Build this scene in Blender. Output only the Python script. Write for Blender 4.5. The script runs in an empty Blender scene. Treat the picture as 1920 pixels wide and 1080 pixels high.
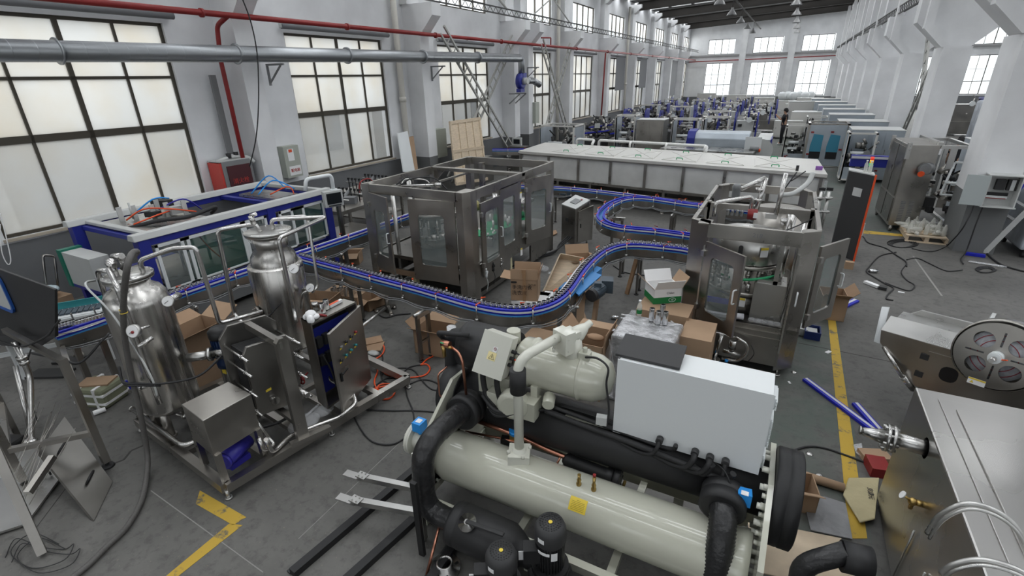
import bpy,bmesh,math,random
from mathutils import Vector as V, Matrix as MX, Quaternion as Q
random.seed(7)
PI=math.pi
C=bpy.context.scene.collection
# ---- camera: solved from the hall's vanishing points; world x = across, y = along the hall, z up
F=930.;H=3.5
_d=V((1497-960,-(131-540),-F)).normalized(); _u=-V((1011-960,-(2743-540),-F)).normalized()
_y=(_d-_u*_d.dot(_u)).normalized(); _x=_y.cross(_u)
RW=MX((_x,_y,_u))
cd=bpy.data.cameras.new('camera'); cam=bpy.data.objects.new('camera',cd); C.objects.link(cam)
cd.sensor_width=36; cd.lens=36*F/1920; cd.clip_end=300
cam.matrix_world=MX.Translation((0,0,H))@RW.to_4x4()
bpy.context.scene.camera=cam
def ray(u,v): return RW@V((u-960,540-v,-F))
def G(u,v,z=0.):
    r=ray(u,v); t=(z-H)/r.z; return V((r.x*t,r.y*t,z))
def GX(u,v,x): r=ray(u,v); t=x/r.x; return V((x,r.y*t,H+r.z*t))
def GY(u,v,y): r=ray(u,v); t=y/r.y; return V((r.x*t,y,H+r.z*t))
def GV(u,v,p):
    r=ray(u,v); t=(r.x*p[0]+r.y*p[1])/(r.x**2+r.y**2); return H+r.z*t
# ---- materials
MATS={}
def mat(n,col,rough=.5,metal=0.,bump=0.,bscale=20.,var=0.,vscale=3.,alpha=1.,trans=0.,aniso=0.,coat=0.,emit=0.,stretch=None,ior=1.45):
    m=bpy.data.materials.new(n); m.use_nodes=True; N=m.node_tree.nodes; L=m.node_tree.links
    b=N['Principled BSDF']; b.inputs['Base Color'].default_value=(*col,1); b.inputs['Roughness'].default_value=rough
    b.inputs['Metallic'].default_value=metal; b.inputs['Alpha'].default_value=alpha; b.inputs['Transmission Weight'].default_value=trans
    b.inputs['Coat Weight'].default_value=coat; b.inputs['IOR'].default_value=ior
    if emit: b.inputs['Emission Color'].default_value=(*col,1); b.inputs['Emission Strength'].default_value=emit
    tc=N.new('ShaderNodeTexCoord'); mp=N.new('ShaderNodeMapping'); L.new(tc.outputs['Object'],mp.inputs[0])
    if stretch: mp.inputs['Scale'].default_value=stretch
    if var:
        n1=N.new('ShaderNodeTexNoise'); n1.inputs['Scale'].default_value=vscale; n1.inputs['Detail'].default_value=4; L.new(mp.outputs[0],n1.inputs['Vector'])
        r=N.new('ShaderNodeMapRange'); r.inputs[1].default_value=.3; r.inputs[2].default_value=.7; r.inputs[3].default_value=1-var; r.inputs[4].default_value=1+var
        L.new(n1.outputs[0],r.inputs[0])
        mm=N.new('ShaderNodeVectorMath'); mm.operation='SCALE'; mm.inputs[0].default_value=col; L.new(r.outputs[0],mm.inputs['Scale']); L.new(mm.outputs[0],b.inputs['Base Color'])
        if metal>.5:
            r2=N.new('ShaderNodeMapRange'); r2.inputs[1].default_value=.3; r2.inputs[2].default_value=.7; r2.inputs[3].default_value=rough*.75; r2.inputs[4].default_value=rough*1.3
            L.new(n1.outputs[0],r2.inputs[0]); L.new(r2.outputs[0],b.inputs['Roughness'])
    if bump:
        n2=N.new('ShaderNodeTexNoise'); n2.inputs['Scale'].default_value=bscale; n2.inputs['Detail'].default_value=3; L.new(mp.outputs[0],n2.inputs['Vector'])
        bp=N.new('ShaderNodeBump'); bp.inputs['Strength'].default_value=bump; bp.inputs['Distance'].default_value=.02; L.new(n2.outputs[0],bp.inputs['Height']); L.new(bp.outputs[0],b.inputs['Normal'])
    MATS[n]=m; return m
steel=mat('brushed steel',(.39,.372,.345),.33,1,.05,4,.12,2.5)
steeld=mat('dark steel',(.25,.24,.225),.36,1,.05,4,.12,2.5)
steelb=mat('bright steel',(.52,.515,.50),.30,1,0,4,.06,3)
tanks=mat('tank steel',(.56,.545,.52),.27,1,0,2,.06,14.0,stretch=(1,1,.03))
chrome=mat('chrome',(.56,.55,.535),.24,1)
cansm=mat('can aluminium',(.74,.75,.76),.22,1)
canin=mat('can inside painted shade',(.10,.10,.10),.5,.5)  # shade inside the open cans, put into the colour as dark grey
whitep=mat('white enamel',(.70,.725,.73),.35,0)
cream=mat('cream enamel',(.49,.49,.41),.22,0,coat=.5,var=.02)
creaml=mat('light cream enamel',(.60,.60,.53),.3,0,coat=.3)
black=mat('black paint',(.012,.012,.013),.45)
blackr=mat('black rubber',(.02,.02,.021),.6,bump=.1,bscale=40)
foam=mat('black insulation foam',(.017,.017,.018),.5,bump=.12,bscale=9,var=.2)
foamw=mat('wrapped insulation',(.02,.02,.021),.32,bump=.5,bscale=16,var=.2)
blue=mat('blue rail plastic',(.010,.016,.40),.42)
bluef=mat('blue frame paint',(.02,.028,.24),.4,var=.06)
bluen=mat('navy motor paint',(.012,.03,.09),.4)
bluev=mat('violet blue paint',(.035,.03,.30),.4)
cyan=mat('light blue belt',(.05,.22,.50),.45)
cyand=mat('blue actuator plastic',(.02,.28,.75),.4)
railw=mat('white guide strip',(.62,.62,.66),.4)
red=mat('red paint',(.24,.02,.02),.4,var=.1)
orange=mat('orange plastic',(.72,.085,.02),.4)
card=mat('cardboard',(.37,.25,.16),.85,var=.07)
cardd=mat('cardboard inner',(.33,.215,.135),.9,var=.07)
wood=mat('plywood',(.60,.49,.36),.75,var=.12,vscale=6,stretch=(1,1,6))
woodd=mat('brown timber',(.28,.17,.095),.75,var=.15,stretch=(1,1,5))
copper=mat('copper pipe',(.55,.25,.17),.3,1)
brass=mat('brass',(.52,.36,.13),.3,1)
yellow=mat('yellow label',(.75,.56,.06),.5)
yellowp=mat('pale yellow label',(.85,.74,.38),.5)
green=mat('green plastic',(.03,.36,.15),.4)
teal=mat('teal paint',(.03,.22,.24),.5)
greyd=mat('charcoal enamel',(.034,.034,.035),.55)
greym=mat('mid grey enamel',(.20,.205,.21),.5,var=.05)
greyl=mat('light grey enamel',(.50,.51,.50),.5,var=.04)
filmb=mat('film covered steel',(.42,.465,.51),.35,.4,var=.1,vscale=2)
screen=mat('dark screen',(.015,.017,.02),.15)
plast=mat('translucent bottle plastic',(.80,.80,.75),.2,alpha=.38)
film=mat('clear film',(.85,.86,.88),.15,alpha=.28,bump=.8,bscale=14)
wrap=mat('crinkled wrap',(.42,.42,.43),.22,.35,bump=1.,bscale=13,var=.35,vscale=8)
acryl=mat('guard acrylic',(.22,.26,.26),.06,alpha=.30)
tinted=mat('green tinted guard',(.05,.12,.10),.08,alpha=.45)
paper=mat('white paper',(.8,.8,.8),.7)
skin=mat('skin',(.42,.25,.17),.6)
cloth=mat('black clothing',(.015,.015,.018),.9)
hair=mat('black hair',(.01,.009,.009),.6)
redlt=mat('red lamp lens',(.7,.05,.03),.3,emit=.4)
yellt=mat('amber lamp lens',(.8,.45,.02),.3,emit=.3)
grnlt=mat('green lamp lens',(.05,.5,.12),.3,emit=.3)
# ---- mesh builder
class B:
    def __init__(s,T=None): s.bm=bmesh.new(); s.mi=0; s.mats=None; s.T=T or MX.Identity(4)
    def v(s,p): return s.bm.verts.new(s.T@V(p))
    def f(s,vs,sm=False):
        try: f=s.bm.faces.new(vs)
        except ValueError: return None
        f.material_index=s.mi; f.smooth=sm; return f
    def hexa(s,p):   # 8 points: bottom loop 0-3, top loop 4-7
        a=[s.v(q) for q in p]
        for i in ((3,2,1,0),(4,5,6,7),(0,1,5,4),(1,2,6,5),(2,3,7,6),(3,0,4,7)): s.f([a[j] for j in i])
        return s
    def box(s,x0,y0,z0,x1,y1,z1):
        x0,x1=sorted((x0,x1));y0,y1=sorted((y0,y1));z0,z1=sorted((z0,z1))
        return s.hexa([(x0,y0,z0),(x1,y0,z0),(x1,y1,z0),(x0,y1,z0),(x0,y0,z1),(x1,y0,z1),(x1,y1,z1),(x0,y1,z1)])
    def cb(s,c,d,rz=0.):   # centred box, rotated about z
        R=MX.Rotation(rz,3,'Z'); c=V(c); dx,dy,dz=d[0]/2,d[1]/2,d[2]/2
        return s.hexa([c+R@V(q) for q in ((-dx,-dy,-dz),(dx,-dy,-dz),(dx,dy,-dz),(-dx,dy,-dz),(-dx,-dy,dz),(dx,-dy,dz),(dx,dy,dz),(-dx,dy,dz))])
    def bar(s,p0,p1,w,h=None,up=(0,0,1)):   # rectangular bar between points
        p0,p1=V(p0),V(p1); h=h or w; d=(p1-p0).normalized(); up=V(up)
        if abs(d.dot(up))>.98: up=V((0,1,0)) if abs(d.y)<.9 else V((1,0,0))
        r=d.cross(up).normalized(); t=r.cross(d)
        q=lambda p:[p-r*w/2-t*h/2,p+r*w/2-t*h/2,p+r*w/2+t*h/2,p-r*w/2+t*h/2]
        a,b=q(p0),q(p1); return s.hexa([a[0],a[1],a[2],a[3],b[0],b[1],b[2],b[3]])
    def post(s,x,y,z0,z1,w=.05,d=None,rz=0.): d=d or w; return s.cb((x,y,(z0+z1)/2),(w,d,z1-z0),rz)
    def loft(s,rings,cap=True,sm=True,closed=True):
        R=[[s.v(p) for p in r] for r in rings]; n=len(R[0])
        for a,b in zip(R,R[1:]):
            for i in range(n if closed else n-1): s.f([a[i],a[(i+1)%n],b[(i+1)%n],b[i]],sm)
        if cap: s.f(R[0][::-1]); s.f(R[-1])
        return s
    def cyl(s,p0,p1,r,r2=None,n=16,cap=True):
        p0,p1=V(p0),V(p1); r2=r if r2 is None else r2; d=(p1-p0).normalized()
        a=d.orthogonal().normalized(); b=d.cross(a)
        ring=lambda p,q:[p+(a*math.cos(2*PI*i/n)+b*math.sin(2*PI*i/n))*q for i in range(n)]
        return s.loft([ring(p0,r),ring(p1,r2)],cap)
    def lathe(s,c,prof,ax=(0,0,1),n=24,cap=True):  # prof: (r,h) along axis
        c=V(c); d=V(ax).normalized(); a=d.orthogonal().normalized(); b=d.cross(a)
        return s.loft([[c+d*h+(a*math.cos(2*PI*i/n)+b*math.sin(2*PI*i/n))*max(r,1e-4) for i in range(n)] for r,h in prof],cap)
    def tube(s,pts,r,n=8,sub=0,cap=True):
        P=[V(p) for p in pts]
        if sub: P=cat(P,sub)
        rs=r if isinstance(r,(list,tuple)) else None
        d=(P[1]-P[0]).normalized(); a=d.orthogonal().normalized(); rings=[]
        for i,p in enumerate(P):
            t=(P[min(i+1,len(P)-1)]-P[max(i-1,0)])
            if t.length<1e-7: continue
            t.normalize(); a=(a-t*a.dot(t)).normalized(); b=t.cross(a)
            q=rs[min(len(rs)-1,int(i*len(rs)/len(P)))] if rs else r
            rings.append([p+(a*math.cos(2*PI*k/n)+b*math.sin(2*PI*k/n))*q for k in range(n)])
        return s.loft(rings,cap)
    def pipe(s,pts,r,bend=None,n=10):   # straight runs with rounded elbows
        P=[V(p) for p in pts]; bend=bend or r*2.2; o=[P[0]]
        for a,b,c in zip(P,P[1:],P[2:]):
            l=min(bend,(a-b).length*.48,(c-b).length*.48); q0=b+(a-b).normalized()*l; q1=b+(c-b).normalized()*l
            for k in range(6): t=k/5; o.append(q0*(1-t)**2+b*2*t*(1-t)+q1*t*t)
        o.append(P[-1]); return s.tube(o,r,n)
    def sph(s,c,r,n=12,sc=(1,1,1)):
        c=V(c); pr=[(math.sin(PI*i/(n//2+1)),-math.cos(PI*i/(n//2+1))) for i in range(n//2+2)]
        return s.loft([[c+V((math.cos(2*PI*k/n)*a*r*sc[0],math.sin(2*PI*k/n)*a*r*sc[1],h*r*sc[2])) for k in range(n)] for a,h in [(max(q[0],.01),q[1]) for q in pr]])
    def prism(s,poly,off):   # planar polygon of 3D points extruded by vector
        off=V(off); a=[s.v(p) for p in poly]; b=[s.v(V(p)+off) for p in poly]; n=len(a)
        s.f(a[::-1]); s.f(b)
        for i in range(n): s.f([a[i],a[(i+1)%n],b[(i+1)%n],b[i]])
        return s
    def sweep(s,path,prof,closed=False,cap=True,sm=True):   # path in plan; prof (offset to the right, z)
        rings=[]; n=len(path)
        for i,p in enumerate(path):
            t=V(path[min(i+1,n-1)])-V(path[max(i-1,0)]); t.z=0; t.normalize(); r=V((t.y,-t.x,0))
            rings.append([V(p)+r*o+V((0,0,z)) for o,z in prof])
        R=[[s.v(p) for p in r] for r in rings]; k=len(prof)
        for a,b in zip(R,R[1:]):
            for i in range(k): s.f([a[i],a[(i+1)%k],b[(i+1)%k],b[i]],False)
        if cap: s.f(R[0][::-1]); s.f(R[-1])
        return s
    def holed(s,outer,inner,off):  # polygon with a hole, extruded
        off=V(off)
        for o in (V((0,0,0)),off):
            vo=[s.v(V(p)+o) for p in outer]; vi=[s.v(V(p)+o) for p in inner]
            es=[s.bm.edges.new((l[i],l[(i+1)%len(l)])) for l in (vo,vi) for i in range(len(l))]
            r=bmesh.ops.triangle_fill(s.bm,use_beauty=True,edges=es)
            for f in r['geom']:
                if isinstance(f,bmesh.types.BMFace): f.material_index=s.mi
            if o.length==0: A,Bi=vo,vi
            else:
                for l0,l1 in ((A,vo),(Bi,vi)):
                    for i in range(len(l0)): s.f([l0[i],l0[(i+1)%len(l0)],l1[(i+1)%len(l0)],l1[i]])
        return s
def cat(P,k):   # catmull-rom
    o=[]; n=len(P)
    for i in range(n-1):
        a,b,c,d=P[max(i-1,0)],P[i],P[i+1],P[min(i+2,n-1)]
        for j in range(k):
            t=j/k; o.append(.5*((2*b)+(c-a)*t+(2*a-5*b+4*c-d)*t*t+(3*b-a-3*c+d)*t**3))
    o.append(P[-1]); return o
def resample(P,step):
    o=[P[0].copy()]; acc=0.
    for a,b in zip(P,P[1:]):
        L=(b-a).length; t=step-acc
        while t<=L: o.append(a+(b-a)*(t/L)); t+=step
        acc=(acc+L)%step if L else acc
    return o
WM={}
SPLIT={'frame_post','deck_plate','sensor_bracket','carrying_bar','star_wheel','column','threaded_rod','machine_leg','inner_rail','wheel','hoop_rail','door_stop','label','guide_rail_bar','warning_label','label_header','leg_post','blue_shield'}
def islands(bm,mg=.003):
    bm.verts.ensure_lookup_table(); bm.verts.index_update(); seen=set(); out=[]
    for v0 in bm.verts:
        if v0.index in seen: continue
        st=[v0]; seen.add(v0.index); fs=set()
        while st:
            v_=st.pop(); fs.update(v_.link_faces)
            for e in v_.link_edges:
                o=e.other_vert(v_)
                if o.index not in seen: seen.add(o.index); st.append(o)
        co=[v_.co for f in fs for v_ in f.verts]
        if co: out.append([fs,[min(c[i] for c in co)-mg for i in range(3)],[max(c[i] for c in co)+mg for i in range(3)]])
    ch=True
    while ch:
        ch=False
        for i in range(len(out)):
            for j in range(i+1,len(out)):
                A,B_=out[i],out[j]
                if all(A[1][k]<=B_[2][k] and B_[1][k]<=A[2][k] for k in range(3)):
                    out[i]=[A[0]|B_[0],[min(A[1][k],B_[1][k]) for k in range(3)],[max(A[2][k],B_[2][k]) for k in range(3)]]; del out[j]; ch=True; break
            if ch: break
    return [o[0] for o in out]
def setp(o,label=None,cat_=None,group=None,kind=None):
    if label: o['label']=label
    if cat_: o['category']=cat_
    if group: o['group']=group
    if kind: o['kind']=kind
    return o
def T(name,label,cat_,loc=(0,0,0),rz=0.,group=None):
    o=bpy.data.objects.new(name,None); C.objects.link(o); o.empty_display_size=.1
    o.location=loc; o.rotation_euler=(0,0,rz); WM[o.name]=MX.Translation(V(loc))@MX.Rotation(rz,4,'Z')
    return setp(o,label,cat_,group)
def mk(b,name,m,parent=None,local=False,bev=0.,label=None,loc=None):
    """link the builder as ONE mesh; world coordinates unless local"""
    if name in SPLIT and parent is not None:
        g=islands(b.bm)
        if len(g)>1:
            for grp in g[1:]:
                nb_=B(); vm={}
                for f in grp:
                    nf_=nb_.bm.faces.new([vm.setdefault(v_.index,None) or vm.__setitem__(v_.index,nb_.bm.verts.new(v_.co)) or vm[v_.index] for v_ in f.verts]); nf_.smooth=f.smooth; nf_.material_index=f.material_index
                mk(nb_,name,m,parent,local,bev,label)
            dead=set(f for grp in g[1:] for f in grp); bmesh.ops.delete(b.bm,geom=list(dead),context='FACES')
    me=bpy.data.meshes.new(name)
    off=None
    if parent is not None and not local:
        W=MX.Identity(4); W=WM.get(parent.name,W); b.bm.transform(W.inverted())
    elif parent is None and not local:
        if loc is None:
            vs=b.bm.verts; xs=[q.co for q in vs]
            c=V((sum(q.x for q in xs)/len(xs),sum(q.y for q in xs)/len(xs),min(q.z for q in xs)))
        else: c=V(loc)
        b.bm.transform(MX.Translation(-c)); off=c
    bmesh.ops.recalc_face_normals(b.bm,faces=b.bm.faces[:])
    b.bm.to_mesh(me); b.bm.free()
    for q in (m if isinstance(m,(list,tuple)) else [m]): me.materials.append(q)
    o=bpy.data.objects.new(name,me); C.objects.link(o)
    if off is not None: o.location=off
    if parent is not None:
        o.parent=parent; WM[o.name]=WM.get(parent.name,MX.Identity(4))
    else: WM[o.name]=MX.Translation(off if off is not None else V((0,0,0)))
    if bev: md=o.modifiers.new('edge','BEVEL'); md.width=bev; md.segments=2; md.limit_method='ANGLE'
    if label: o['label']=label
    return o
def one(b,name,m,label,cat_,group=None,**k): return setp(mk(b,name,m,**k),label,cat_,group)
def struct(b,name,m,parent=None,**k):
    o=mk(b,name,m,parent,**k)
    if parent is None: o['kind']='structure'
    return o
def dup(o,loc=None,rz=None,label=None,group=None,parent=None,scale=None):
    c=o.copy(); C.objects.link(c); c.parent=parent
    if loc is not None: c.location=loc
    if rz is not None: c.rotation_euler=(0,0,rz)
    if scale: c.scale=scale
    if label: c['label']=label
    if group: c['group']=group
    for ch in list(KIDS.get(o.name) or [q for q in C.objects if q.parent==o]): dup(ch,parent=c)
    return c
KIDS={}
def kids(o):   # remember the family of a prototype once
    fam=[q for q in C.objects if q.parent==o]; KIDS[o.name]=fam or []
    for q in fam: kids(q)
    return o
def txt(s_,size,p,xd,yd,m,name,parent,ext=.001):
    cu=bpy.data.curves.new(name,'FONT'); cu.body=s_; cu.size=size; cu.align_x='CENTER'; cu.align_y='CENTER'; cu.extrude=ext
    o=bpy.data.objects.new(name,cu); dg=bpy.context.evaluated_depsgraph_get(); C.objects.link(o); dg.update()
    me=bpy.data.meshes.new_from_object(o.evaluated_get(dg)); bpy.data.objects.remove(o); me.materials.clear(); me.materials.append(m)
    xd=V(xd).normalized(); yd=V(yd); yd=(yd-xd*yd.dot(xd)).normalized(); z=xd.cross(yd)
    W=MX((xd,yd,z)).transposed().to_4x4(); W.translation=V(p)
    if parent: W=WM.get(parent.name,MX.Identity(4)).inverted()@W
    me.transform(W); q=bpy.data.objects.new(name,me); C.objects.link(q); q.parent=parent
    return q
def rrect(c,xd,yd,w,h,r,k=4):  # rounded rectangle points in plane
    c,xd,yd=V(c),V(xd).normalized(),V(yd).normalized(); o=[]
    for sx,sy,a0 in ((1,1,0),(-1,1,90),(-1,-1,180),(1,-1,270)):
        for j in range(k+1):
            a=math.radians(a0+90*j/k); o.append(c+xd*(sx*(w/2-r)+r*math.cos(a))+yd*(sy*(h/2-r)+r*math.sin(a)))
    return o
Z=V((0,0,1))
# ================= THE HALL =================
XL,XR,Y0,Y1=-10.9,17.6,-8.,62.
PER=6.15
def wallmat(n,white,lo,zl):
    m=mat(n,white,.75,bump=.08,bscale=6); N=m.node_tree.nodes; L=m.node_tree.links; b=N['Principled BSDF']
    g=N.new('ShaderNodeNewGeometry'); s=N.new('ShaderNodeSeparateXYZ'); L.new(g.outputs['Position'],s.inputs[0])
    no=N.new('ShaderNodeTexNoise'); no.inputs['Scale'].default_value=1.2; no.inputs['Detail'].default_value=6; L.new(g.outputs['Position'],no.inputs['Vector'])
    ad=N.new('ShaderNodeMath'); ad.operation='MULTIPLY_ADD'; ad.inputs[1].default_value=.03; L.new(no.outputs[0],ad.inputs[0]); L.new(s.outputs[2],ad.inputs[2])
    c=N.new('ShaderNodeMath'); c.operation='GREATER_THAN'; c.inputs[1].default_value=zl; L.new(ad.outputs[0],c.inputs[0])
    mx=N.new('ShaderNodeMix'); mx.data_type='RGBA'; mx.inputs[6].default_value=(*lo,1); mx.inputs[7].default_value=(*white,1); L.new(c.outputs[0],mx.inputs[0])
    m2=N.new('ShaderNodeMix'); m2.data_type='RGBA'; m2.blend_type='MULTIPLY'; m2.inputs[0].default_value=1.
    r=N.new('ShaderNodeMapRange'); r.inputs[1].default_value=.3; r.inputs[2].default_value=.75; r.inputs[3].default_value=.86; r.inputs[4].default_value=1.04; L.new(no.outputs[0],r.inputs[0])
    L.new(mx.outputs[2],m2.inputs[6]); L.new(r.outputs[0],m2.inputs[7]); L.new(m2.outputs[2],b.inputs['Base Color']); return m
wallm=wallmat('painted wall',(.76,.77,.785),(.15,.155,.16),1.21)
wallr=wallmat('painted pillar',(.77,.775,.785),(.155,.16,.16),1.18)
ceilm=mat('roof sheet',(.10,.10,.10),.8)
beamm=mat('dark roof beam',(.016,.014,.012),.8)
framem=mat('bronze window frame',(.055,.048,.035),.5)
# floor
m=mat('worn concrete',(.2,.2,.2),.7); N=m.node_tree.nodes; L=m.node_tree.links; b=N['Principled BSDF']
g=N.new('ShaderNodeNewGeometry')
def noise(sc,det=6,rg=.6):
    n=N.new('ShaderNodeTexNoise'); n.inputs['Scale'].default_value=sc; n.inputs['Detail'].default_value=det; n.inputs['Roughness'].default_value=rg; L.new(g.outputs['Position'],n.inputs['Vector']); return n
def ramp(src,pts):
    r=N.new('ShaderNodeValToRGB'); e=r.color_ramp.elements
    while len(e)<len(pts): e.new(.5)
    for q,(p,c) in zip(e,pts): q.position=p; q.color=(*c,1) if len(c)==3 else c
    L.new(src,r.inputs[0]); return r
n1=noise(.45,8,.65); r1=ramp(n1.outputs[0],[(.3,(.070,.068,.063)),(.5,(.112,.109,.102)),(.70,(.168,.163,.152))])
n2=noise(9,5,.7); r2=ramp(n2.outputs[0],[(.32,(.55,.55,.55)),(.5,(1,1,1)),(.75,(1.0,1.0,.98))])
mx=N.new('ShaderNodeMix'); mx.data_type='RGBA'; mx.blend_type='MULTIPLY'; mx.inputs[0].default_value=.8; L.new(r1.outputs[0],mx.inputs[6]); L.new(r2.outputs[0],mx.inputs[7])
n3=noise(38,2,.5); r3=ramp(n3.outputs[0],[(.0,(1,1,1)),(.69,(1,1,1)),(.73,(1.9,1.7,1.4)),(1,(2,1.8,1.5))])
mx3=N.new('ShaderNodeMix'); mx3.data_type='RGBA'; mx3.blend_type='MULTIPLY'; mx3.inputs[0].default_value=.55; L.new(mx.outputs[2],mx3.inputs[6]); L.new(r3.outputs[0],mx3.inputs[7])
# green painted aisle (worn) between the filler and the yellow line and beyond
s=N.new('ShaderNodeSeparateXYZ'); L.new(g.outputs['Position'],s.inputs[0])
def math_(op,a,b_,c=None):
    q=N.new('ShaderNodeMath'); q.operation=op
    for i,w in enumerate((a,b_,c)):
        if w is None: continue
        if isinstance(w,(int,float)): q.inputs[i].default_value=w
        else: L.new(w,q.inputs[i])
    return q.outputs[0]
n4=noise(1.6,5,.65)
sx_=math_('ADD',s.outputs[0],math_('MULTIPLY',n4.outputs[0],.5)); inx=math_('MULTIPLY',math_('GREATER_THAN',sx_,.55),math_('LESS_THAN',s.outputs[0],1.15))
iny=math_('MULTIPLY',math_('GREATER_THAN',s.outputs[1],3.2),math_('LESS_THAN',s.outputs[1],62.))
inx2=math_('MULTIPLY',math_('GREATER_THAN',s.outputs[0],-.5),math_('LESS_THAN',s.outputs[0],3.3)); iny2=math_('GREATER_THAN',s.outputs[1],13.9)
zone=math_('MAXIMUM',math_('MULTIPLY',inx,iny),math_('MULTIPLY',inx2,iny2))
w=N.new('ShaderNodeMapRange'); w.inputs[1].default_value=.36; w.inputs[2].default_value=.6; L.new(n4.outputs[0],w.inputs[0])
fac=math_('MULTIPLY',math_('MULTIPLY',zone,w.outputs[0]),.75)
mg=N.new('ShaderNodeMix'); mg.data_type='RGBA'; mg.inputs[7].default_value=(.075,.10,.085,1); L.new(fac,mg.inputs[0]); L.new(mx3.outputs[2],mg.inputs[6])
L.new(mg.outputs[2],b.inputs['Base Color'])
rr=N.new('ShaderNodeMapRange'); rr.inputs[3].default_value=.42; rr.inputs[4].default_value=.8; L.new(n1.outputs[0],rr.inputs[0]); L.new(rr.outputs[0],b.inputs['Roughness'])
bp=N.new('ShaderNodeBump'); bp.inputs['Strength'].default_value=.25; bp.inputs['Distance'].default_value=.01; L.new(n2.outputs[0],bp.inputs['Height']); L.new(bp.outputs[0],b.inputs['Normal'])
floorm=m
q=B(); q.box(XL-.3,Y0,-.2,XR+.3,Y1+.3,0); struct(q,'floor',floorm,loc=(0,0,0))
q=B(); q.box(-60,Y0-30,-.35,XR+40,Y1+40,-.21); struct(q,'ground',mat('outdoor ground',(.42,.42,.40),.9),loc=(0,0,-.3))
# walls
WB,WT,UB,UT=1.27,4.62,5.8,7.12
def roofz(x): return 7.62+.052*(x+9.9)
ks=list(range(-2,10))
def wy(k): return 2.95+PER*k, 6.35+PER*k
q=B()
def seg(z0,z1,t=.3):
    ys=[Y0]
    for k in ks:
        a,c=wy(k)
        if c<Y0+.3: continue
        q.box(XL-t,ys[-1],z0,XL,max(a,Y0),z1); ys.append(c)
    q.box(XL-t,ys[-1],z0,XL,Y1,z1)
q.box(XL-.3,Y0,0,XL,Y1,WB); seg(WB,WT); q.box(XL-.3,Y0,WT,XL,Y1,UB); seg(UB,UT); q.box(XL-.3,Y0,UT,XL,Y1,8.3)
struct(q,'wall_left',wallm,loc=(XL,0,0))
q=B(); q.box(XR,Y0,0,XR+.3,Y1,1.4); q.box(XR,Y0,4.4,XR+.3,Y1,9.8)
for k in range(-2,11): q.box(XR,max(Y0,PER*k),1.4,XR+.3,min(Y1,PER*k+2.2),4.4)
struct(q,'wall_right',wallm,loc=(XR,0,0))
q=B(); q.box(XL-.3,Y0-.3,0,XR+.3,Y0,1.3); q.box(XL-.3,Y0-.3,4.6,XR+.3,Y0,10)
for x in (-10.9,-6.2,-1.8,2.8,7.4,12,16.6): q.box(x-.3,Y0-.3,1.3,x+1.2,Y0,4.6)
struct(q,'wall_back',wallm,loc=(0,Y0,0))
# far wall
fw=[(-8.93,-6.29),(-4.52,-1.77),(-.09,2.68),(4.4,7.1),(8.8,11.5),(13.3,16.0)]
q=B(); q.box(XL-.3,Y1,0,XR+.3,Y1+.3,1.3); q.box(XL-.3,Y1,4.55,XR+.3,Y1+.3,5.4); q.box(XL-.3,Y1,6.85,XR+.3,Y1+.3,10)
xs=XL-.3
for a,c in fw+[(XR+.3,0)]:
    q.box(xs,Y1,1.3,a,Y1+.3,4.55); q.box(xs,Y1,5.4,a,Y1+.3,6.85); xs=c
struct(q,'wall_far',wallm,loc=(0,Y1,0))
# far wall piers and ledge
for i,x in enumerate((-5.4,-.9,3.6)):
    q=B(); q.box(x-.3,Y1-.35,0,x+.3,Y1,7.9); struct(q,'pillar',wallr)
q=B(); q.box(XL,Y1-.14,5.2,XR,Y1,5.36); struct(q,'trim_1',mat('grey ledge',(.3,.3,.3),.7))
# windows: frosted glazing, one glass mesh per window
frost=bpy.data.materials.new('frosted glass'); frost.use_nodes=True; N=frost.node_tree.nodes; L=frost.node_tree.links; N.clear()
o=N.new('ShaderNodeOutputMaterial'); tr=N.new('ShaderNodeBsdfTranslucent'); tp=N.new('ShaderNodeBsdfTransparent'); gl=N.new('ShaderNodeBsdfGlossy'); gl.inputs['Roughness'].default_value=.08
tc=N.new('ShaderNodeTexCoord'); no=N.new('ShaderNodeTexNoise'); no.inputs['Scale'].default_value=.9; no.inputs['Detail'].default_value=6; L.new(tc.outputs['Object'],no.inputs['Vector'])
cr=N.new('ShaderNodeValToRGB'); cr.color_ramp.elements[0].color=(.92,.87,.78,1); cr.color_ramp.elements[1].color=(.96,.955,.93,1); cr.color_ramp.elements[0].position=.3; cr.color_ramp.elements[1].position=.6; L.new(no.outputs[0],cr.inputs[0]); L.new(cr.outputs[0],tr.inputs[0])
a=N.new('ShaderNodeMixShader')
sx=N.new('ShaderNodeSeparateXYZ'); L.new(tc.outputs['Object'],sx.inputs[0])
def fm(op,s_,k):
    q=N.new('ShaderNodeMath'); q.operation=op; L.new(s_,q.inputs[0]); 
    if k is not None: q.inputs[1].default_value=k
    return q.outputs[0]
cx=N.new('ShaderNodeCombineXYZ'); L.new(fm('FLOOR',fm('DIVIDE',sx.outputs[1],.85),None),cx.inputs[0]); L.new(fm('GREATER_THAN',sx.outputs[2],1.48),cx.inputs[1]); oi=N.new('ShaderNodeObjectInfo'); ge=N.new('ShaderNodeNewGeometry'); sg=N.new('ShaderNodeSeparateXYZ'); L.new(ge.outputs['Position'],sg.inputs[0]); L.new(fm('FLOOR',fm('DIVIDE',fm('SUBTRACT',sg.outputs[1],2.95),6.15),None),cx.inputs[2])
wn_=N.new('ShaderNodeTexWhiteNoise'); L.new(cx.outputs[0],wn_.inputs['Vector'])
lo=fm('LESS_THAN',sx.outputs[2],1.48)
mr=N.new('ShaderNodeMapRange'); mr.inputs[1].default_value=.2; mr.inputs[2].default_value=.9; mr.inputs[3].default_value=.25; mr.inputs[4].default_value=.9; L.new(wn_.outputs[0],mr.inputs[0])
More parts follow.
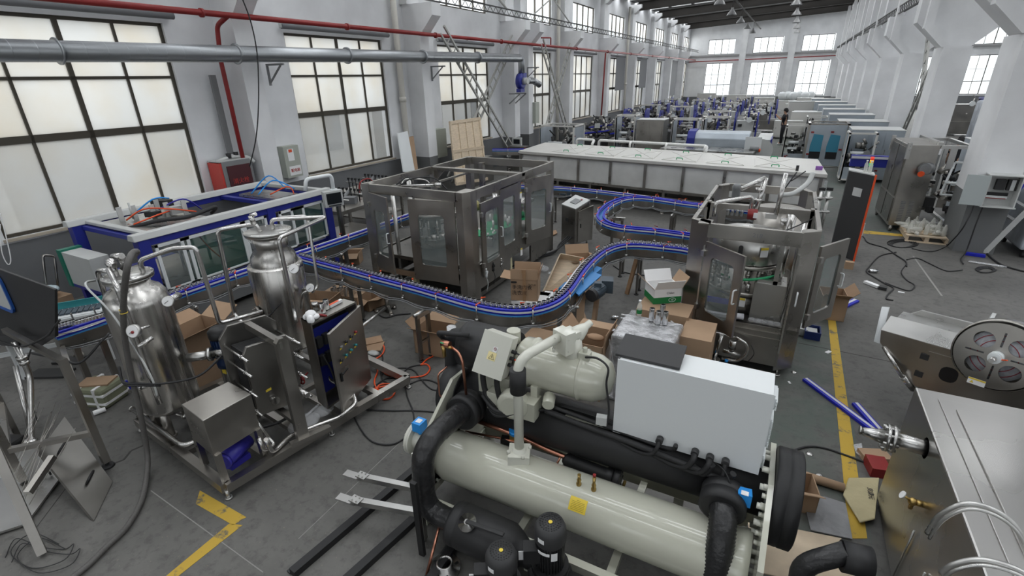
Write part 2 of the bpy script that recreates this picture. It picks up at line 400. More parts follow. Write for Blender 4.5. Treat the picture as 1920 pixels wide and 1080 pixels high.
fa=N.new('ShaderNodeMath'); fa.operation='MULTIPLY'; L.new(mr.outputs[0],fa.inputs[0]); L.new(lo,fa.inputs[1])
mxv=N.new('ShaderNodeMath'); mxv.operation='MAXIMUM'; L.new(fa.outputs[0],mxv.inputs[0]); mxv.inputs[1].default_value=.2; L.new(mxv.outputs[0],a.inputs[0])
L.new(tr.outputs[0],a.inputs[1]); L.new(tp.outputs[0],a.inputs[2])
c=N.new('ShaderNodeMixShader'); c.inputs[0].default_value=.06; L.new(a.outputs[0],c.inputs[1]); L.new(gl.outputs[0],c.inputs[2]); L.new(c.outputs[0],o.inputs[0])
clearg=bpy.data.materials.new('clear glass'); clearg.use_nodes=True; N=clearg.node_tree.nodes; L=clearg.node_tree.links; N.clear()
o=N.new('ShaderNodeOutputMaterial'); tp=N.new('ShaderNodeBsdfTransparent'); tp.inputs[0].default_value=(.93,.94,.94,1); gl=N.new('ShaderNodeBsdfGlossy'); gl.inputs['Roughness'].default_value=.05
c=N.new('ShaderNodeMixShader'); c.inputs[0].default_value=.05; L.new(tp.outputs[0],c.inputs[1]); L.new(gl.outputs[0],c.inputs[2]); L.new(c.outputs[0],o.inputs[0])
wn=[0]
def window(x,y,z,w,h,cols,rails,axis,gm,ft=.05,thick=None,proto=None):
    wn[0]+=1; nm='window_%d'%wn[0]
    if proto is not None:
        c=proto.copy(); C.objects.link(c); c.location=(x,y,z); c.name=nm; g=KIDS[proto.name][0].copy(); C.objects.link(g); g.parent=c; return c
    q=B()
    def bb(a0,z0,a1,z1,t): 
        if axis=='y': q.box(-.06-t,a0,z0,.0,a1,z1)
        else: q.box(a0,0,z0,a1,.06+t,z1)
    bb(0,0,w,ft,0); bb(0,h-ft,w,h,0); bb(0,0,ft,h,0); bb(w-ft,0,w,h,0)
    for i in range(1,cols):
        t=ft*(1.35 if (cols==4 and i==2) else .75); bb(w*i/cols-t/2,ft,w*i/cols+t/2,h-ft,.003)
    for r,t in rails: bb(ft,r-t/2,w-ft,r+t/2,.006)
    f=mk(q,nm,framem,local=True); f['kind']='structure'; f.location=(x,y,z)
    g=B()
    if axis=='y': g.box(-.045,ft/2,ft/2,-.035,w-ft/2,h-ft/2)
    else: g.box(ft/2,.035,ft/2,w-ft/2,.045,h-ft/2)
    mk(g,'pane',gm,f,local=True); kids(f); return f
p=None
for k in ks:
    a,c=wy(k)
    if c<Y0+.3: continue
    o=window(XL-.06,a,WB,3.4,WT-WB,4,[(1.48,.12),(2.40,.05)],'y',frost,.055,proto=p); p=p or o
p=None
for k in ks:
    a,c=wy(k)
    if c<Y0+.3: continue
    o=window(XL-.06,a,UB,3.4,UT-UB,4,[(.35,.03)],'y',clearg,.05,proto=p); p=p or o
for z,h,rl in ((1.3,3.25,[(1.1,.06),(2.1,.03)]),(5.4,1.45,[])):
    p=None
    for a,c in fw:
        o=window(a,Y1+.08,z,2.7,h,4,rl,'x',clearg,.05,proto=p); p=p or o
# window sills
for k in ks:
    a,c=wy(k)
    if c<0: continue
    q=B(); q.box(XL-.02,a-.03,WB-.045,XL+.05,c+.03,WB); struct(q,'window_sill',mat('sill',(.42,.37,.30),.8) if 'sill' not in MATS else MATS['sill'])
# neighbouring building seen through the left windows
nb=T('building','pale neighbouring building seen dimly through the frosted left windows','building',(-16,20,-.2))
q=B(); q.box(-19,-30,-.2,-16,75,4.3); mk(q,'wall',mat('outer plaster',(.30,.30,.29),.9),nb)
wf=mat('outside window grey',(.05,.06,.07),.3)
for k in range(-3,11):
    q=B(); q.box(-15.7,k*PER+3.6,-.2,-16,k*PER+4.6,4.3); mk(q,'pilaster',mat('outer pilaster',(.5,.5,.49),.9) if 'outer pilaster' not in MATS else MATS['outer pilaster'],nb)
for k in range(-3,11):
    q=B(); q.box(-16,k*PER+.6,1.0,-15.95,k*PER+3.0,3.1); mk(q,'window',wf,nb)
# left wall engaged pillars with corbels, and upper piers
p=None
for k in range(-1,9):
    yc=7.62+PER*k
    if p is None:
        pb=mk(B().box(XL,-.23,0,-10.3,.23,4.75),'pillar',wallr,local=True); p=pb; pb['kind']='structure'
        c=B(); c.prism([(-10.9,-.22,4.75),(-10.3,-.22,4.75),(-9.78,-.22,5.28),(-9.78,-.22,5.62),(-10.9,-.22,5.62)],(0,.44,0)); mk(c,'corbel',wallr,p,local=True)
        c=B(); c.box(XL,-.3,5.62,-10.62,.3,7.75); mk(c,'upper_pier',wallr,p,local=True)
        c=B(); c.prism([(-10.9,-.3,7.3),(-10.5,-.3,7.45),(-10.1,-.3,7.75),(-10.1,-.3,7.95),(-10.9,-.3,7.95)],(0,.6,0)); mk(c,'bracket',wallr,p,local=True)
        kids(p); p.location=(0,yc,0)
    else:
        o=dup(p,(0,yc,0)); o['kind']='structure'
# expansion-joint second pillar by the blower
o=dup(p,(0,21.25,0)); o['kind']='structure'
# right free-standing Y pillars
p=None
for k in range(-1,8):
    yc=13.25+PER*k
    if p is None:
        q=B(); q.box(3.45,-.3,0,4.1,.85,4.05); p=mk(q,'pillar',wallr,local=True); p['kind']='structure'
        c=B(); c.prism([(3.45,.0,4.05),(2.75,.0,4.72),(2.75,.0,5.35),(4.8,.0,5.35),(4.8,.0,4.72),(4.1,.0,4.05)],(0,.6,0)); mk(c,'corbel',wallr,p,local=True)
        c=B(); c.prism([(3.40,-.3,4.05),(2.9,-.3,4.55),(2.9,-.3,8.6),(3.1,-.3,8.6),(3.1,-.3,4.65),(3.62,-.3,4.05)],(0,.3,0)); mk(c,'rib',wallr,p,local=True)
        c=B(); c.box(3.2,0,5.35,4.35,.55,8.7); mk(c,'upper_pier',wallr,p,local=True)
        kids(p); p.location=(0,yc,0)
    else: o=dup(p,(0,yc,0)); o['kind']='structure'
# roof: beams across the hall, sheet between with skylight slots
p=None
for k in range(-2,9):
    y=7.62+PER*k+PER*.0
    if p is None:
        q=B()
        for xa,xb in ((-10.4,3.2),(4.3,17.6)):
            za,zb=roofz(xa),roofz(xb) 
            if xa>0: za,zb=roofz(3.2)+.05,roofz(3.2)-.6
            for w_,h0,h1 in ((.22,0,.04),(.03,.04,.5),(.22,.5,.54)):
                q.hexa([(xa,-w_/2,za+h0),(xb,-w_/2,zb+h0),(xb,w_/2,zb+h0),(xa,w_/2,za+h0),(xa,-w_/2,za+h1),(xb,-w_/2,zb+h1),(xb,w_/2,zb+h1),(xa,w_/2,za+h1)])
        p=mk(q,'beam',beamm,local=True); p['kind']='structure'; KIDS[p.name]=[]; p.location=(0,y,0)
    else: o=dup(p,(0,y,0)); o['kind']='structure'
# crane-rail beam on right and left corbels
q=B(); q.bar((2.95,Y0,5.42),(2.95,Y1,5.42),.04); q.bar((2.95,Y0,5.66),(2.95,Y1,5.66),.04); q.bar((3.15,Y0,5.5),(3.15,Y1,5.5),.03)
y=Y0
while y<Y1-.5: q.bar((2.95,y,5.42),(2.95,y+.22,5.66),.015); q.bar((2.95,y+.22,5.66),(2.95,y+.44,5.42),.015); y+=.44
struct(q,'beam',mat('crane rail steel',(.05,.05,.05),.6))
q=B()
for x0,x1,zf in ((XL-.3,3.75,lambda x:roofz(x)+.62),(3.75,XR+.3,lambda x:roofz(3.5)+.62-.05*(x-3.5))):
    segs=[]; y=Y0
    # slots: three skylight bands per bay
    nx=9
    X=[x0+(x1-x0)*i/nx for i in range(nx+1)]
    k=-3
    while y<Y1:
        bay=7.62+PER*k
        if bay>Y1: break
        for (sa,sb,op) in ((0,.9,0),(.9,1.5,1),(1.5,2.6,0),(2.6,3.2,1),(3.2,4.4,0),(4.4,5.25,0),(5.25,5.75,1),(5.75,PER,0)):
            a,c_=max(Y0,bay+sa),min(Y1+.3,bay+sb)
            if c_<=a: continue
            for i in range(nx):
                xa,xb=X[i],X[i+1]
                parts=[(xa,xb)] if not op else [(xa,xa+.2)]
                for u,w_ in parts:
                    q.hexa([(u,a,zf(u)),(w_,a,zf(w_)),(w_,c_,zf(w_)),(u,c_,zf(u)),(u,a,zf(u)+.05),(w_,a,zf(w_)+.05),(w_,c_,zf(w_)+.05),(u,c_,zf(u)+.05)])
        k+=1
struct(q,'ceiling',ceilm,loc=(0,0,8))
# yellow floor lines
ylw=mat('worn yellow floor paint',(.52,.34,.035),.7); N=ylw.node_tree.nodes; L=ylw.node_tree.links; b=N['Principled BSDF']
g=N.new('ShaderNodeNewGeometry'); no=N.new('ShaderNodeTexNoise'); no.inputs['Scale'].default_value=7; no.inputs['Detail'].default_value=8; no.inputs['Roughness'].default_value=.7; L.new(g.outputs['Position'],no.inputs['Vector'])
cr=N.new('ShaderNodeValToRGB'); e=cr.color_ramp.elements; e[0].position=.36; e[0].color=(.13,.12,.09,1); e[1].position=.45; e[1].color=(.50,.33,.045,1); L.new(no.outputs[0],cr.inputs[0]); L.new(cr.outputs[0],b.inputs['Base Color'])
def strip(pts,name='floor_marking'):
    q=B(); q.prism([(p.x,p.y,.001) for p in pts],(0,0,.002)); return struct(q,name,ylw)
strip([G(375,920),G(462,970),G(437,985),G(367,945)])
strip([G(455,985),G(335,1080),G(300,1090),G(430,982)])
strip([G(1552,596),G(1566,596),G(1626,1010),G(1592,1010)])
strip([G(1596,430),G(1700,440),G(1700,444),G(1596,436)])
jm=mat('floor joint',(.055,.053,.05),.9); jl=mat('pale floor joint',(.26,.255,.24),.9)
def joint(pts,w,m):
    q=B(); P=[G(u,v) for u,v in pts]
    for a,b_ in zip(P,P[1:]): q.bar(a+Z*.0008,b_+Z*.0008,w,.002)
    struct(q,'floor_line',m)
joint([(1497,643),(1660,676),(1930,745)],.012,jm); joint([(283,920),(493,1073)],.008,jl); joint([(1712,480),(1766,555)],.03,jl); joint([(206,872),(232,862),(246,845),(262,838),(278,832)],.022,jm); joint([(60,1000),(150,880)],.006,jm); joint([(760,820),(560,1010)],.006,jl)
# ---- light: daylight
sc=bpy.context.scene
w=bpy.data.worlds.new('world'); sc.world=w; w.use_nodes=True; bg=w.node_tree.nodes['Background']; bg.inputs[0].default_value=(.93,.97,1,1); bg.inputs[1].default_value=1.75
def area(name,loc,rot,sx,sy,e,col=(1,1,1)):
    l=bpy.data.lights.new(name,'AREA'); l.shape='RECTANGLE'; l.size=sx; l.size_y=sy; l.energy=e; l.color=col
    o=bpy.data.objects.new(name,l); C.objects.link(o); o.location=loc; o.rotation_euler=rot; return o
for k in range(-2,9):   # overcast sky above the skylight bands
    for x,zz in ((-3.6,roofz(-3.6)),(10.5,roofz(3.2)-.2)):
        area('skylight_daylight',(x,7.62+PER*k+2.95,zz+1.3),(0,0,0),13.,4.3,900,(.95,.975,1))
for k in range(-1,10):
    a,c=wy(k); area('window_daylight',(XL-.55,(a+c)/2,(UB+UT)/2),(0,-PI/2,0),1.5,3.4,75)
for a,c in fw: area('window_daylight',((a+c)/2,Y1+.8,4.2),(-PI/2,0,0),2.8,5.2,230)
sc.view_settings.view_transform='Standard'; sc.view_settings.look='None'; sc.view_settings.exposure=.22; sc.view_settings.gamma=1.; sc.view_settings.use_curve_mapping=False
sc.cycles.use_denoising=True; sc.cycles.max_bounces=8; sc.cycles.diffuse_bounces=4; sc.cycles.glossy_bounces=4; sc.cycles.transparent_max_bounces=12; sc.cycles.caustics_reflective=False; sc.cycles.caustics_refractive=False; sc.cycles.sample_clamp_indirect=6.
# ================= CONVEYORS AND CANS =================
def can_mesh(r=.031,h=.115,name='can'):
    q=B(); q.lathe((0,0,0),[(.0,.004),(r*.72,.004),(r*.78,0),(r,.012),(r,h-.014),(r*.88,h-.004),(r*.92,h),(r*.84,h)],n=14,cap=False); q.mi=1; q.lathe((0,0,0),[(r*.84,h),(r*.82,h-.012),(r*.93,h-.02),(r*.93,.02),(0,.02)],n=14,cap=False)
    return q
cans_proto=None
def place_can(p,label,group,rot=None,h=None):
    global cans_proto
    if cans_proto is None:
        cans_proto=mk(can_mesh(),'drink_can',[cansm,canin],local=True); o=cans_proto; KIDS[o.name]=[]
    else:
        o=cans_proto.copy(); C.objects.link(o)
    o.location=p; o.rotation_euler=rot or (0,0,random.random()*6)
    setp(o,label,'can',group); return o
clamp_lever_mesh=None
def conveyor(name,label,path,belt_z=.885,inner=1,hw=.045,feet=(),body_h=.15,cab=True,br=.62,side=1,guides=True,lev=orange):
    c0=path[0]; t=T(name,label,'conveyor',(c0.x,c0.y,0))
    P=[V((p.x,p.y,0)) for p in path]; z=belt_z
    w=hw+.035
    q=B(); q.sweep(P,[(-w,z-body_h),(w,z-body_h),(w,z-.012),(-w,z-.012)]); mk(q,'side_frame',steel,t)
    q=B(); q.sweep(P,[(-w-.004,z-.012),(w+.004,z-.012),(w+.004,z+.002),(-w-.004,z+.002)]); mk(q,'belt',cyan,t)
    if guides:
        for s in (1,-1):
            q=B(); a,b_=sorted((s*(hw-.005),s*(hw+.034)))
            if s>0 or inner: q.sweep(P,[(a,z+.050),(b_,z+.050),(b_,z+.078),(a,z+.078)])
            a,b_=sorted((s*hw,s*(hw+.03))); q.sweep(P,[(a,z+.010),(b_,z+.010),(b_,z+.030),(a,z+.030)])
            g=mk(q,'guide_rail',blue,t)
            q=B(); a,b_=sorted((s*(hw+.004),s*(hw+.037))); q.sweep(P,[(a,z+.030),(b_,z+.030),(b_,z+.055),(a,z+.055)]); mk(q,'wear_strip',railw,g)
    R=resample(P,br)
    for i,p in enumerate(R[:-1]):
        if i==0: continue
        d=(R[i+1]-R[i]).normalized(); r=V((d.y,-d.x,0))
        for s in ((1,-1) if side==1 else (1,)):
            o=p+r*s*(w+.028)
            q=B(); q.cyl(o+Z*(z-body_h*.75),o+Z*(z+.095),.009,n=8); q.cyl(o+Z*(z+.04),o-r*s*.07+Z*(z+.04),.005,n=6)
            q.cyl(o+Z*(z-body_h*.7)-d*.02,o+Z*(z-body_h*.7)+d*.02,.018,n=8); q.cyl(o+Z*(z-body_h*.5),o-r*s*.04+Z*(z-body_h*.5),.008,n=6)
            k=mk(q,'rail_bracket',steelb,t)
            q=B(); a=random.uniform(-.8,.8)+(.9 if s<0 else 0); dd=(d*math.cos(a)+r*math.sin(a)); q.cyl(o+Z*(z+.085),o+Z*(z+.106),.011,n=8); q.bar(o+Z*(z+.1),o+dd*.055+Z*(z+.118),.012,.008); mk(q,'clamp_lever',lev if s<0 else red if i%3 else orange,k)
    if cab:
        q=B()
        for j,(dx,sg) in enumerate(((0,.045),(.012,.06),(-.008,.03))):
            pts=[]
            for i,p in enumerate(resample(P,.16)):
                nn=resample(P,.16); d=(nn[min(i+1,len(nn)-1)]-nn[max(i-1,0)]).normalized(); r=V((d.y,-d.x,0))
                ph=(i*.16%br)/br; pts.append(p+r*(w+.04+dx)+Z*(z-body_h*.72-sg*math.sin(PI*ph)-.012*j))
            q.tube(pts,.007,6)
        mk(q,'cable_bundle',greym,t)
    for (x,y,ang) in feet:
        d=V((math.cos(ang),math.sin(ang),0))
        for s in (-1,1):
            o=V((x,y,0))+d*s*.10
            q=B(); q.post(o.x,o.y,.04,z-body_h-.03,.055,.035,ang)
            l=mk(q,'leg',steeld,t)
            q=B(); q.cyl(o,o+Z*.018,.042,.034,12); q.cyl(o+Z*.018,o+Z*.05,.012,n=8); mk(q,'foot',blackr,l)
        q=B(); q.bar(V((x,y,.28))-d*.1,V((x,y,.28))+d*.1,.03); q.bar(V((x,y,z-body_h-.06))-d*.12,V((x,y,z-body_h-.06))+d*.12,.05,.06)
        q.cyl(V((x,y,z-body_h-.03))-d*.16,V((x,y,z-body_h-.03))+d*.16,.02,n=8); mk(q,'leg_brace',steelb,t)
    return t
zc=1.0; bz_=.885
Bp=[(590,481),(640,493),(673,503),(707,512),(740,520),(773,528),(807,537),(840,547),(873,557),(905,565),(932,570),(960,573),(987,573),(1013,568),(1037,560),(1053,549),(1065,536),(1075,520),(1084,506),(1094,493),(1106,481),(1119,470),(1133,460),(1150,453),(1173,449),(1200,450),(1227,453),(1257,456),(1282,459)]
PB=[G(u,v,zc) for u,v in Bp]
for _ in range(2): PB=[PB[0]]+[(PB[i-1]+PB[i]*2+PB[i+1])/4 for i in range(1,len(PB)-1)]+[PB[-1]]
PB=[PB[0]+(PB[0]-PB[1]).normalized()*.5]+PB+[PB[-1]+V((.5,-.12,0))]
PB=cat(PB,4)
p0=G(785,640,.4); 
cvB=conveyor('can_conveyor','can conveyor with blue rails sweeping in an S bend to the filling cabinet',PB,inner=0,feet=[(-5.45,5.02,1.75),(-3.85,4.62,1.5),(-2.2,5.6,.1),(-1.85,8.05,1.6)])
for p in resample(PB,.0715)[2:-6]:
    place_can((p.x,p.y,bz_+.001),'open empty aluminium drink can queued in the row of cans on the S bend conveyor','cans queued on the S bend conveyor')
# conveyor A: along the blue machine and the left of the washer, turning right behind it toward the loop
PA=[V((-7.0,1.95,0)),V((-6.93,2.8,0)),V((-6.85,4.3,0)),V((-6.72,6.1,0)),V((-6.68,8.2,0)),V((-6.66,9.9,0)),V((-6.5,10.8,0)),V((-6.0,11.4,0)),V((-5.2,11.62,0)),V((-4.1,11.66,0)),V((-2.77,11.45,0)),V((-1.7,11.2,0)),V((-.4,10.95,0)),V((.6,10.8,0))]
PA=cat(PA,5)
cvA=conveyor('can_conveyor','long conveyor with blue rails running beside the blue machine and behind the rinsing cabinet',PA,inner=0,feet=[(-6.9,3.4,0),(-6.72,5.9,0),(-6.68,8.4,0),(-5.0,11.64,PI/2),(-3.4,11.57,PI/2),(-1.9,11.25,PI/2)],br=.7)
for p in resample(PA,.0715)[3:31]:
    place_can((p.x,p.y,bz_+.001),'open aluminium can standing on the conveyor in front of the blue framed machine','cans on the conveyor beside the blue machine')
# conveyor C: the hairpin loop out of the filler
Cp=[(1284,436),(1230,429),(1175,424),(1148,419),(1131,411),(1126,401),(1134,388),(1150,377),(1175,369),(1210,368),(1250,373),(1300,380)]
PC=[G(u,v,.97) for u,v in Cp]; PC=[PC[0]+V((.5,0,0))]+PC+[PC[-1]+V((1.2,-.1,0))]; PC=cat(PC,5)
cvC=conveyor('can_conveyor','hairpin loop conveyor with blue guide rails between the tunnel and the filling cabinet',PC,feet=[(-2.35,8.75,1.6),(-2.9,10.2,.2),(-1.9,10.95,1.5),(-1.2,10.9,1.5)],br=.5,side=1)
for i in range(18):
    x=-.95+.085*(i%6); y=10.6+.08*(i//6)
    place_can((x,y+.0,bz_+.001),'pale blue tinted can bunched up at the end of the hairpin conveyor','cans bunched by the filling cabinet').scale=(1,1,1.25)
# blue transfer bed with gear motor on the S bend
q=B(); q.prism([G(1113,512,.84),G(1072,545,.84),G(1085,556,.84),G(1128,518,.84)],Z*.02); q.prism([G(1113,512,.70),G(1072,545,.70),G(1085,556,.70),G(1128,518,.70)],Z*.135); one(q,'transfer_bed',cyan,'flat light blue side belt beside the S bend conveyor','belt')
def gearmotor(name,label,c,ax,m=greym,s=1.):
    c=V(c); ax=V(ax).normalized(); t=T(name,label,'motor',c)
    q=B(); q.lathe(c,[(.05*s,0),(.062*s,.01*s),(.062*s,.15*s),(.05*s,.17*s)],ax,16)
    for i in range(8):
        a=ax.orthogonal().normalized(); b=ax.cross(a); d=a*math.cos(i*PI/4)+b*math.sin(i*PI/4); q.bar(c+ax*.02*s+d*.062*s,c+ax*.14*s+d*.062*s,.006*s,.012*s)
    mk(q,'motor_body',m,t)
    q=B(); q.lathe(c,[(.064*s,-.04*s),(.066*s,0),(.05*s,.0)],ax,16); mk(q,'fan_cover',greyd,t)
    q=B(); q.cb(c+ax*.24*s,(.13*s,.13*s,.13*s),.3); q.cb(c+ax*.08*s+Z*.075*s,(.07*s,.07*s,.04*s),.3); mk(q,'gearbox',m,t); return t
gearmotor('gear_motor','grey geared motor mounted on the outside of the S bend conveyor',G(1112,552,.78),(.25,1,.1),bluen if 0 else mat('slate motor paint',(.05,.07,.09),.4),1.4)
gearmotor('gear_motor','dark grey drive motor under the straight conveyor behind the kiosk',G(1050,363,.78),(1,0,0),MATS['slate motor paint'],1.1)
# drive leg frame (two wide posts) right of the motor
# ================= MACHINE CABINETS (washer on the left, filler on the right) =================
def door(parent,a,bpt,z0,z1,win=(.16,.2,.16,.2),th=.03,m=steel,glass=acryl,handle=1,hside=1):
    """glazed guard door from plan point a (hinge) to b"""
    a,bpt=V((a[0],a[1],0)),V((bpt[0],bpt[1],0)); d=(bpt-a); L=d.length; d.normalize(); n=V((d.y,-d.x,0))
    c=(a+bpt)/2+Z*((z0+z1)/2)
    l,r,bm_,tp=win
    ww=L-(l+r)*L; hh=(z1-z0)*(1-bm_-tp); wc=a+d*(L*l+ww/2)+Z*(z0+(z1-z0)*bm_+hh/2)
    q=B(); q.holed([a+Z*z0,bpt+Z*z0,bpt+Z*z1,a+Z*z1],rrect(wc,d,Z,ww,hh,.05),n*th)
    dr=mk(q,'guard_door',m,parent)
    q=B(); q.prism(rrect(wc+n*th*.4,d,Z,ww+.01,hh+.01,.05),n*.006); mk(q,'window_pane',glass,dr)
    if handle:
        hx=a+d*(L*(.94 if hside>0 else .06))+n*(th); hz=z0+(z1-z0)*.42
        q=B(); q.pipe([hx+Z*hz,hx+n*.045+Z*hz,hx+n*.045+Z*(hz+.17),hx+Z*(hz+.17)],.009,.02,8); mk(q,'handle',whitep,dr)
    for zz in (z0+(z1-z0)*.15,z0+(z1-z0)*.85):
        q=B(); q.cb(a+n*(th+.006)+Z*zz,(.05,.05,.07),math.atan2(d.y,d.x)); mk(q,'hinge',steelb,dr)
    return dr
def valve_head(q,c,r,h,n,mats=None):
    for i in range(n):
        a=2*PI*i/n; p=V(c)+V((math.cos(a)*r,math.sin(a)*r,0))
        q.cyl(p,p-Z*h,.022,n=8); q.cyl(p-Z*h,p-Z*(h+.05),.034,n=8); q.cyl(p-Z*h*.5,p-Z*(h*.5+.04),.03,n=8)
# ---- washer
W0=V((-5.1,7.75,0)); t=T('rinsing_machine','large open topped stainless rinsing cabinet with five glazed doors inside the conveyor bend','machine',(-5.08,7.75,0))
x0,x1,y0,y1,zt=-6.1,-4.05,6.12,9.4,1.95
q=B()
q.post(x0+.07,y0+.07,.08,zt,.16,.16); q.prism([(x1-.2,y0,.08),(x1-.07,y0,.08),(x1,y0+.13,.08),(x1,y0+.3,.08),(x1-.2,y0+.3,.08)],(0,0,zt-.08))
q.post(x1-.06,y1-.06,.08,zt,.12,.12); q.post(x0+.06,y1-.06,.08,zt,.14,.14); q.post(x0+.05,y0+1.9,.5,zt,.1,.1); q.post(x1-.05,y0+1.75,.5,zt-.14,.1,.12)
q.box(-5.75,y1-.15,.8,-5.65,y1-.05,zt-.1)
mk(q,'frame_post',steel,t,bev=.004)
q=B(); hb=.15
q.box(x0+.03,y0,zt-hb,x1-.18,y0+.05,zt); q.box(x1-.05,y0+.28,zt-hb,x1,y1-.1,zt); q.box(x0,y0+.1,zt-hb,x0+.05,y1-.1,zt); q.box(x0+.1,y1-.05,zt-hb,x1-.1,y1,zt)
q.box(x0,y0+1.85,zt-.07,x1,y0+1.97,zt-.01); q.box(x0+.05,y0+1.2,zt-.35,x0+.09,y1,zt-.31)
q.prism([(x0+.05,y0+1.93,zt-.08),(x0+.05,y0+1.93,zt-.32),(x0+.3,y0+1.93,zt-.08)],(0,.03,0))
mk(q,'top_frame',steel,t,bev=.004)
q=B(); q.box(x0+.1,y0+.01,.42,x1-.15,y0+.05,.52); q.box(x1-.045,y0+.3,.30,x1-.005,y0+1.35,.72); q.box(x1-.045,y0+1.35,.5,x1-.005,y1-.1,.74);q.box(x0,y0+.1,.2,x0+.03,y1-.1,.75); q.box(x1-.04,y0+2.2,.12,x1-.004,y1-.1,.5)
q.box(x0+.02,y0+.02,.5,x0+.12,y0+.05,zt-.1); mk(q,'lower_panel',steel,t)
q=B(); q.box(x0+.08,y0+.1,.68,x1-.05,y1-.06,.74); q.box(x0+.1,y0+.1,.08,x0+.18,y1-.1,.16); q.box(x1-.18,y0+.1,.08,x1-.1,y1-.1,.16); q.box(x0+.1,y0+.1,.08,x1-.1,y0+.18,.16); q.box(x0+.1,y0+1.5,.08,x1-.1,y0+1.58,.16); mk(q,'bed_plate',steeld,t)
for x in (x0+.1,x1-.1):
    for y in (y0+.15,y0+1.6,y1-.15):
        q=B(); q.cyl((x,y,0),(x,y,.02),.05,.045); q.cyl((x,y,.02),(x,y,.1),.015); mk(q,'foot',steeld,t)
# doors: front-left ajar, front-right shut, side doors
door(t,(x0+.16,y0-.005),(x0+.72,y0-.22),.52,1.82,(.2,.2,.2,.2))
door(t,(x1-.22,y0-.005),(x1-1.02,y0-.12),.46,1.80,(.24,.2,.2,.17),hside=1)
door(t,(x1,y0+.36),(x1,y0+1.0),.52,1.72,(.2,.14,.14,.14))
door(t,(x1,y0+1.68),(x1,y0+1.04),.56,1.82,(.2,.14,.18,.16))
door(t,(x1+.01,y0+1.92),(x1+.22,y0+2.58),.60,1.82,(.2,.2,.2,.2))
q=B(); q.box(x1+.001,y0+1.74,.42,x1+.004,y0+1.82,.56); q.box(x1+.001,y0+1.74,1.5,x1+.004,y0+1.82,1.62); k=mk(q,'warning_label',paper,t,label='white label with a yellow header')
q=B(); q.box(x1+.004,y0+1.745,.535,x1+.006,y0+1.815,.56); q.box(x1+.004,y0+1.745,1.6,x1+.006,y0+1.815,1.62); mk(q,'label_header',yellow,k)
# insides: rotary rinser carousel, columns, box of scrap
q=B(); q.cyl((-5.35,7.0,.74),(-5.35,7.0,1.0),.30,n=28); q.cyl((-5.35,7.0,1.0),(-5.35,7.0,1.3),.12,n=20); q.cyl((-5.35,7.0,1.3),(-5.35,7.0,1.38),.42,n=32); q.cyl((-5.35,7.0,1.55),(-5.35,7.0,1.6),.3,n=28); valve_head(q,(-5.35,7.0,1.3),.38,.3,16); mk(q,'rotary_head',steel,t)
q=B(); q.cyl((-5.62,6.3,.15),(-5.62,6.3,1.75),.035,n=12); q.cyl((-5.62,6.3,.15),(-5.62,6.3,.2),.06); q.cyl((-5.75,6.9,.2),(-5.75,6.9,1.9),.04); q.cyl((-4.5,8.5,.74),(-4.5,8.5,1.7),.03); mk(q,'column',steelb,t)
q=B(); q.cyl((-4.62,7.5,.9),(-4.62,7.5,.915),.24,n=24); q.cyl((-4.7,8.1,.88),(-4.7,8.1,.895),.3,n=24); q.cyl((-4.5,8.8,.88),(-4.5,8.8,.895),.2,n=24); mk(q,'star_wheel',green,t)
q=B()
for i in range(10): a=i*.63; q.cyl((-4.62+.2*math.cos(a),7.5+.2*math.sin(a),.75),(-4.62+.2*math.cos(a),7.5+.2*math.sin(a),.95),.018); q.cyl((-4.7+.26*math.cos(a),8.1+.26*math.sin(a),.75),(-4.7+.26*math.cos(a),8.1+.26*math.sin(a),1.05),.02)
q.box(-5.0,7.25,.74,-4.3,7.3,.9); q.cyl((-4.7,8.1,.9),(-4.7,8.1,1.5),.05); q.cyl((-4.5,8.8,.9),(-4.5,8.8,1.3),.07); q.box(-4.9,8.5,1.2,-4.3,9.0,1.26); mk(q,'star_shaft',chrome,t)
q=B(); q.lathe((-5.1,7.9,1.2),[(.16,0),(.17,.1),(.12,.16)]); mk(q,'cam_ring',mat('olive cover',(.34,.30,.12),.5),t)
q=B(); a,b_=G(752,349,1.85),G(815,347,1.85); q.cyl(a,b_,.022); q.tube([a,a+V((-.05,.2,.08)),a+V((.1,.5,.03)),a+V((.3,.4,0))],.012,6,5); q.cyl(b_,b_+V((.1,.05,0)),.04); mk(q,'air_cylinder',steelb,t)
q=B(); q.tube([a+V((0,0,.02)),a+V((.1,.15,.1)),b_+V((-.1,.1,.1)),b_+V((.15,.15,-.1))],.012,6,6); q.tube([a+V((-.1,0,.02)),a+V((0,.2,.12)),a+V((.2,.1,.0))],.012,6,6); mk(q,'hose',blackr,t)
q=B(); q.box(-5.3,9.45,.9,-4.3,10.2,1.62); 
# air preparation units on the lower side panel
for i,(u,v) in enumerate(((912,520),(925,508),(940,500))):
    p=GX(u,v,x1+.03); q=B(); q.cyl(p,p+Z*.07,.022); q.cb(p+Z*.09,(.05,.05,.04)); q.cyl(p+Z*.11,p+Z*.16,.015); q.tube([p,p-Z*.1+V((.03,0,0)),p-Z*.25],.006,6,4); mk(q,'air_regulator',[whitep,blackr,chrome][i],t)
# open front hatch showing cream legs
q=B(); q.box(x0+.75,y0+.12,.1,x0+.85,y0+.2,.44); q.box(x1-.12,y0+1.4,.1,x1-.04,y0+1.48,.5); mk(q,'machine_leg',mat('pale yellow paint',(.62,.58,.36),.5),t)
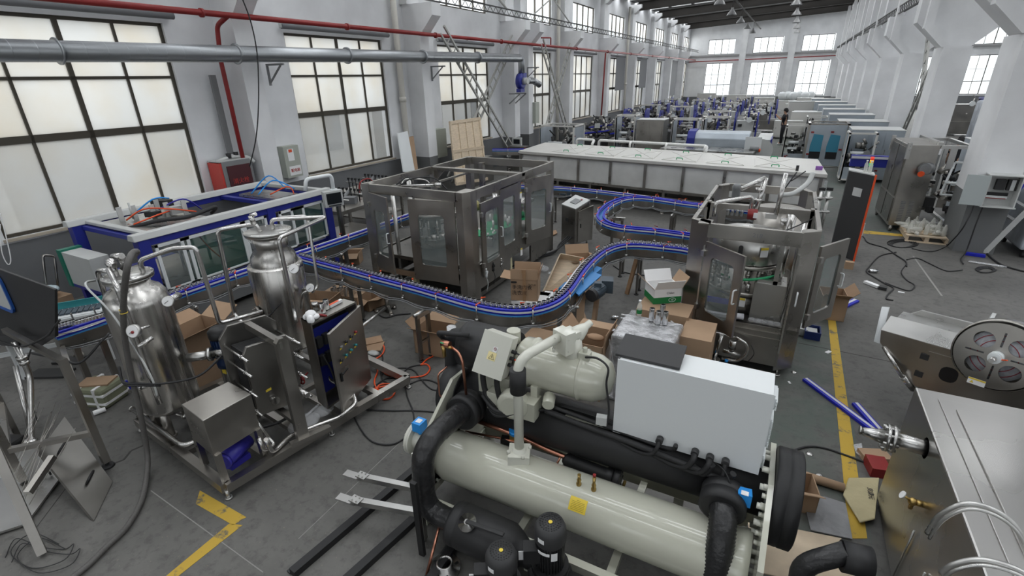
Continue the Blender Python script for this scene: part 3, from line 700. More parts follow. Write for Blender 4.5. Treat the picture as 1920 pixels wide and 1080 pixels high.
# ---- filler
t=T('filling_machine','stainless rotary filling cabinet with open doors and a round bowl inside, beside the wrapped stack','machine',(-.17,7.4,0))
x0,x1,y0,y1,zt=-.86,.53,6.12,8.75,1.87
ch=.2
q=B()
for sx,xa,xb in ((1,x0,x0+.24),(-1,x1,x1-.2)):
    q.prism([(xa,y0+.17,.1),(xb,y0,.1),(xb,y0+.14,.1),(xa+sx*.1,y0+.22,.1)],(0,0,zt-.1)); q.prism([(xa,y1-.25,.1),(xa+sx*.14,y1,.1),(xa+sx*.2,y1-.1,.1),(xa+sx*.1,y1-.27,.1)],(0,0,zt-.1))
q.box(x0+.02,y0+1.2,.7,x0+.09,y0+1.28,zt); q.box(x1-.09,y0+1.2,.7,x1-.02,y0+1.28,zt)
q.box(x0,y0+.17,.1,x0+.03,y0+.42,zt-.1); q.box(x1-.03,y0+.17,.1,x1,y0+.5,zt-.1)
mk(q,'frame_post',steel,t,bev=.004)
q=B(); q.box(x0+.22,y0,zt-.17,x1-.18,y0+.05,zt); q.box(x0,y0+.2,zt-.05,x0+.05,y1-.2,zt); q.box(x1-.05,y0+.2,zt-.05,x1,y1-.2,zt); q.box(x0+.15,y1-.05,zt-.12,x1-.15,y1,zt)
q.box(x0,y0+1.2,zt-.09,x1,y0+1.29,zt-.02); q.prism([(x0+.05,y0+1.2,zt-.08),(x0+.05,y0+1.2,zt-.28),(x0+.28,y0+1.2,zt-.08)],(0,.02,0)); q.prism([(x1-.05,y0+1.2,zt-.08),(x1-.05,y0+1.2,zt-.28),(x1-.28,y0+1.2,zt-.08)],(0,.02,0))
q.box(x0+.1,y0+.0,zt-.02,x0+.25,y0+.2,zt); mk(q,'top_frame',steel,t,bev=.004)
q=B(); q.box(x0+.2,y0+.005,.16,x1-.17,y0+.04,.6); q.box(x0+.2,y0-.004,.52,x1-.17,y0+.005,.53); q.box(x0,y0+.3,.16,x0+.02,y1-.2,.68); q.box(x1-.02,y0+.3,.16,x1,y1-.2,.68); q.box(x0+.2,y0+.03,.56,x1-.2,y0+.07,.66); mk(q,'lower_panel',steel,t)
q=B(); q.box(x0+.03,y0+.05,.6,x1-.03,y1-.05,.66); mk(q,'bed_plate',steeld,t)
for x,y in ((x0+.2,y0+.1),(x1-.15,y0+.1),(x0+.2,y1-.15),(x1-.15,y1-.15)):
    q=B(); q.cyl((x,y,0),(x,y,.02),.05,.04); q.cyl((x,y,.02),(x,y,.16),.016); mk(q,'foot',steelb,t)
c=V((-.20,6.80,0)); zb_,zt_=GY(1410,502,6.38).z,GY(1410,452,6.38).z; print('bowl',zb_,zt_); q=B(); q.lathe(c,[(.41,zb_),(.43,zb_+.02),(.43,zt_-.02),(.41,zt_),(.0,zt_+.02)],n=10); mk(q,'bowl_cover',steelb,t)
q=B(); q.cyl(c+Z*.66,c+Z*.95,.12,n=20); q.cyl(c+Z*.92,c+Z*.97,.46,n=36); q.cyl(c+Z*(zb_-.05),c+Z*zb_,.42,n=32); valve_head(q,c+Z*(zb_-.03),.37,.16,18); mk(q,'rotary_table',steel,t)
q=B(); q.cyl(c+Z*.66,c+Z*.90,.40,n=30); mk(q,'drum',steeld,t)
q=B()
for i in range(14): a=i*.449; p=c+V((.40*math.cos(a),.40*math.sin(a),.97)); q.cyl(p,p+Z*.11,.028,n=10)
mk(q,'bottle_lifter',chrome,t)
q=B()
for k in range(9): a=-1.5+k*.16; 
q.tube([c+V((.52*math.cos(a),.52*math.sin(a),zb_-.14+.01*i)) for i,a in enumerate([-1.6+.13*j for j in range(9)])],.018,6); q.tube([c+V((.34*math.cos(a),.34*math.sin(a),1.1)) for a in [-2.6+.1*j for j in range(7)]],.015,6); mk(q,'guide_arc',green,t)
q=B(); q.box(-.04,6.28,.66,.30,6.62,1.16); q.box(-.02,6.3,1.16,.24,6.5,1.20); mk(q,'drive_cover',steelb,t)
q=B()
for i in range(5): q.sph((.0+i*.07,6.22,.69),.04,8,(1.2,.6,.8))
mk(q,'plastic_bag',film,t)
q=B(); q.box(-.58,6.2,.66,-.2,6.26,.70); q.cyl((-.2,6.22,.70),(-.1,6.24,.70),.04); mk(q,'spare_rail',railw,t)
q=B(); q.box(-.75,6.35,.78,-.2,6.4,.84); mk(q,'inner_rail',blue,t)
q=B(); q.box(-.19,y0+.58,.72,-.05,y0+.585,.86) if 0 else q.cb(c+V((.02,-.465,.85)),(.14,.004,.12)); k=mk(q,'warning_label',paper,t,label='white and yellow warning label'); q=B(); q.cb(c+V((.02,-.468,.895)),(.13,.004,.03)); mk(q,'label_header',yellow,k)
q=B(); q.cb(c+V((.2,-.385,(zb_+zt_)/2+.03)),(.09,.004,.12),.5); k=mk(q,'warning_label',paper,t); q=B(); q.cb(c+V((.2,-.388,(zb_+zt_)/2+.075)),(.09,.004,.03),.5); mk(q,'label_header',yellow,k)
# sight glass, cap chute, top plumbing
q=B(); q.prism(rrect(c+V((-.06,-.42,(zb_+zt_)/2)),(1,0,0),Z,.05,.2,.024),(0,-.015,0)); mk(q,'sight_glass',greyd,t)
q=B(); q.pipe([(-.68,7.0,1.74),(-.68,7.0,1.93),(-.25,7.12,2.02),(-.25,7.12,1.8)],.025,.05); q.cyl((-.2,7.2,1.74),(-.14,7.22,2.25),.03); q.cyl((-.15,7.22,2.25),(-.4,7.05,2.12),.03); q.cyl((-.19,7.2,2.08),(-.19,7.2,2.12),.05);q.cyl((-.19,7.2,1.95),(-.19,7.2,1.98),.05); q.cyl((.05,7.3,1.75),(.08,7.35,2.3),.028); q.cb((.0,7.15,1.78),(.14,.08,.06)); q.cyl((.15,6.9,1.74),(.15,6.9,1.82),.03,.045); q.cyl((.25,7.6,.7),(.25,7.6,1.8),.06); q.cyl((.4,7.3,.7),(.4,7.3,1.7),.04)
mk(q,'piping',chrome,t)
q=B(); q.cyl((-.22,7.02,1.75),(-.22,7.02,1.87),.06,n=20); mk(q,'pressure_switch',red,t); q=B(); q.cb((-.18,6.965,1.81),(.05,.01,.07)); mk(q,'switch_label',paper,t)
q=B(); q.tube([(.05,7.35,2.02),(.2,7.5,2.02),(.35,7.7,2.12),(.4,7.8,2.25)],.032,8,6); mk(q,'braided_hose',greyl,t)
q=B(); q.tube([(.45,6.9,1.85),(.2,6.75,1.72),(-.05,6.7,1.62)],.008,6,5); q.tube([(-.6,7.0,1.95),(-.5,7.2,1.9),(-.3,7.1,2.0)],.008,6,5); q.tube([(.1,7.4,2.1),(.2,7.5,2.3),(.15,7.4,2.2),(.3,7.6,2.3)],.008,6,5); mk(q,'cable',blackr,t)
q=B(); q.lathe((-.5,7.75,1.85),[(.05,0),(.055,.02),(.055,.12),(.06,.13),(.06,.18),(.03,.2)]); mk(q,'capper_motor',greym,t)
q=B(); q.cyl((.1,7.9,.66),(.1,7.9,1.72),.32,n=30); mk(q,'capping_drum',steel,t)
q=B(); q.box(.15,6.3,1.0,.2,6.34,1.75); q.cyl((.2,6.5,1.2),(.22,6.5,1.74),.045); q.cyl((.36,6.3,.7),(.4,6.4,1.7),.012); q.cyl((.3,6.25,.7),(.36,6.35,1.7),.012); mk(q,'cap_chute',steelb,t)
# doors
door(t,(x0+.24,y0-.01),(x0+.70,y0-.42),.66,1.66,(.2,.2,.14,.16),hside=1)
_a,_b=G(1522,464,1.66),G(1590,446,1.66); door(t,(x1+.02,y0+.28),(_b.x,_b.y),.62,1.66,(.2,.2,.16,.16))
q=B(); q.box(x1-.19,y0-.02,.36,x1-.17,y0+.0,1.62); q.box(x0+.2,y0-.01,.16,x0+.22,y0+.0,1.6); mk(q,'door_stop',steelb,t)
q=B(); q.pipe([(x1-.12,y0-.02,1.02),(x1-.12,y0-.07,1.02),(x1-.12,y0-.07,1.18),(x1-.12,y0-.02,1.18)],.009,.02,8); mk(q,'handle',whitep,t)
# manifold with valves on the lower front
q=B(); yv=y0-.08
q.cyl((x0+.32,yv,.52),(x0+.72,yv,.50),.016); q.cyl((x0+.32,yv,.49),(x0+.32,yv,.55),.024); q.cyl((x0+.30,yv,.52),(x0+.33,yv,.52),.03)
q.pipe([(x0+.72,yv,.5),(x0+.86,yv,.44),(x0+.88,yv,.30),(x0+.78,yv,.17),(x0+.6,yv,.17)],.022,.06); q.cyl((x0+.52,yv-.02,.14),(x0+.56,yv-.02,.5),.024); q.cyl((x0+.6,yv-.02,.3),(x0+.8,yv,.26),.03)
for x,z in ((x0+.45,.45),(x0+.70,.42)): q.cyl((x,yv-.03,z-.07),(x,yv-.03,z+.05),.045,n=16); q.cyl((x,yv-.03,z-.1),(x,yv-.03,z-.07),.03)
q.cyl((x0+.26,yv-.02,.22),(x0+.46,yv-.02,.20),.045,n=16); q.cyl((x0+.53,yv-.03,.09),(x0+.53,yv-.03,.16),.06)
q.cyl((x0+.66,yv,.06),(x0+.66,yv,.1),.05)
mk(q,'valve_manifold',chrome,t)
q=B(); q.cyl((x0+.46,yv-.03,.235),(x0+.49,yv-.03,.235),.02); q.cyl((x0+.66,yv-.03,.15),(x0+.66,yv-.03,.18),.02); mk(q,'valve_cap',cyand,t)
q=B(); q.tube([(x0+.42,yv-.05,.5),(x0+.3,yv-.06,.48),(x0+.24,yv-.05,.35),(x0+.26,yv-.04,.25)],.005,6,5); q.tube([(x0+.9,yv-.02,.45),(x0+.95,yv-.05,.35),(x0+.9,yv-.04,.22)],.005,6,5); mk(q,'air_hose',blackr,t)
txt('218',.07,(-.1,y0-.003,zt-.085),(1,0,0),Z,MATS['mid grey enamel'],'marking',t)
# ---- kiosk
kb=G(1077,466,0); t=T('control_kiosk','free standing stainless control kiosk with a sloping touch panel','control panel',kb)
w_,d_=.36,.42; 
bx0,by0=kb.x-.42,kb.y+.02
hgt=1.0
A,Bq,Cq,D=V((kb.x-.36,kb.y+.1,0)),V((kb.x,kb.y,0)),V((kb.x+.17,kb.y+.4,0)),V((kb.x-.2,kb.y+.5,0))
hts=(.93,.88,1.0,1.06)
q=B(); q.hexa([A+Z*.1,Bq+Z*.1,Cq+Z*.1,D+Z*.1,A+Z*hts[0],Bq+Z*hts[1],Cq+Z*hts[2],D+Z*hts[3]]); mk(q,'cabinet_body',steel,t,bev=.005)
q=B(); e=[A+Z*(hts[0]+.001),Bq+Z*(hts[1]+.001),Cq+Z*(hts[2]+.001),D+Z*(hts[3]+.001)]; cc=sum(e,V())/4; q.prism([p+(p-cc)*.03 for p in e],(0,0,.02)); mk(q,'top_plate',greyl,t,bev=.003)
q=B(); q.prism([cc+(p-cc)*.42+Z*.022 for p in e],(0,0,.012)); mk(q,'touch_screen',greym,t)
q=B(); q.cyl(cc+V((.1,.1,.02)),cc+V((.1,.1,.06)),.022); mk(q,'stop_button',red,t)
q=B(); m_=(A*.6+Bq*.4)+Z*.62; dd=(Bq-A).normalized(); nn=V((dd.y,-dd.x,0)); q.prism([m_-dd*.035-Z*.04,m_+dd*.035-Z*.04,m_+dd*.035+Z*.04,m_-dd*.035+Z*.04],nn*.01); mk(q,'air_vent',greyd,t)
dd=(Cq-Bq).normalized(); nn=V((dd.y,-dd.x,0)); q=B(); a_=Bq+dd*.08; q.prism([a_+Z*.14,Cq+nn*.1+Z*.14,Cq+nn*.1+Z*.92,a_+Z*.82],nn*.02); dk=mk(q,'cabinet_door',steel,t); q=B(); q.cb(a_+dd*.06+nn*.035+Z*.5,(.02,.03,.09)); mk(q,'handle',blackr,dk)
for p in (A,Bq,Cq,D): q=B(); pp=p*.9+sum((A,Bq,Cq,D),V())/4*.1; q.cyl(pp,pp+Z*.11,.02); mk(q,'foot',steeld,t)
for i in range(3):
    q=B(); s=A*.5+Bq*.5; q.tube([s+V((.05*i,.0,.25)),s+V((-.1+.04*i,-.25,.12)),V((-4.0,9.3,.03+.02*i)),V((-4.3,8.7,.03)),V((-4.4,8.2,.04))],.018,8,6); one(q,'power_cable',blackr,'thick black cables looping from the foot of the kiosk to the left cabinet','cable','cables from the kiosk')
# ================= SKID: two tanks, plate heat exchanger, pump box, control cabinet =================
def flange_bolts(q,c,ax,r,n,s=.012,l=.03):
    c=V(c); ax=V(ax).normalized(); a=ax.orthogonal().normalized(); b=ax.cross(a)
    for i in range(n):
        p=c+(a*math.cos(2*PI*i/n)+b*math.sin(2*PI*i/n))*r; q.cyl(p-ax*l/2,p+ax*l/2,s,n=6)
def gauge(parent,c,n,r=.04,needle=1):
    c=V(c); n=V(n).normalized()
    q=B(); q.lathe(c,[(r,-.025),(r,.012),(r*.9,.012)],n,20); g=mk(q,'pressure_gauge',steelb,parent)
    q=B(); q.lathe(c,[(r*.88,.012),(r*.88,.014)],n,20); mk(q,'dial',paper,g)
    a=n.orthogonal().normalized(); q=B(); q.bar(c+n*.017-a*r*.2,c+n*.017+a*r*.6,.004,.003); mk(q,'needle',blackr if needle else red,g); return g
t=T('treatment_skid','stainless skid base of square tube carrying two tanks, a plate exchanger and a pump box','skid',(-4.7,2.7,0))
SK=[V((-3.98,1.8,0)),V((-5.76,1.98,0)),V((-5.45,4.25,0)),V((-3.62,3.95,0))]
q=B(); z=.13
for a,b_ in ((0,1),(1,2),(2,3),(3,0)): q.bar(SK[a]+Z*z,SK[b_]+Z*z,.08,.09)
for f in (.2,.38,.58,.8): q.bar(SK[0].lerp(SK[3],f)+Z*z,SK[1].lerp(SK[2],f)+Z*z,.07,.06)
q.bar(SK[0].lerp(SK[1],.45)+Z*z,SK[3].lerp(SK[2],.45)+Z*z,.06,.06)
mk(q,'base_frame',steel,t)
for p in SK+[SK[0].lerp(SK[3],.5)]:
    q=B(); q.cyl(p,p+Z*.02,.035,.03); q.cyl(p,p+Z*.1,.018); mk(q,'foot',steelb,t)
q=B(); q.pipe([SK[1]+V((-.12,.02,.24)),SK[0].lerp(SK[1],.42)+V((-.02,.02,.24)),SK[0].lerp(SK[1],.38)+V((.03,.25,.24)),SK[0].lerp(SK[1],.2)+V((.05,.4,.24))],.024,.06); q.cyl(SK[1]+V((-.12,.02,.24)),SK[1]+V((-.1,.02,.24)),.032)
q.pipe([(-3.86,2.2,.42),(-3.9,2.25,.2),(-3.95,2.5,.21),(-3.72,2.95,.21),(-3.72,3.2,.22),(-3.95,3.35,.3),(-4.1,3.2,.4),(-4.12,3.2,.6)],.022,.07)
q.cyl((-3.95,3.33,.3),(-3.88,3.4,.34),.035); q.pipe([(-4.15,3.1,.5),(-4.12,3.2,.62),(-4.15,3.25,.86),(-4.2,3.3,1.08)],.02,.05)
q.cyl((-4.16,3.25,.86),(-4.17,3.26,.98),.03); q.cyl((-4.12,3.2,.62),(-4.12,3.2,.66),.04); q.sph((-4.12,3.2,.72),.045)
mk(q,'pipework',chrome,t)
q=B(); q.cyl((-4.19,3.28,1.08),(-4.22,3.3,1.28),.026); k=mk(q,'flow_meter',acryl,t); q=B(); q.cyl((-4.19,3.28,1.06),(-4.19,3.28,1.09),.036); q.cyl((-4.22,3.3,1.27),(-4.225,3.305,1.31),.036); mk(q,'end_fitting',chrome,k)
q=B(); hv=G(566,711,.62); a=[hv+V((.05*math.cos(i*PI/6),-.01,.05*math.sin(i*PI/6))) for i in range(13)]; q.tube(a,.009,6); q.bar(a[0],a[6],.008); q.bar(a[3],a[9],.008); q.cyl(hv,hv+V((-.02,.1,.02)),.008); mk(q,'valve_wheel',red,t)
def tank(c,r,z0,z1,zl,rl,label,legs,shoulder=.16,flat=0):
    t=T('pressure_tank',label,'tank',(c[0],c[1],.13)); c=V((c[0],c[1],0))
    q=B(); pr=[(.02,z0-.09),(r*.5,z0-.075),(r*.85,z0-.03),(r,z0+.04),(r,z1)]
    if flat: pr+=[(r*.98,z1+.012),(r*.86,z1+.015),(r*.86,z1+.03),(r*.80,z1+shoulder*.5),(r*.6,z1+shoulder*.9),(rl,z1+shoulder)]
    else: pr+=[(r*.97,z1+shoulder*.35),(r*.84,z1+shoulder*.72),(rl,z1+shoulder)]
    pr+=[(rl,zl-.03)]; q.lathe(c,pr,n=40); mk(q,'tank_shell',tanks,t)
    q=B(); q.lathe(c,[(rl*1.3,zl-.03),(rl*1.3,zl),(rl*1.28,zl+.004),(0,zl+.004)],n=32); q.lathe(c,[(rl*1.27,zl-.045),(rl*1.27,zl-.032)],n=32); flange_bolts(q,c+Z*(zl-.01),Z,rl*1.17,14,.009,.04); mk(q,'lid_flange',steelb,t)
    for a in legs:
        p=c+V((math.cos(a),math.sin(a),0))*r*.72; q=B(); q.cyl(p+Z*.15,p+Z*(z0+.05),.042,n=12); q.cyl(p+Z*.15,p+Z*.17,.06); mk(q,'leg',steel,t)
    return t,c
t1,c1=tank((-5.27,2.14),.27,.44,1.60,1.88,.16,'front stainless pressure tank with a red dotted gauge and a grey hose over its lid',(-.9,.7,2.3,3.9),.17)
q=B(); L_=1.88
h0=c1+V((.12,.08,L_)); q.pipe([h0,h0+Z*.13,h0+V((.16,.22,.20)),h0+V((.33,.35,.20)),h0+V((.35,.36,-.62)),h0+V((.5,.75,-.62))],.022,.05,10)
q.pipe([c1+V((-.02,-.12,L_+.03)),c1+V((.0,-.13,L_+.10)),c1+V((.33,-.24,L_+.04)),c1+V((.36,-.25,.95)),c1+V((.38,-.25,.7))],.024,.06)
q.pipe([c1+V((-.05,-.1,L_+.06)),c1+V((-.26,-.12,L_+.04)),c1+V((-.30,-.13,1.2))],.022,.05)
for dx,dy in ((-.08,-.06),(.0,-.1),(-.1,.04)): q.cyl(c1+V((dx,dy,L_)),c1+V((dx,dy,L_+.14)),.028); q.sph(c1+V((dx,dy,L_+.13)),.038); q.cyl(c1+V((dx-.06,dy,L_+.13)),c1+V((dx+.06,dy,L_+.13)),.022)
q.cyl(c1+V((-.16,.0,L_+.15)),c1+V((-.04,.02,L_+.17)),.03)
mk(q,'pipework',chrome,t1)
a=c1+V((.20,-.22,1.12)); ga=GY(250,621,1.80); gauge(t1,ga,(.5,-1,.35),.058)
q=B(); q.cyl(ga,ga+V((.02,.12,0)),.012); q.cyl(ga+V((0,.12,-.12)),ga+V((-.01,0,-.16)),.02); mk(q,'gauge_stub',chrome,t1)
q=B(); q.sph(ga+V((.016,-.016,.0)),.013,8); mk(q,'gauge_marker',red,t1)
g2=GY(315,565,1.97); gauge(t1,g2,(.7,-.8,.3),.045); q=B(); q.cyl(g2,g2+V((-.05,.12,0)),.03); mk(q,'gauge_stub',chrome,t1)
q=B(); p=c1+V((.26,.16,.95)); d=V((.5,.4,.05)).normalized(); q.cyl(p,p+d*.2,.045); q.cyl(p+d*.2,p+d*.23,.07); q.cyl(p+d*.23,p+d*.42,.035); mk(q,'level_sensor',steelb,t1)
q=B(); p=c1+V((.18,-.32,.86)); q.cyl(p+V((-.08,-.02,-.05)),p+V((.16,.05,.05)),.022); mk(q,'ball_valve',chrome,t1); q=B(); q.bar(p+V((-.02,-.03,.0)),p+V((-.03,-.04,.10)),.025,.012); mk(q,'valve_handle',blue,t1)
q=B(); q.tube([c1+V((.06,-.34,1.07)),c1+V((.2,-.4,.98)),c1+V((.36,-.35,.98)),c1+V((.46,-.2,.92)),c1+V((.6,.05,.9)),c1+V((.62,.3,1.0))],.011,6,6); q.tube([c1+V((.06,-.34,1.05)),c1+V((.2,-.4,.96)),c1+V((.36,-.37,.97)),c1+V((.44,-.22,.9))],.01,6,6); mk(q,'cable',blackr,t1)
q=B(); q.pipe([c1+V((.0,.0,.38)),c1+V((.02,0,.28)),c1+V((.2,.05,.28)),c1+V((.3,.1,.4))],.02,.04); q.sph(c1+V((.12,.02,.28)),.035); q.cyl(c1+V((.12,.0,.3)),c1+V((.08,-.05,.4)),.006); mk(q,'drain_valve',chrome,t1)
t2,c2=tank((-5.2,3.62),.31,.44,1.50,1.92,.20,'rear stainless pressure tank with a white dial gauge behind the plate exchanger',(-.9,.7,2.3,3.9),.24,flat=1)
q=B(); L_=1.92
q.pipe([c2+V((.03,.05,L_)),c2+V((.03,.05,L_+.12)),c2+V((.42,.52,L_+.08)),c2+V((.33,-.12,L_-.02)),c2+V((.36,-.14,1.0)),c2+V((.44,-.2,.9))],.024,.06)
q.pipe([c2+V((-.02,-.08,L_)),c2+V((-.05,-.1,L_+.10)),c2+V((-.28,-.42,L_+.08)),c2+V((-.30,-.46,.95)),c2+V((-.1,-.5,.9))],.024,.06)
q.pipe([c2+V((.04,.15,L_+.12)),c2+V((.2,.4,L_+.1)),c2+V((.28,.36,L_+.06)),c2+V((.32,.3,1.15)),c2+V((.3,.2,1.1))],.018,.05)
q.cyl(c2+V((-.05,-.12,L_+.1)),c2+V((-.06,-.13,L_+.2)),.03); q.cyl(c2+V((-.06,-.13,L_+.2)),c2+V((-.0,-.1,L_+.22)),.022); mk(q,'pipework',chrome,t2)
g3=GY(551,504,c2.y-.26); gauge(t2,g3,(.6,-.8,.35),.055); q=B(); q.cyl(g3,g3+V((-.06,.14,0)),.03); mk(q,'gauge_stub',chrome,t2)
q=B(); p=c2+V((-.05,-.31,.98)); q.cyl(p,p+V((-.01,-.03,0)),.075); flange_bolts(q,p+V((0,-.04,0)),(0,1,0),.058,8,.008,.03); q.cyl(p,p+V((-.01,-.10,-.03)),.05,.035); mk(q,'probe_port',steeld,t2)
q=B(); q.tube([p+V((0,-.1,-.04)),p+V((.1,-.12,-.05)),p+V((.22,-.06,0)),p+V((.32,.1,.15))],.009,6,6); mk(q,'cable',blackr,t2)
gauge(t2,c2+V((.52,.02,1.27)),(.6,-.8,.2),.05); q=B(); q.cyl(c2+V((.52,.03,1.27)),c2+V((.36,.05,1.2)),.03); q.pipe([c2+V((.38,-.05,1.0)),c2+V((.42,-.02,1.2)),c2+V((.5,.04,1.24))],.014,.03); mk(q,'gauge_stub',chrome,t2)
# blue vertical pump between the tanks
pc=V((-4.92,2.62,0)); t=T('vertical_pump','blue vertical multistage pump with a black fan cap between the two tanks','pump',(pc.x,pc.y,.13))
q=B(); q.lathe(pc,[(.11,.15),(.11,.2),(.085,.22),(.085,.72),(.1,.73)],n=20); mk(q,'pump_sleeve',chrome,t)
q=B(); q.lathe(pc,[(.10,.72),(.105,.78),(.085,.84),(.095,.86),(.095,1.06)],n=20)
for i in range(20): a=i*PI/10; d=V((math.cos(a),math.sin(a),0)); q.bar(pc+d*.1+Z*.88,pc+d*.1+Z*1.06,.006,.012)
q.cb(pc+V((.11,.02,.97)),(.07,.1,.1)); mk(q,'motor_body',bluen,t)
q=B(); q.lathe(pc,[(.108,1.06),(.112,1.08),(.11,1.14),(.08,1.17),(0,1.175)],n=24); mk(q,'fan_cover',black,t)
q=B(); q.cb(pc+V((.04,-.082,.69)),(.06,.01,.05)); mk(q,'label',yellow,t)
q=B(); q.tube([pc+V((.12,.0,1.0)),pc+V((.17,-.03,.95)),pc+V((.12,-.1,.88)),pc+V((-.1,-.15,.9))],.009,6,6); mk(q,'cable',greyd,t)
# plate heat exchanger
hx=T('heat_exchanger','stainless plate heat exchanger clamped with long threaded rods in front of the rear tank','heat exchanger',(-4.45,2.75,.13))
ex=V((-.985,.1,0)); ey=V((.13,.99,0))    # ex: away from viewer side; plates face the camera direction
# front (movable) plate corners from the photo: top left (455,600) top right (512,635); thickness direction = long side
o=V((-4.22,2.40,0)); L1=V((.16,.42,0)); D1=V((-.62,.12,0))   # front plate lies along L1; depth D1
def hp(f,g,z): return o+L1*f+D1*g+Z*z
q=B(); q.prism([hp(0,0,.42),hp(1,0,.42),hp(1,0,1.12),hp(.9,0,1.2),hp(.1,0,1.2),hp(0,0,1.12)],D1.normalized()*.035); mk(q,'front_plate',steeld,hx,bev=.006)
q=B(); q.prism([hp(-.12,.55,.36),hp(1.1,.55,.36),hp(1.1,.55,1.22),hp(.9,.55,1.32),hp(.1,.55,1.32),hp(-.12,.55,1.2)],D1.normalized()*.03); mk(q,'rear_plate',steeld,hx,bev=.006)
q=B()
for i in range(14):
    g=.09+.45*i/14; q.prism([hp(.06,g,.46),hp(.94,g,.46),hp(.94,g,1.12),hp(.06,g,1.12)],D1.normalized()*.014)
mk(q,'plate_pack',greyd,hx)
for zz in (.5,.72,.95,1.12):
    for f in (-.04,1.04):
        q=B(); q.cyl(hp(f,-.22,zz),hp(f,.6,zz),.012,n=8); q.cyl(hp(f,-.03,zz),hp(f,.0,zz),.024,n=6); mk(q,'threaded_rod',chrome,hx)
q=B(); q.bar(hp(.5,-.55,1.27),hp(.5,.56,1.27),.06,.07); q.bar(hp(.5,-.55,.36),hp(.5,.56,.36),.06,.05); mk(q,'carrying_bar',steel,hx)
q=B(); q.prism([hp(.38,-.55,.17),hp(.62,-.55,.17),hp(.62,-.55,1.3),hp(.55,-.55,1.34),hp(.45,-.55,1.34),hp(.38,-.55,1.3)],D1.normalized()*.06); q.bar(hp(.2,-.55,.19),hp(1.1,-.55,.19),.06,.05); mk(q,'support_post',steel,hx)
q=B(); q.cyl(hp(.35,0,.56),hp(.35,-.1,.56),.035); q.cyl(hp(.35,-.09,.56),hp(.35,-.1,.56),.045);  q.cyl(hp(.85,0,.62),hp(.85,-.4,.6),.028); q.cyl(hp(.85,0,.62),hp(.85,-.03,.62),.04); mk(q,'port_nozzle',chrome,hx)
for f,zz in ((.25,.66),(.75,.76)): q=B(); q.prism([hp(f,-.004,zz),hp(f+.12,-.004,zz+.01),hp(f+.12,-.004,zz+.035),hp(f,-.004,zz+.025)],-D1.normalized()*.002); mk(q,'label',yellow,hx)
# pump box on legs with a violet motor
bx=T('pump_box','low stainless box on square legs at the skid corner above a violet motor','box',(-4.2,2.05,.13))
A=[V((-4.42,1.86,0)),V((-4.01,1.80,0)),V((-3.99,2.25,0)),V((-4.38,2.29,0))]
q=B(); q.hexa([p+Z*.47 for p in A]+[p+Z*.86 for p in A]); mk(q,'cover_box',steel,bx,bev=.006)
for p in A: q=B(); q.post(p.x*.985-.062,p.y+(.03 if p.y<2 else -.03),.15,.48,.05); mk(q,'leg',steel,bx)
q=B(); q.cyl((-4.17,2.2,.30),(-4.1,1.92,.30),.075,n=20); q.cyl((-4.1,1.92,.3),(-4.09,1.89,.3),.08,n=20); q.cb((-4.17,2.05,.18),(.15,.2,.06)); q.cyl((-4.09,1.89,.3),(-4.088,1.885,.3),.06); mk(q,'motor',bluev,bx)
q=B(); q.pipe([(-4.05,2.25,.55),(-4.03,2.32,.3),(-3.96,2.33,.22),(-3.95,2.2,.25),(-3.97,2.2,.4)],.02,.04); mk(q,'pipe_loop',chrome,bx)
# control cabinet with open door
cb=T('control_cabinet','stainless electrical cabinet with its button covered door swung open, cans and a rag on top','electrical cabinet',(-4.25,3.5,.13))
A1=G(614,767,.2); A1.z=0; zt=GV(588,607,A1); A=[G(564,597,zt),A1,G(668,565,zt),G(645,559,zt)]
for _p in A: _p.z=0
q=B(); 
q.prism([p+Z*(zt-.02) for p in A],(0,0,.02)); q.prism([p+Z*.2 for p in A],(0,0,.02))
for i,j in ((0,1),(2,3),(3,0)): 
    d=(A[j]-A[i]).normalized(); n_=V((-d.y,d.x,0)); q.prism([A[i]+Z*.2,A[j]+Z*.2,A[j]+Z*zt,A[i]+Z*zt],n_*.015)
mk(q,'cabinet_body',steel,cb)
q=B(); q.prism([A[0].lerp(A[1],.3)+V((.0,.03,.3)),A[3].lerp(A[2],.3)+V((0,-.03,.3)),A[3].lerp(A[2],.3)+V((0,-.03,1.1)),A[0].lerp(A[1],.3)+V((0,.03,1.1))],(.01,0,0)); mk(q,'mounting_plate',bluef,cb)
q=B()
for i in range(10): q.cb(A[0].lerp(A[1],.5)+V((.01,.1+.1*(i%5),.95-.22*(i//5))),(.05,.07,.12))
for i in range(3): q.tube([A[0].lerp(A[1],.6)+V((.02,.1+.1*i,.8)),A[0].lerp(A[1],.8)+V((.02,.15+.1*i,.6)),A[0].lerp(A[1],.6)+V((.02,.2+.08*i,.35))],.012,6,5)
mk(q,'contactors',greyd,cb)
dA=V((-3.98,3.88,0)); dB=V((-3.80,3.15,0))   # door: hinge at far edge
dA,dB=G(692,706,.22),G(640,772,.22); dA.z=dB.z=0; print('cab',zt,A,dA,dB,GV(612,608,dB),GV(666,567,dA))
d=(dB-dA).normalized(); n_=V((-d.y,d.x,0)); 
if n_.x<0: n_=-n_
q=B(); q.prism([dA+Z*.2,dB+Z*.2,dB+Z*1.17,dA+Z*1.17],n_*.03); dr=mk(q,'cabinet_door',steel,cb,bev=.004)
for r_,zz,fs,ms in ((0,.94,(.78,.62,.46,.30),(greym,blackr,blackr,red)),(1,.80,(.84,.68,.52,.36),(blackr,teal,teal,teal))):
    for f,m_ in zip(fs,ms):
        p=dA.lerp(dB,f)+n_*.03+Z*zz; q=B(); q.cyl(p,p+n_*.025,.014,n=10); b_=mk(q,'button',m_,dr); q=B(); q.prism([p-Z*.035-d*.018,p-Z*.035+d*.018,p-Z*.018+d*.018,p-Z*.018-d*.018],n_*.002); mk(q,'button_label',yellow,b_)
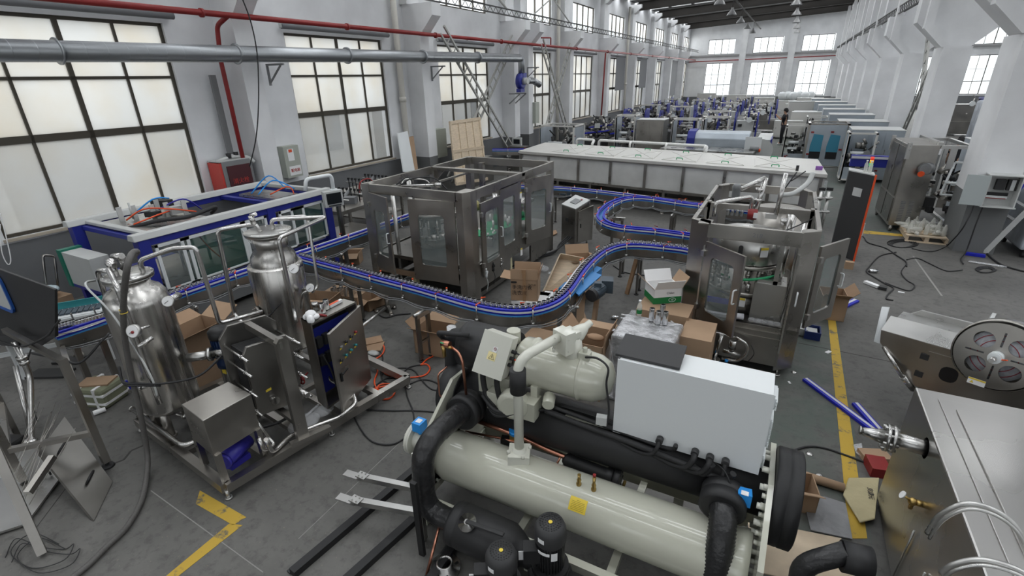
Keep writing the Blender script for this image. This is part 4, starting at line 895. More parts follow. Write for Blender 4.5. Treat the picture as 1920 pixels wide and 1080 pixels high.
p=dA.lerp(dB,.9)+n_*.03+Z*.62; q=B(); q.bar(p-Z*.05,p+Z*.05,.03,.02); q.bar(p+n_*.02+Z*.03,p+n_*.03-d*.1+Z*.05,.016,.012); mk(q,'handle',black,dr)
# things on the cabinet
top=zt
for i,(u,v) in enumerate(((607,590),(614,583))):
    p=G(u-1,v-3,top); place_can((p.x,p.y,top),['open can standing nearest the rag on top of the electrical cabinet','open can just behind the other on top of the electrical cabinet'][i],None)
p=G(584,598,top); q=B(); q.sph(p+Z*.05,.06,12,(1,1,.8)); q.sph(p+V((.04,.02,.03)),.045,10,(1,1,.7)); q.sph(p+V((.05,-.05,.02)),.045,10,(1,.8,1.2)); q.sph(p+V((-.05,-.02,.02)),.035,10); one(q,'cloth_rag',paper,'white crumpled cloth on the corner of the electrical cabinet','cloth')
a,b_=G(617,575,top+.02),G(640,563,top+.02); q=B(); q.bar(a,b_,.035,.03); t=T('sealant_tube','white and orange sealant tube lying on top of the electrical cabinet','tube',(a+b_)/2-Z*.015); mk(q,'tube_body',paper,t); q=B(); q.bar(a+Z*.017,a.lerp(b_,.75)+Z*.017,.03,.003); mk(q,'tube_print',orange,t)
a,b_=G(598,590,top+.012),G(612,592,top+.012); q=B(); q.cyl(a,b_,.011); one(q,'screwdriver',red,'short red handled screwdriver lying beside the cans on the electrical cabinet','screwdriver')
q=B(); p=V((-4.05,2.75,.16)); q.sph(p,.14,14,(1,1.3,.35)); q.sph(p+V((.02,.25,0)),.1,12,(1,1.3,.4)); q.cyl(p+V((-.02,.0,.04)),p+V((.0,.22,.09)),.012); one(q,'plastic_bag',film,'crumpled clear plastic bag lying in the skid frame under the exchanger','bag')
q=B(); q.tube([V((-4.2,2.3,.35)),V((-4.1,2.6,.3)),V((-4.3,2.95,.3))],.014,6,5); q.tube([V((-4.22,2.3,.33)),V((-4.15,2.6,.27)),V((-4.36,2.95,.27))],.014,6,5); one(q,'cable',blackr,'pair of black cables crossing the skid below the plate exchanger','cable')
# long grey hose over tank 1 to the floor
hp_=[c1+V((-.0,-.02,1.95)),GY(256,474,2.02),GY(247,476,1.9),GY(238,505,1.80),GY(232,560,1.79),GY(232,610,1.79),GY(238,660,1.79),GY(250,720,1.78),GY(262,770,1.76),G(277,860,.12),G(268,930,.035),G(240,985,.03),G(200,1025,.03),G(165,1060,.03),G(120,1095,.03)]
q=B(); q.tube(hp_,.024,8,6); one(q,'rubber_hose',mat('grey ribbed hose',(.10,.095,.09),.5,bump=.3,bscale=60),'long grey hose from the lid of the front tank down and across the floor','hose')
q=B(); q.tube([c1+V((-.3,-.15,1.82)),c1+V((-.1,-.3,1.86)),c1+V((.2,-.3,1.65)),c1+V((.33,-.27,1.3)),c1+V((.42,-.26,1.0)),c1+V((.4,-.26,.8))],.01,6,6); one(q,'plastic_tube',greyl,'thin pale tube draped over the front tank','hose')
q=B(); a=hp_[5]; 
for zz in (1.25,1.28): q.lathe(GY(232,585,1.79)+Z*(zz-1.26),[(.028,0),(.03,.004),(.028,.008)],n=12,cap=False)
one(q,'cable_tie',yellow,'yellow string tied round the grey hose','tie')
# ================= WATER CHILLER =================
ch=T('water_chiller','cream and black screw chiller with two long horizontal shells and a white switch box','chiller',(-1.0,2.9,0))
# frame
q=B()
for y in (2.42,3.5): q.box(-2.28,y-.03,.16,.3,y+.03,.28)
for x in (-2.25,-1.35,-.6,.0): q.box(x-.03,2.42,.16,x+.03,3.5,.22)
q.box(-2.26,2.4,.16,-2.23,3.05,.72); q.box(-2.2,2.98,.3,.3,3.02,.36)
for x in (-2.2,-1.2,-.3,.2):
    for y in (2.42,3.5): q.box(x-.04,y-.04,0,x+.04,y+.04,.16)
mk(q,'frame',cream,ch)
q=B(); q.prism([(.27,2.45,.14),(.27,3.5,.14),(.27,3.5,.95),(.27,3.4,1.03),(.27,2.95,1.03),(.27,2.45,.8)],(.035,0,0)); mk(q,'tube_sheet',cream,ch)
q=B(); q.prism([(-2.26,2.5,.16),(-2.26,3.5,.16),(-2.26,3.5,1.05),(-2.26,3.0,1.08),(-2.26,2.5,.74)],(.03,0,0)); mk(q,'tube_sheet',cream,ch)
q=B(); q.lathe((-2.2,2.76,.48),[(.14,0),(.2,.03),(.22,.1),(.22,2.36),(.23,2.38),(.23,2.44)],(1,0,0),44); cn=mk(q,'condenser_shell',cream,ch,label='long cream condenser shell')
q=B(); q.lathe((-2.24,3.2,.80),[(.215,0),(.215,2.54)],(1,0,0),44); ev=mk(q,'evaporator_shell',foam,ch,label='black insulated evaporator shell')
q=B(); q.lathe((.31,3.12,.82),[(.32,0),(.33,.01),(.33,.07),(.32,.075),(.33,.08),(.33,.15),(.31,.16)],(1,0,0),44); mk(q,'end_cover',foam,ch,label='round black insulated end cover')
q=B(); q.lathe((-2.42,3.2,.82),[(.2,0),(.26,.02),(.27,.1),(.26,.14),(.25,.16),(.25,.2)],(1,0,0),36); mk(q,'end_cover',foam,ch)
q=B()
for i in range(16):
    zz=.2+.055*i; q.cyl((.245,2.52+.03*i*.9,zz),(.27,2.52+.03*i*.9,zz),.016,n=8); 
for i in range(14): a=2*PI*i/14; q.cyl((.225,3.12+.29*math.cos(a),.80+.26*math.sin(a)),(.27,3.12+.29*math.cos(a),.80+.26*math.sin(a)),.02,n=8)
for i in range(12): a=2*PI*i/12; q.cyl((-2.225,2.76+.25*math.cos(a),.48+.25*math.sin(a)),(-2.2,2.76+.25*math.cos(a),.48+.25*math.sin(a)),.014,n=8)
mk(q,'bolts',creaml,ch)
# condenser fittings
q=B(); q.lathe((-2.55,2.76,.52),[(.14,0),(.15,.01),(.15,.035),(.09,.05),(.09,.14),(.2,.3)],(1,0,0),28); 
for s in (0,1): flange_bolts(q,(-2.53,2.76,.52),(1,0,0),.125,8,.014,.05)
q.lathe((-2.515,2.76,.52),[(.15,0),(.15,.02)],(1,0,0),28); mk(q,'inlet_flange',creaml,ch)
q=B(); c=V((-2.44,2.74,.70)); q.cb(c,(.09,.1,.09)); q.cyl(c-Z*.09,c-Z*.04,.02); k=mk(q,'actuator',cyand,ch,label='blue actuator box'); q=B(); q.cb(c+Z*.047,(.05,.05,.003)); mk(q,'label',paper,k)
q=B(); rp=V((-1.47,2.78,0)); q.cb((rp.x,rp.y,.74),(.17,.17,.05),.4); q.cb((rp.x,rp.y,.70),(.17,.17,.03),.4); flange_bolts(q,(rp.x,rp.y,.77),Z,.09,4,.014,.03); q.cyl((rp.x,rp.y,.6),(rp.x,rp.y,.8),.07,.055,20)
q.pipe([(rp.x,rp.y,.76),(rp.x,rp.y,1.60),(rp.x+.18,rp.y+.35,1.66)],.038,.12,14)
vb=V((-1.26,3.16,1.62)); q.cb(vb,(.15,.10,.18),-.45); q.cb(vb+V((.03,.06,0)),(.13,.1,.14),-.45); q.cyl(vb+V((.06,.06,-.2)),vb+V((.04,.08,0)),.08,.07); q.lathe(vb+V((.04,.08,0)),[(.07,0),(.065,.06),(.045,.12),(.03,.15),(.028,.2)],(.4,.75,.35),14); flange_bolts(q,vb-V((0,.06,0)),(.4,-.9,0),.075,4,.012,.04)
mk(q,'discharge_riser',creaml,ch)
q=B(); q.cyl((rp.x,rp.y,1.32),(rp.x,rp.y,1.52),.062,n=20); mk(q,'insulation_sleeve',blackr,ch)
# compressor
cy=V((0,3.25,1.30))
q=B(); q.lathe((-1.68,3.25,1.30),[(.17,0),(.2,.03),(.205,.1),(.215,.12),(.2,.14),(.2,.55),(.215,.56),(.2,.58),(.19,.68),(.15,.76),(.08,.8),(0,.81)],(1,0,0),36); q.cb((-1.1,3.2,1.51),(.09,.07,.06)); q.cyl((-1.1,3.2,1.5),(-1.1,3.2,1.58),.018); q.cb((-1.85,3.2,1.1),(.3,.3,.2)); q.lathe((-1.62,3.0,1.05),[(.13,0),(.13,.08),(.09,.1)],(.2,-1,0),20); flange_bolts(q,(-1.62,2.95,1.05),(.2,-1,0),.1,6,.013,.04)
q.box(-1.5,3.05,1.0,-1.44,3.4,1.2); q.box(-1.86,2.95,.93,-1.72,3.1,1.1); q.box(-1.55,2.95,.93,-1.42,3.1,1.1); q.cyl((-1.75,3.25,1.45),(-1.75,3.25,1.56),.06); q.cyl((-1.35,3.1,1.12),(-1.32,3.0,1.1),.05)
mk(q,'compressor_body',cream,ch,bev=.004)
q=B(); q.lathe((-2.25,3.25,1.32),[(.17,0),(.205,.02),(.21,.06),(.205,.07),(.21,.08),(.21,.5),(.2,.52)],(1,0,0),36); mk(q,'motor_insulation',foam,ch,label='black insulated compressor motor')
q=B(); q.pipe([(-2.2,3.25,1.38),(-2.38,3.25,1.38),(-2.42,3.25,.95),(-2.3,3.2,.9)],.07,.1,14); q.pipe([(-2.1,3.1,1.5),(-2.34,3.0,1.52),(-2.4,3.08,1.45),(-2.38,3.2,1.3)],.022,.05); mk(q,'suction_pipe',blackr,ch)
q=B(); q.pipe([(-2.25,3.0,1.42),(-2.13,2.97,1.40),(-2.08,2.95,1.34),(-2.05,2.93,.98)],.012,.05,8); q.pipe([(-2.28,3.0,1.2),(-2.33,2.92,1.15),(-2.33,2.92,.92),(-2.25,2.98,.9)],.008,.03,8); q.cyl((-2.3,2.98,1.44),(-2.22,2.98,1.44),.03); mk(q,'copper_tube',copper,ch)
q=B(); q.cyl((-2.28,2.97,1.32),(-2.28,2.97,1.44),.018); q.cyl((-2.2,2.97,1.42),(-2.3,2.97,1.42),.012); k=mk(q,'service_valve',brass,ch); q=B(); q.cyl((-2.28,2.97,1.455),(-2.28,2.97,1.46),.025); mk(q,'dial',green,k)
# terminal box
TL,TR,BR,BL=GY(911,618,3.04),GY(962,636,3.04),GY(940,713,2.92),GY(887,694,2.92)
n_=(TR-TL).cross(BL-TL).normalized(); 
if n_.y<0: n_=-n_
q=B(); q.prism([TL,TR,BR,BL],n_*.12); eb=mk(q,'terminal_box',creaml,ch,bev=.004)
q=B(); e=[TL,TR,BR,BL]; cc=sum(e,V())/4; q.prism([p+(p-cc)*.03-n_*.001 for p in e],-n_*.012); lid=mk(q,'box_lid',creaml,eb)
xd=(TR-TL).normalized(); yd=(TL-BL).normalized(); f=cc-n_*.015
q=B(); q.prism([f+xd*a+yd*b_ for a,b_ in ((-.04,-.045),(.035,-.045),(.035,.025),(-.04,.025))],-n_*.001); mk(q,'warning_label',yellowp,eb)
q=B(); g=f-n_*.002-yd*.008
for p,r_ in (((-.024,-.025),(.024,-.025)),((.024,-.025),(0,.02)),((0,.02),(-.024,-.025)),((.004,.008),(-.005,-.006)),((-.005,-.006),(.005,-.005)),((.005,-.005),(-.003,-.018))): q.bar(g+xd*p[0]+yd*p[1],g+xd*r_[0]+yd*r_[1],.0025,.001,up=n_)
mk(q,'warning_triangle',blackr,eb)
q=B(); q.prism([f+xd*a+yd*b_ for a,b_ in ((-.01,.03),(.03,.03),(.03,.075),(-.01,.075))],-n_*.001); k=mk(q,'label',paper,eb)
q=B(); c=f+xd*.01+yd*.057-n_*.002; q.tube([c+(xd*math.cos(i*PI/5)+yd*math.sin(i*PI/5))*.011 for i in range(11)],.002,5); q.bar(c-xd*.008+yd*.008,c+xd*.008-yd*.008,.003,.001,up=n_); mk(q,'label_mark',red,eb)
for i,fz in enumerate((.42,.58,.74)):
    p=TR.lerp(BR,fz-.1)+n_*.05; q=B(); q.cyl(p,p+xd*.04,.016,n=10); g_=mk(q,'cable_gland',blackr,eb); q=B(); q.tube([p+xd*.04,p+xd*.08-Z*.03,p+xd*.07-Z*.2,p+xd*.03-Z*.35],.007,6,5); mk(q,'cable',[blackr,orange,blackr][i],g_)
for fx in (.25,.75):
    p=BL.lerp(BR,fx)+n_*.05; q=B(); q.tube([p,p-Z*.1,p-Z*.22+xd*.03,p-Z*.3+xd*.12,p-Z*.24+xd*.2+n_*.2],.024,10,6); mk(q,'corrugated_conduit',blackr,eb)
q=B()
for dx in (0,.02,.05): q.tube([(-1.9+dx,2.95,1.05-dx),(-1.75,2.9,.98-dx),(-1.6+dx,2.93,1.0),(-1.45,3.0,1.05)],.017,6,6)
q.tube([(-1.95,3.02,1.02),(-1.8,2.96,.96),(-1.6,2.98,.98),(-1.3,3.1,1.0)],.012,6,5); mk(q,'cable',blackr,ch)
q=B(); q.tube([(-1.35,3.02,1.03),(-1.1,3.02,1.0),(-.6,3.0,.98),(-.1,2.98,.94),(0.02,2.98,.92),(.06,2.96,1.02)],.022,8,6); q.tube([(-1.3,3.05,1.06),(-.9,3.06,1.02),(-.4,3.04,1.0),(-.33,3.0,1.08)],.016,8,6)
for i in range(4): q.tube([(-1.25,3.08+.01*i,1.07),(-.9,3.09+.01*i,1.05),(-.5,3.05+.01*i,1.0+.01*i),(-.45,3.02,1.02)],.005,5,5)
q.tube([(-.2,3.0,.95),(-.12,2.98,.93),(-.08,2.98,1.03)],.026,10,5)
mk(q,'cable_harness',blackr,ch)
q=B(); q.box(-1.2,3.07,.985,.1,3.1,1.0); q.box(.02,3.1,.9,.05,3.2,1.05); q.box(-.75,3.1,.9,-.72,3.2,1.05); mk(q,'cable_tray',creaml,ch)
# switch box (white)
y0_=3.05; q=B(); q.box(-.79,y0_,1.02,.20,y0_+.28,1.635); sb=mk(q,'switch_box',whitep,ch,bev=.004,label='large white switch box')
q=B(); q.box(-.80,y0_-.006,1.00,.21,y0_,1.64); mk(q,'box_door',whitep,sb)
q=B(); q.hexa([(-.83,y0_+.03,1.64),(-.38,y0_+.03,1.64),(-.38,y0_+.28,1.685),(-.83,y0_+.28,1.685),(-.83,y0_+.03,1.66),(-.38,y0_+.03,1.66),(-.38,y0_+.28,1.705),(-.83,y0_+.28,1.705)]); mk(q,'screen_hood',greyd,sb,bev=.003,label='flat charcoal hood plate')
q=B()
for j,(za,zb) in enumerate(((1.02,1.12),(1.2,1.42),(1.5,1.58))):
    q.box(.2,y0_+.05,za,.225,y0_+.22,zb)
    for i in range(int((zb-za)/.012)): q.box(.222,y0_+.04,za+.012*i,.232,y0_+.22,za+.012*i+.006)
mk(q,'vent_grille',whitep,sb)
for i,(u,v) in enumerate(((1238,822),(1304,845),(1332,855),(1361,863))):
    p=GY(u,v,y0_-.01); q=B(); q.cyl(p,p+V((0,-.045,0)),.026,n=16); g_=mk(q,'cable_gland',greyd,sb)
    q=B(); e=p+V((0,-.045,0)); 
    if i<3: q.tube([e,e+V((0,-.03,-.02)),e+V((-.04,-.03,-.1)),e+V((-.14,.0,-.14)),e+V((-.28,.02,-.12))],.014 if i==0 else .02,8,6)
    else: q.tube([e,e+V((0,-.03,-.06)),e+V((.0,-.05,-.2)),e+V((.01,-.06,-.34)),e+V((.03,-.05,-.5))],.014,8,6)
    mk(q,'corrugated_conduit',blackr,g_)
q=B(); c=GY(1128,787,3.02); q.cb(c,(.08,.05,.07),.2); q.cyl(c-Z*.05,c,.015); mk(q,'flow_switch',greyl,ch)
q=B(); q.tube([c+V((.04,0,-.04)),c+V((.045,.02,.1)),GY(1137,720,3.05),GY(1140,690,3.06),GY(1120,672,3.1),GY(1098,670,3.15)],.009,6,6); mk(q,'cable',blackr,ch)
# liquid line, filter, valves between the shells
q=B(); q.pipe([(-2.1,2.98,.74),(-1.6,3.0,.7),(-1.35,3.0,.66),(-.9,3.0,.62)],.02,.05,8); q.pipe([(-2.1,2.95,.6),(-1.75,2.97,.64),(-1.6,2.96,.66)],.01,.03,8); q.pipe([(-1.2,3.0,.64),(-1.25,2.96,.5),(-1.3,2.95,.4)],.009,.03,8); mk(q,'liquid_line',copper,ch)
q=B(); q.lathe((-1.18,3.0,.62),[(.03,0),(.055,.03),(.055,.36),(.065,.37),(.065,.42),(.03,.43)],(1,0,-.04),18); q.cyl((-.75,3.0,.6),(-.7,3.0,.6),.075); flange_bolts(q,(-.72,3.0,.6),(1,0,0),.065,6,.011,.05); mk(q,'filter_drier',black,ch)
q=B(); q.cyl((-1.62,3.0,.72),(-1.62,3.0,.76),.055,n=18); mk(q,'valve_actuator',cyand,ch)
q=B(); q.cb((-1.62,3.0,.69),(.08,.07,.06)); q.cyl((-.68,3.0,.52),(-.66,2.98,.62),.012); mk(q,'expansion_valve',brass,ch)
q=B(); q.cb((-1.7,2.98,.62),(.09,.07,.07),.3); mk(q,'solenoid',black,ch)
for (u,v,cap) in ((1083,918,0),(1111,922,1)):
    p=GY(u,v+6,2.70); p=V((p.x,2.72,.69)); q=B(); q.lathe(p,[(.02,0),(.02,.02),(.012,.03),(.018,.05),(.01,.07),(.014,.1+.03*cap)],n=10); k=mk(q,'relief_valve' if cap else 'service_valve',brass,cn); 
    if cap: q=B(); q.cyl(p+Z*.13,p+Z*.15,.012); mk(q,'valve_cap',red,k)
# caution plate wrapped on the condenser
q=B(); ce=GY(1081,952,2.57); xm=ce.x
def cy_(a,x,r): return V((x,2.76-r*math.cos(a),.48+r*math.sin(a)))
R_=[[cy_(a,xm-.065,.2215),cy_(a,xm+.065,.2215),cy_(a,xm+.065,.2235),cy_(a,xm-.065,.2235)] for a in [.50+.075*i for i in range(7)]]
q.loft(R_,sm=False); k=mk(q,'caution_plate',yellow,cn,label='yellow caution plate')
q=B()
for i in range(7):
    a=.56+.05*i; q.loft([[cy_(a+e,xm+s,.2245) for s in ((-.05,.05) if i<6 else (-.015,.015))] for e in (0,.008)],cap=False,sm=False,closed=False)
mk(q,'plate_lettering',black,k)
# left black pipe: collar, elbows, pump
q=B(); qa=[(-2.06,3.1,.86),(-2.05,2.85,.9),(-2.05,2.6,.93),(-2.055,2.42,.92),(-2.065,2.32,.82),(-2.07,2.3,.62),(-2.08,2.3,.47),(-2.04,2.3,.34),(-1.9,2.3,.30),(-1.72,2.3,.30)]; qa=resample(cat([V(p) for p in qa],10),.016); rr_=random.Random(3); q.tube(qa,[.087+rr_.uniform(-.0015,.0022) for i in qa],22); mk(q,'insulated_pipe',foamw,ch,label='thick black wrapped pipe')
q=B(); q.lathe((-2.06,3.02,.86),[(.13,0),(.155,.01),(.155,.08),(.15,.085),(.155,.09),(.155,.17),(.14,.18)],(0,-1,.1),32); mk(q,'pipe_collar',foam,ch)
q=B(); qa=[V((.02,3.1,.85)),V((.03,2.9,.84)),V((.05,2.74,.78)),V((.06,2.64,.64)),V((.06,2.58,.4)),V((.05,2.55,.0))]; qa=resample(cat(qa,12),.011); q.tube(qa,[.084 if i%2 else .090 for i in range(len(qa))],18); mk(q,'corrugated_pipe',foamw,ch)
q=B(); q.lathe((.03,2.98,.84),[(.13,0),(.15,.01),(.15,.07),(.145,.075),(.15,.08),(.15,.16),(.13,.17)],(0,-1,-.15),32); mk(q,'pipe_collar',foam,ch)
q=B(); c=GY(1395,932,2.9); q.cb(c,(.085,.07,.10),.1); k=mk(q,'actuator',cyand,ch); q=B(); q.cb(c+V((0,-.02,.052)),(.045,.04,.003)); mk(q,'label',paper,k)
q=B(); q.tube([c+V((-.02,0,-.05)),c+V((-.08,.0,.05)),c+V((-.15,.05,.13)),(-.1,3.05,1.0)],.005,6,5); mk(q,'cable',blackr,ch)
# ---- circulation pump in front, connected by the black pipe
pm=T('circulation_pump','black insulated circulation pump with an upright fan cooled motor in front of the cream shell','pump',(-1.2,2.28,0))
q=B(); q.lathe((-1.8,2.3,.30),[(.10,-.02),(.165,0),(.17,.02),(.17,.07),(.165,.08),(.172,.09),(.17,.48),(.13,.56),(.09,.62),(.1,.8)],(1,0,0),36); mk(q,'strainer_body',foam,pm)
q=B(); q.lathe((-1.62,2.22,.462),[(.07,0),(.07,.015),(.02,.02),(.02,.03)],(0,-.5,1),20); mk(q,'lever_quadrant',chrome,pm)
q=B(); q.bar((-1.62,2.2,.50),(-1.3,2.2,.53),.035,.02); mk(q,'valve_lever',greyd,pm,bev=.008)
mc=V((-.97,2.26,0))
def fanmotor(mc,z0,z1,r,parent):
    q=B(); q.cyl(mc+Z*(z0+.02),mc+Z*(z1-.1),r*.9,n=28)
    for i in range(30): a=i*PI/15; d=V((math.cos(a),math.sin(a),0)); q.bar(mc+d*r*.92+Z*(z0+.04),mc+d*r*.92+Z*(z1-.12),.005,.016)
    q.cyl(mc+Z*z0,mc+Z*(z0+.04),r*1.25,n=28); q.cb(mc+V((-.1,-.08,(z0+z1)/2-.04)),(.12,.09,.12),.5); mb=mk(q,'motor_body',black,parent)
    q=B(); q.lathe(mc,[(r*1.0,z1-.15),(r*1.03,z1-.14),(r*1.03,z1-.05),(r*.85,z1-.005),(0,z1)],n=36); fc=mk(q,'fan_cover',greyd,parent)
    q=B()
    for j in range(1,5):
        for i in range(6*j):
            a=2*PI*i/(6*j); p=mc+V((math.cos(a)*r*.17*j,math.sin(a)*r*.17*j,z1+.001-.0002*j)); q.cyl(p-Z*.003,p+Z*.0006,.0045,n=6)
    mk(q,'vent_holes',black,fc)
    q=B(); q.cyl(mc+Z*(z1),mc+Z*(z1+.003),.014); mk(q,'badge',yellow,fc)
    q=B()
    for a0,zz,w,h in ((-2.0,z1-.10,.45,.035),(-1.1,z1-.24,.4,.07),(-2.0,z1-.2,.8,.025)):
        q.loft([[mc+V((math.cos(a)*rr,math.sin(a)*rr,zz+dz)) for rr,dz in ((r*1.035,0),(r*1.045,0),(r*1.045,h),(r*1.035,h))] for a in [a0+w*k/4 for k in range(5)]],sm=False)
    q.cb(mc+V((-.13,-.125,(z0+z1)/2-.04)),(.09,.004,.08),.5); mk(q,'label',paper,mb)
fanmotor(mc,.34,.76,.105,pm)
q=B(); q.lathe(mc+Z*.16,[(.13,0),(.16,.04),(.16,.12),(.12,.18)],n=24); q.cyl((-.9,2.26,.24),(-.55,2.3,.22),.09,.07); q.cyl(mc,mc+Z*.16,.09); mk(q,'pump_casing',blackr,pm)
pm2=T('circulation_pump','second black pump motor showing only its fan cover at the bottom edge of the view','pump',(-1.2,2.02,0))
fanmotor(V((-1.22,2.02,0)),.3,.62,.105,pm2); q=B(); q.cyl((-1.22,2.02,.0),(-1.22,2.02,.32),.1); mk(q,'pump_casing',blackr,pm2)
q=B(); q.box(-2.05,2.12,.0,-2.0,2.15,.75); q.box(-2.2,2.5,.1,-1.5,2.53,.16); one(q,'strap',black,'thin black upright bar in front of the bent wrapped pipe','bar')
# black floor rails, galvanised arms
for i,((u0,v0),(u1,v1)) in enumerate((((800,862),(548,1075)),((792,960),(640,1098)),((872,992),(800,1098)))):
    a,b_=G(u0,v0,.03),G(u1,v1,.03); q=B(); q.bar(a,b_,.07,.06); t=T('floor_rail',['black steel rail on the floor, farthest left of the three beside the chiller','black steel rail on the floor, middle one of the three beside the chiller','short black steel rail on the floor beneath the wrapped pipe'][i],'rail',((a+b_)/2).xy.to_3d()); mk(q,'rail_bar',black,t)
    q=B(); q.bar(a+V((-.05,0,-.02)),b_+V((-.05,0,-.02)),.04,.015); mk(q,'rail_flange',greyd,t)
for i,((u0,v0),(u1,v1)) in enumerate((((672,893),(775,915)),((660,938),(790,962)))):
    a,b_=G(u0,v0,.28),G(u1,v1,.30); t=T('support_arm',['galvanised channel arm reaching left beside the chiller, the farther one','galvanised channel arm reaching left beside the chiller, the nearer one'][i],'bracket',((a+b_)/2).xy.to_3d())
    q=B(); q.bar(a,b_,.05,.05); q.bar(b_-Z*.28,b_,.04,.04); mk(q,'channel',steelb,t); q=B(); q.bar(a-V((.14,0.02,0)),a+V((.05,0,0)),.07,.012); q.cb(a+V((.05,0,.03)),(.1,.07,.012)); flange_bolts(q,a+V((.05,0,.04)),Z,.03,4,.007,.02); mk(q,'end_plate',steelb,t)
p=G(835,1066,0); 
q=B(); q.lathe(p,[(.02,0),(.12,0),(.12,.025),(.07,.03),(.065,.07),(.05,.07),(.05,.0)],n=32,cap=False); t=T('pipe_flange','round stainless pipe flange lying on the floor at the bottom edge','flange',p); mk(q,'flange_ring',steelb,t); q=B(); flange_bolts(q,p+Z*.02,Z,.095,8,.012,.02); mk(q,'bolt_holes',black,t)
q=B(); q.cyl(G(828,970,.3),G(800,1078,.02),.012); one(q,'copper_rod',copper,'thin copper rod leaning under the bent black pipe','rod')
# ================= BLUE FRAMED PACKING MACHINE =================
t=T('packing_machine','long blue framed packing machine with white edged sliding windows beside the frosted windows','machine',(-8.6,5.1,0))
xn,xf,ya,yb,zt=-7.72,-9.55,3.42,6.72,1.60
q=B()
for x,y in ((xn,ya),(xn,yb),(xf,ya),(xf,yb),(xn,ya+2.05)): q.post(x,y,.05,zt-.06,.15,.15)
q.box(xn-.06,ya,zt-.16,xn+.06,yb,zt-.06); q.box(xf-.06,ya,zt-.16,xf+.06,yb,zt-.06)
for y in (ya+.1,ya+1.15,yb-.9,yb): q.box(xf,y-.05,zt-.14,xn,y+.05,zt-.07)
q.box(xn-.06,ya,.60,xn-.02,yb,.66); q.box(xf-.06,ya,.62,xf+.06,yb,.7); q.box(xf,ya-.05,.62,xn,ya+.05,.7); q.box(xf,ya-.04,.8,xn,ya+.04,.88)
q.box(xf-.5,ya-.1,.98,xf+.0,ya,1.06) if 0 else None
mk(q,'blue_frame',bluef,t,bev=.006)
q=B(); q.prism([(xn-.09,ya-.12,zt-.06),(xn+.09,ya-.12,zt-.06),(xn+.06,ya-.12,zt+.03),(xn-.06,ya-.12,zt+.03)],(0,yb-ya+.24,0)); q.prism([(xf-.09,ya-.12,zt-.06),(xf+.09,ya-.12,zt-.06),(xf+.06,ya-.12,zt+.03),(xf-.06,ya-.12,zt+.03)],(0,yb-ya+.24,0))
q.box(xf,yb-.04,zt-.05,xn,yb+.06,zt+.02); q.box(xf+.1,ya+.1,zt-.05,xn-.1,ya+.2,zt+.0); mk(q,'top_moulding',greyl,t,bev=.01)
q=B(); q.box(xf+.3,ya+.25,zt-.06,xn-.12,ya+1.15,zt-.03); q.box(xf+.5,yb-.85,zt-.06,xn-.3,yb-.35,zt-.02); mk(q,'deck_plate',steelb,t)
def slidewin(y0,y1,gm,nm='sliding_window'):
    z0,z1=.72,zt-.17; fr=.05; x=xn+.02
    q=B(); q.box(x,y0,z0,x+.03,y0+fr,z1); q.box(x,y1-fr,z0,x+.03,y1,z1); q.box(x,y0,z1-fr,x+.03,y1,z1); q.box(x,y0,z0,x+.03,y1,z0+fr*.6)
    w=mk(q,nm,whitep,t,bev=.003); q=B(); q.box(x+.01,y0+fr,z0+.03,x+.016,y1-fr,z1-fr); mk(q,'glass_pane',gm,w); return w
slidewin(ya+.12,ya+.62,acryl); slidewin(ya+.48,ya+1.55,tinted); slidewin(ya+1.45,ya+1.95,acryl); slidewin(ya+2.2,ya+2.75,acryl); slidewin(ya+2.45,yb-.08,tinted)
q=B()
for i in range(9): q.cyl((-8.0-.15*(i%5),ya+.6+.3*i,.7),(-8.0-.15*(i%5),ya+.6+.3*i,1.35),.02)
q.box(-9.2,ya+.3,.7,-7.9,yb-.3,.78); q.box(-9.1,ya+.6,1.1,-8.0,ya+1.5,1.14); q.box(-8.8,ya+2.3,1.0,-8.1,ya+2.9,1.3); q.box(-8.6,ya+1.7,.8,-8.1,ya+2.0,1.25); q.cyl((-8.9,ya+.6,1.0),(-8.1,ya+1.6,1.0),.04)
for i in range(6): q.cb((-8.2-.1*i,ya+2.0+.2*i,1.2),(.12,.1,.1),.5*i)
mk(q,'inner_mechanism',steel,t)
q=B(); q.box(-9.4,ya+.1,.1,-7.9,yb-.1,.6); mk(q,'base_cabinet',greym,t)
q=B()
for i in range(12): q.cyl((-8.3-.05*i,ya+2.2+.09*i,1.15),(-8.3-.05*i,ya+2.2+.09*i,1.42),.022); q.cb((-8.3-.05*i,ya+2.2+.09*i,1.43),(.06,.06,.05))
mk(q,'gripper_row',black,t)
q=B()
for (dx,dy) in ((.0,0),(.08,.16),(.3,.32),(.36,.5),(.0,.55),(.5,.7)):
    q.box(xf+.6+dx,ya+.35+dy,zt-.03,xf+.62+dx,ya+.42+dy,zt+.20); 
q.cyl((xf+.7,ya+.5,zt),(xf+.7,ya+.5,zt+.25),.015); q.cb((xf+1.0,ya+1.0,zt+.06),(.12,.2,.12)); mk(q,'sensor_bracket',greyl,t)
q=B(); q.cb((xf+.9,ya+.7,zt+.05),(.2,.12,.08),.4); q.cb((xf+.55,ya+1.05,zt+.1),(.3,.15,.14),.3); q.tube([(xf+.9,ya+.1,zt-.1),(xf+1.3,ya+.5,zt+.02),(xf+1.5,ya+.9,zt+.02),(xf+1.4,ya+1.4,zt+.05),(xf+1.1,ya+1.5,zt-.1)],.03,8,6); mk(q,'cable_chain',blackr,t)
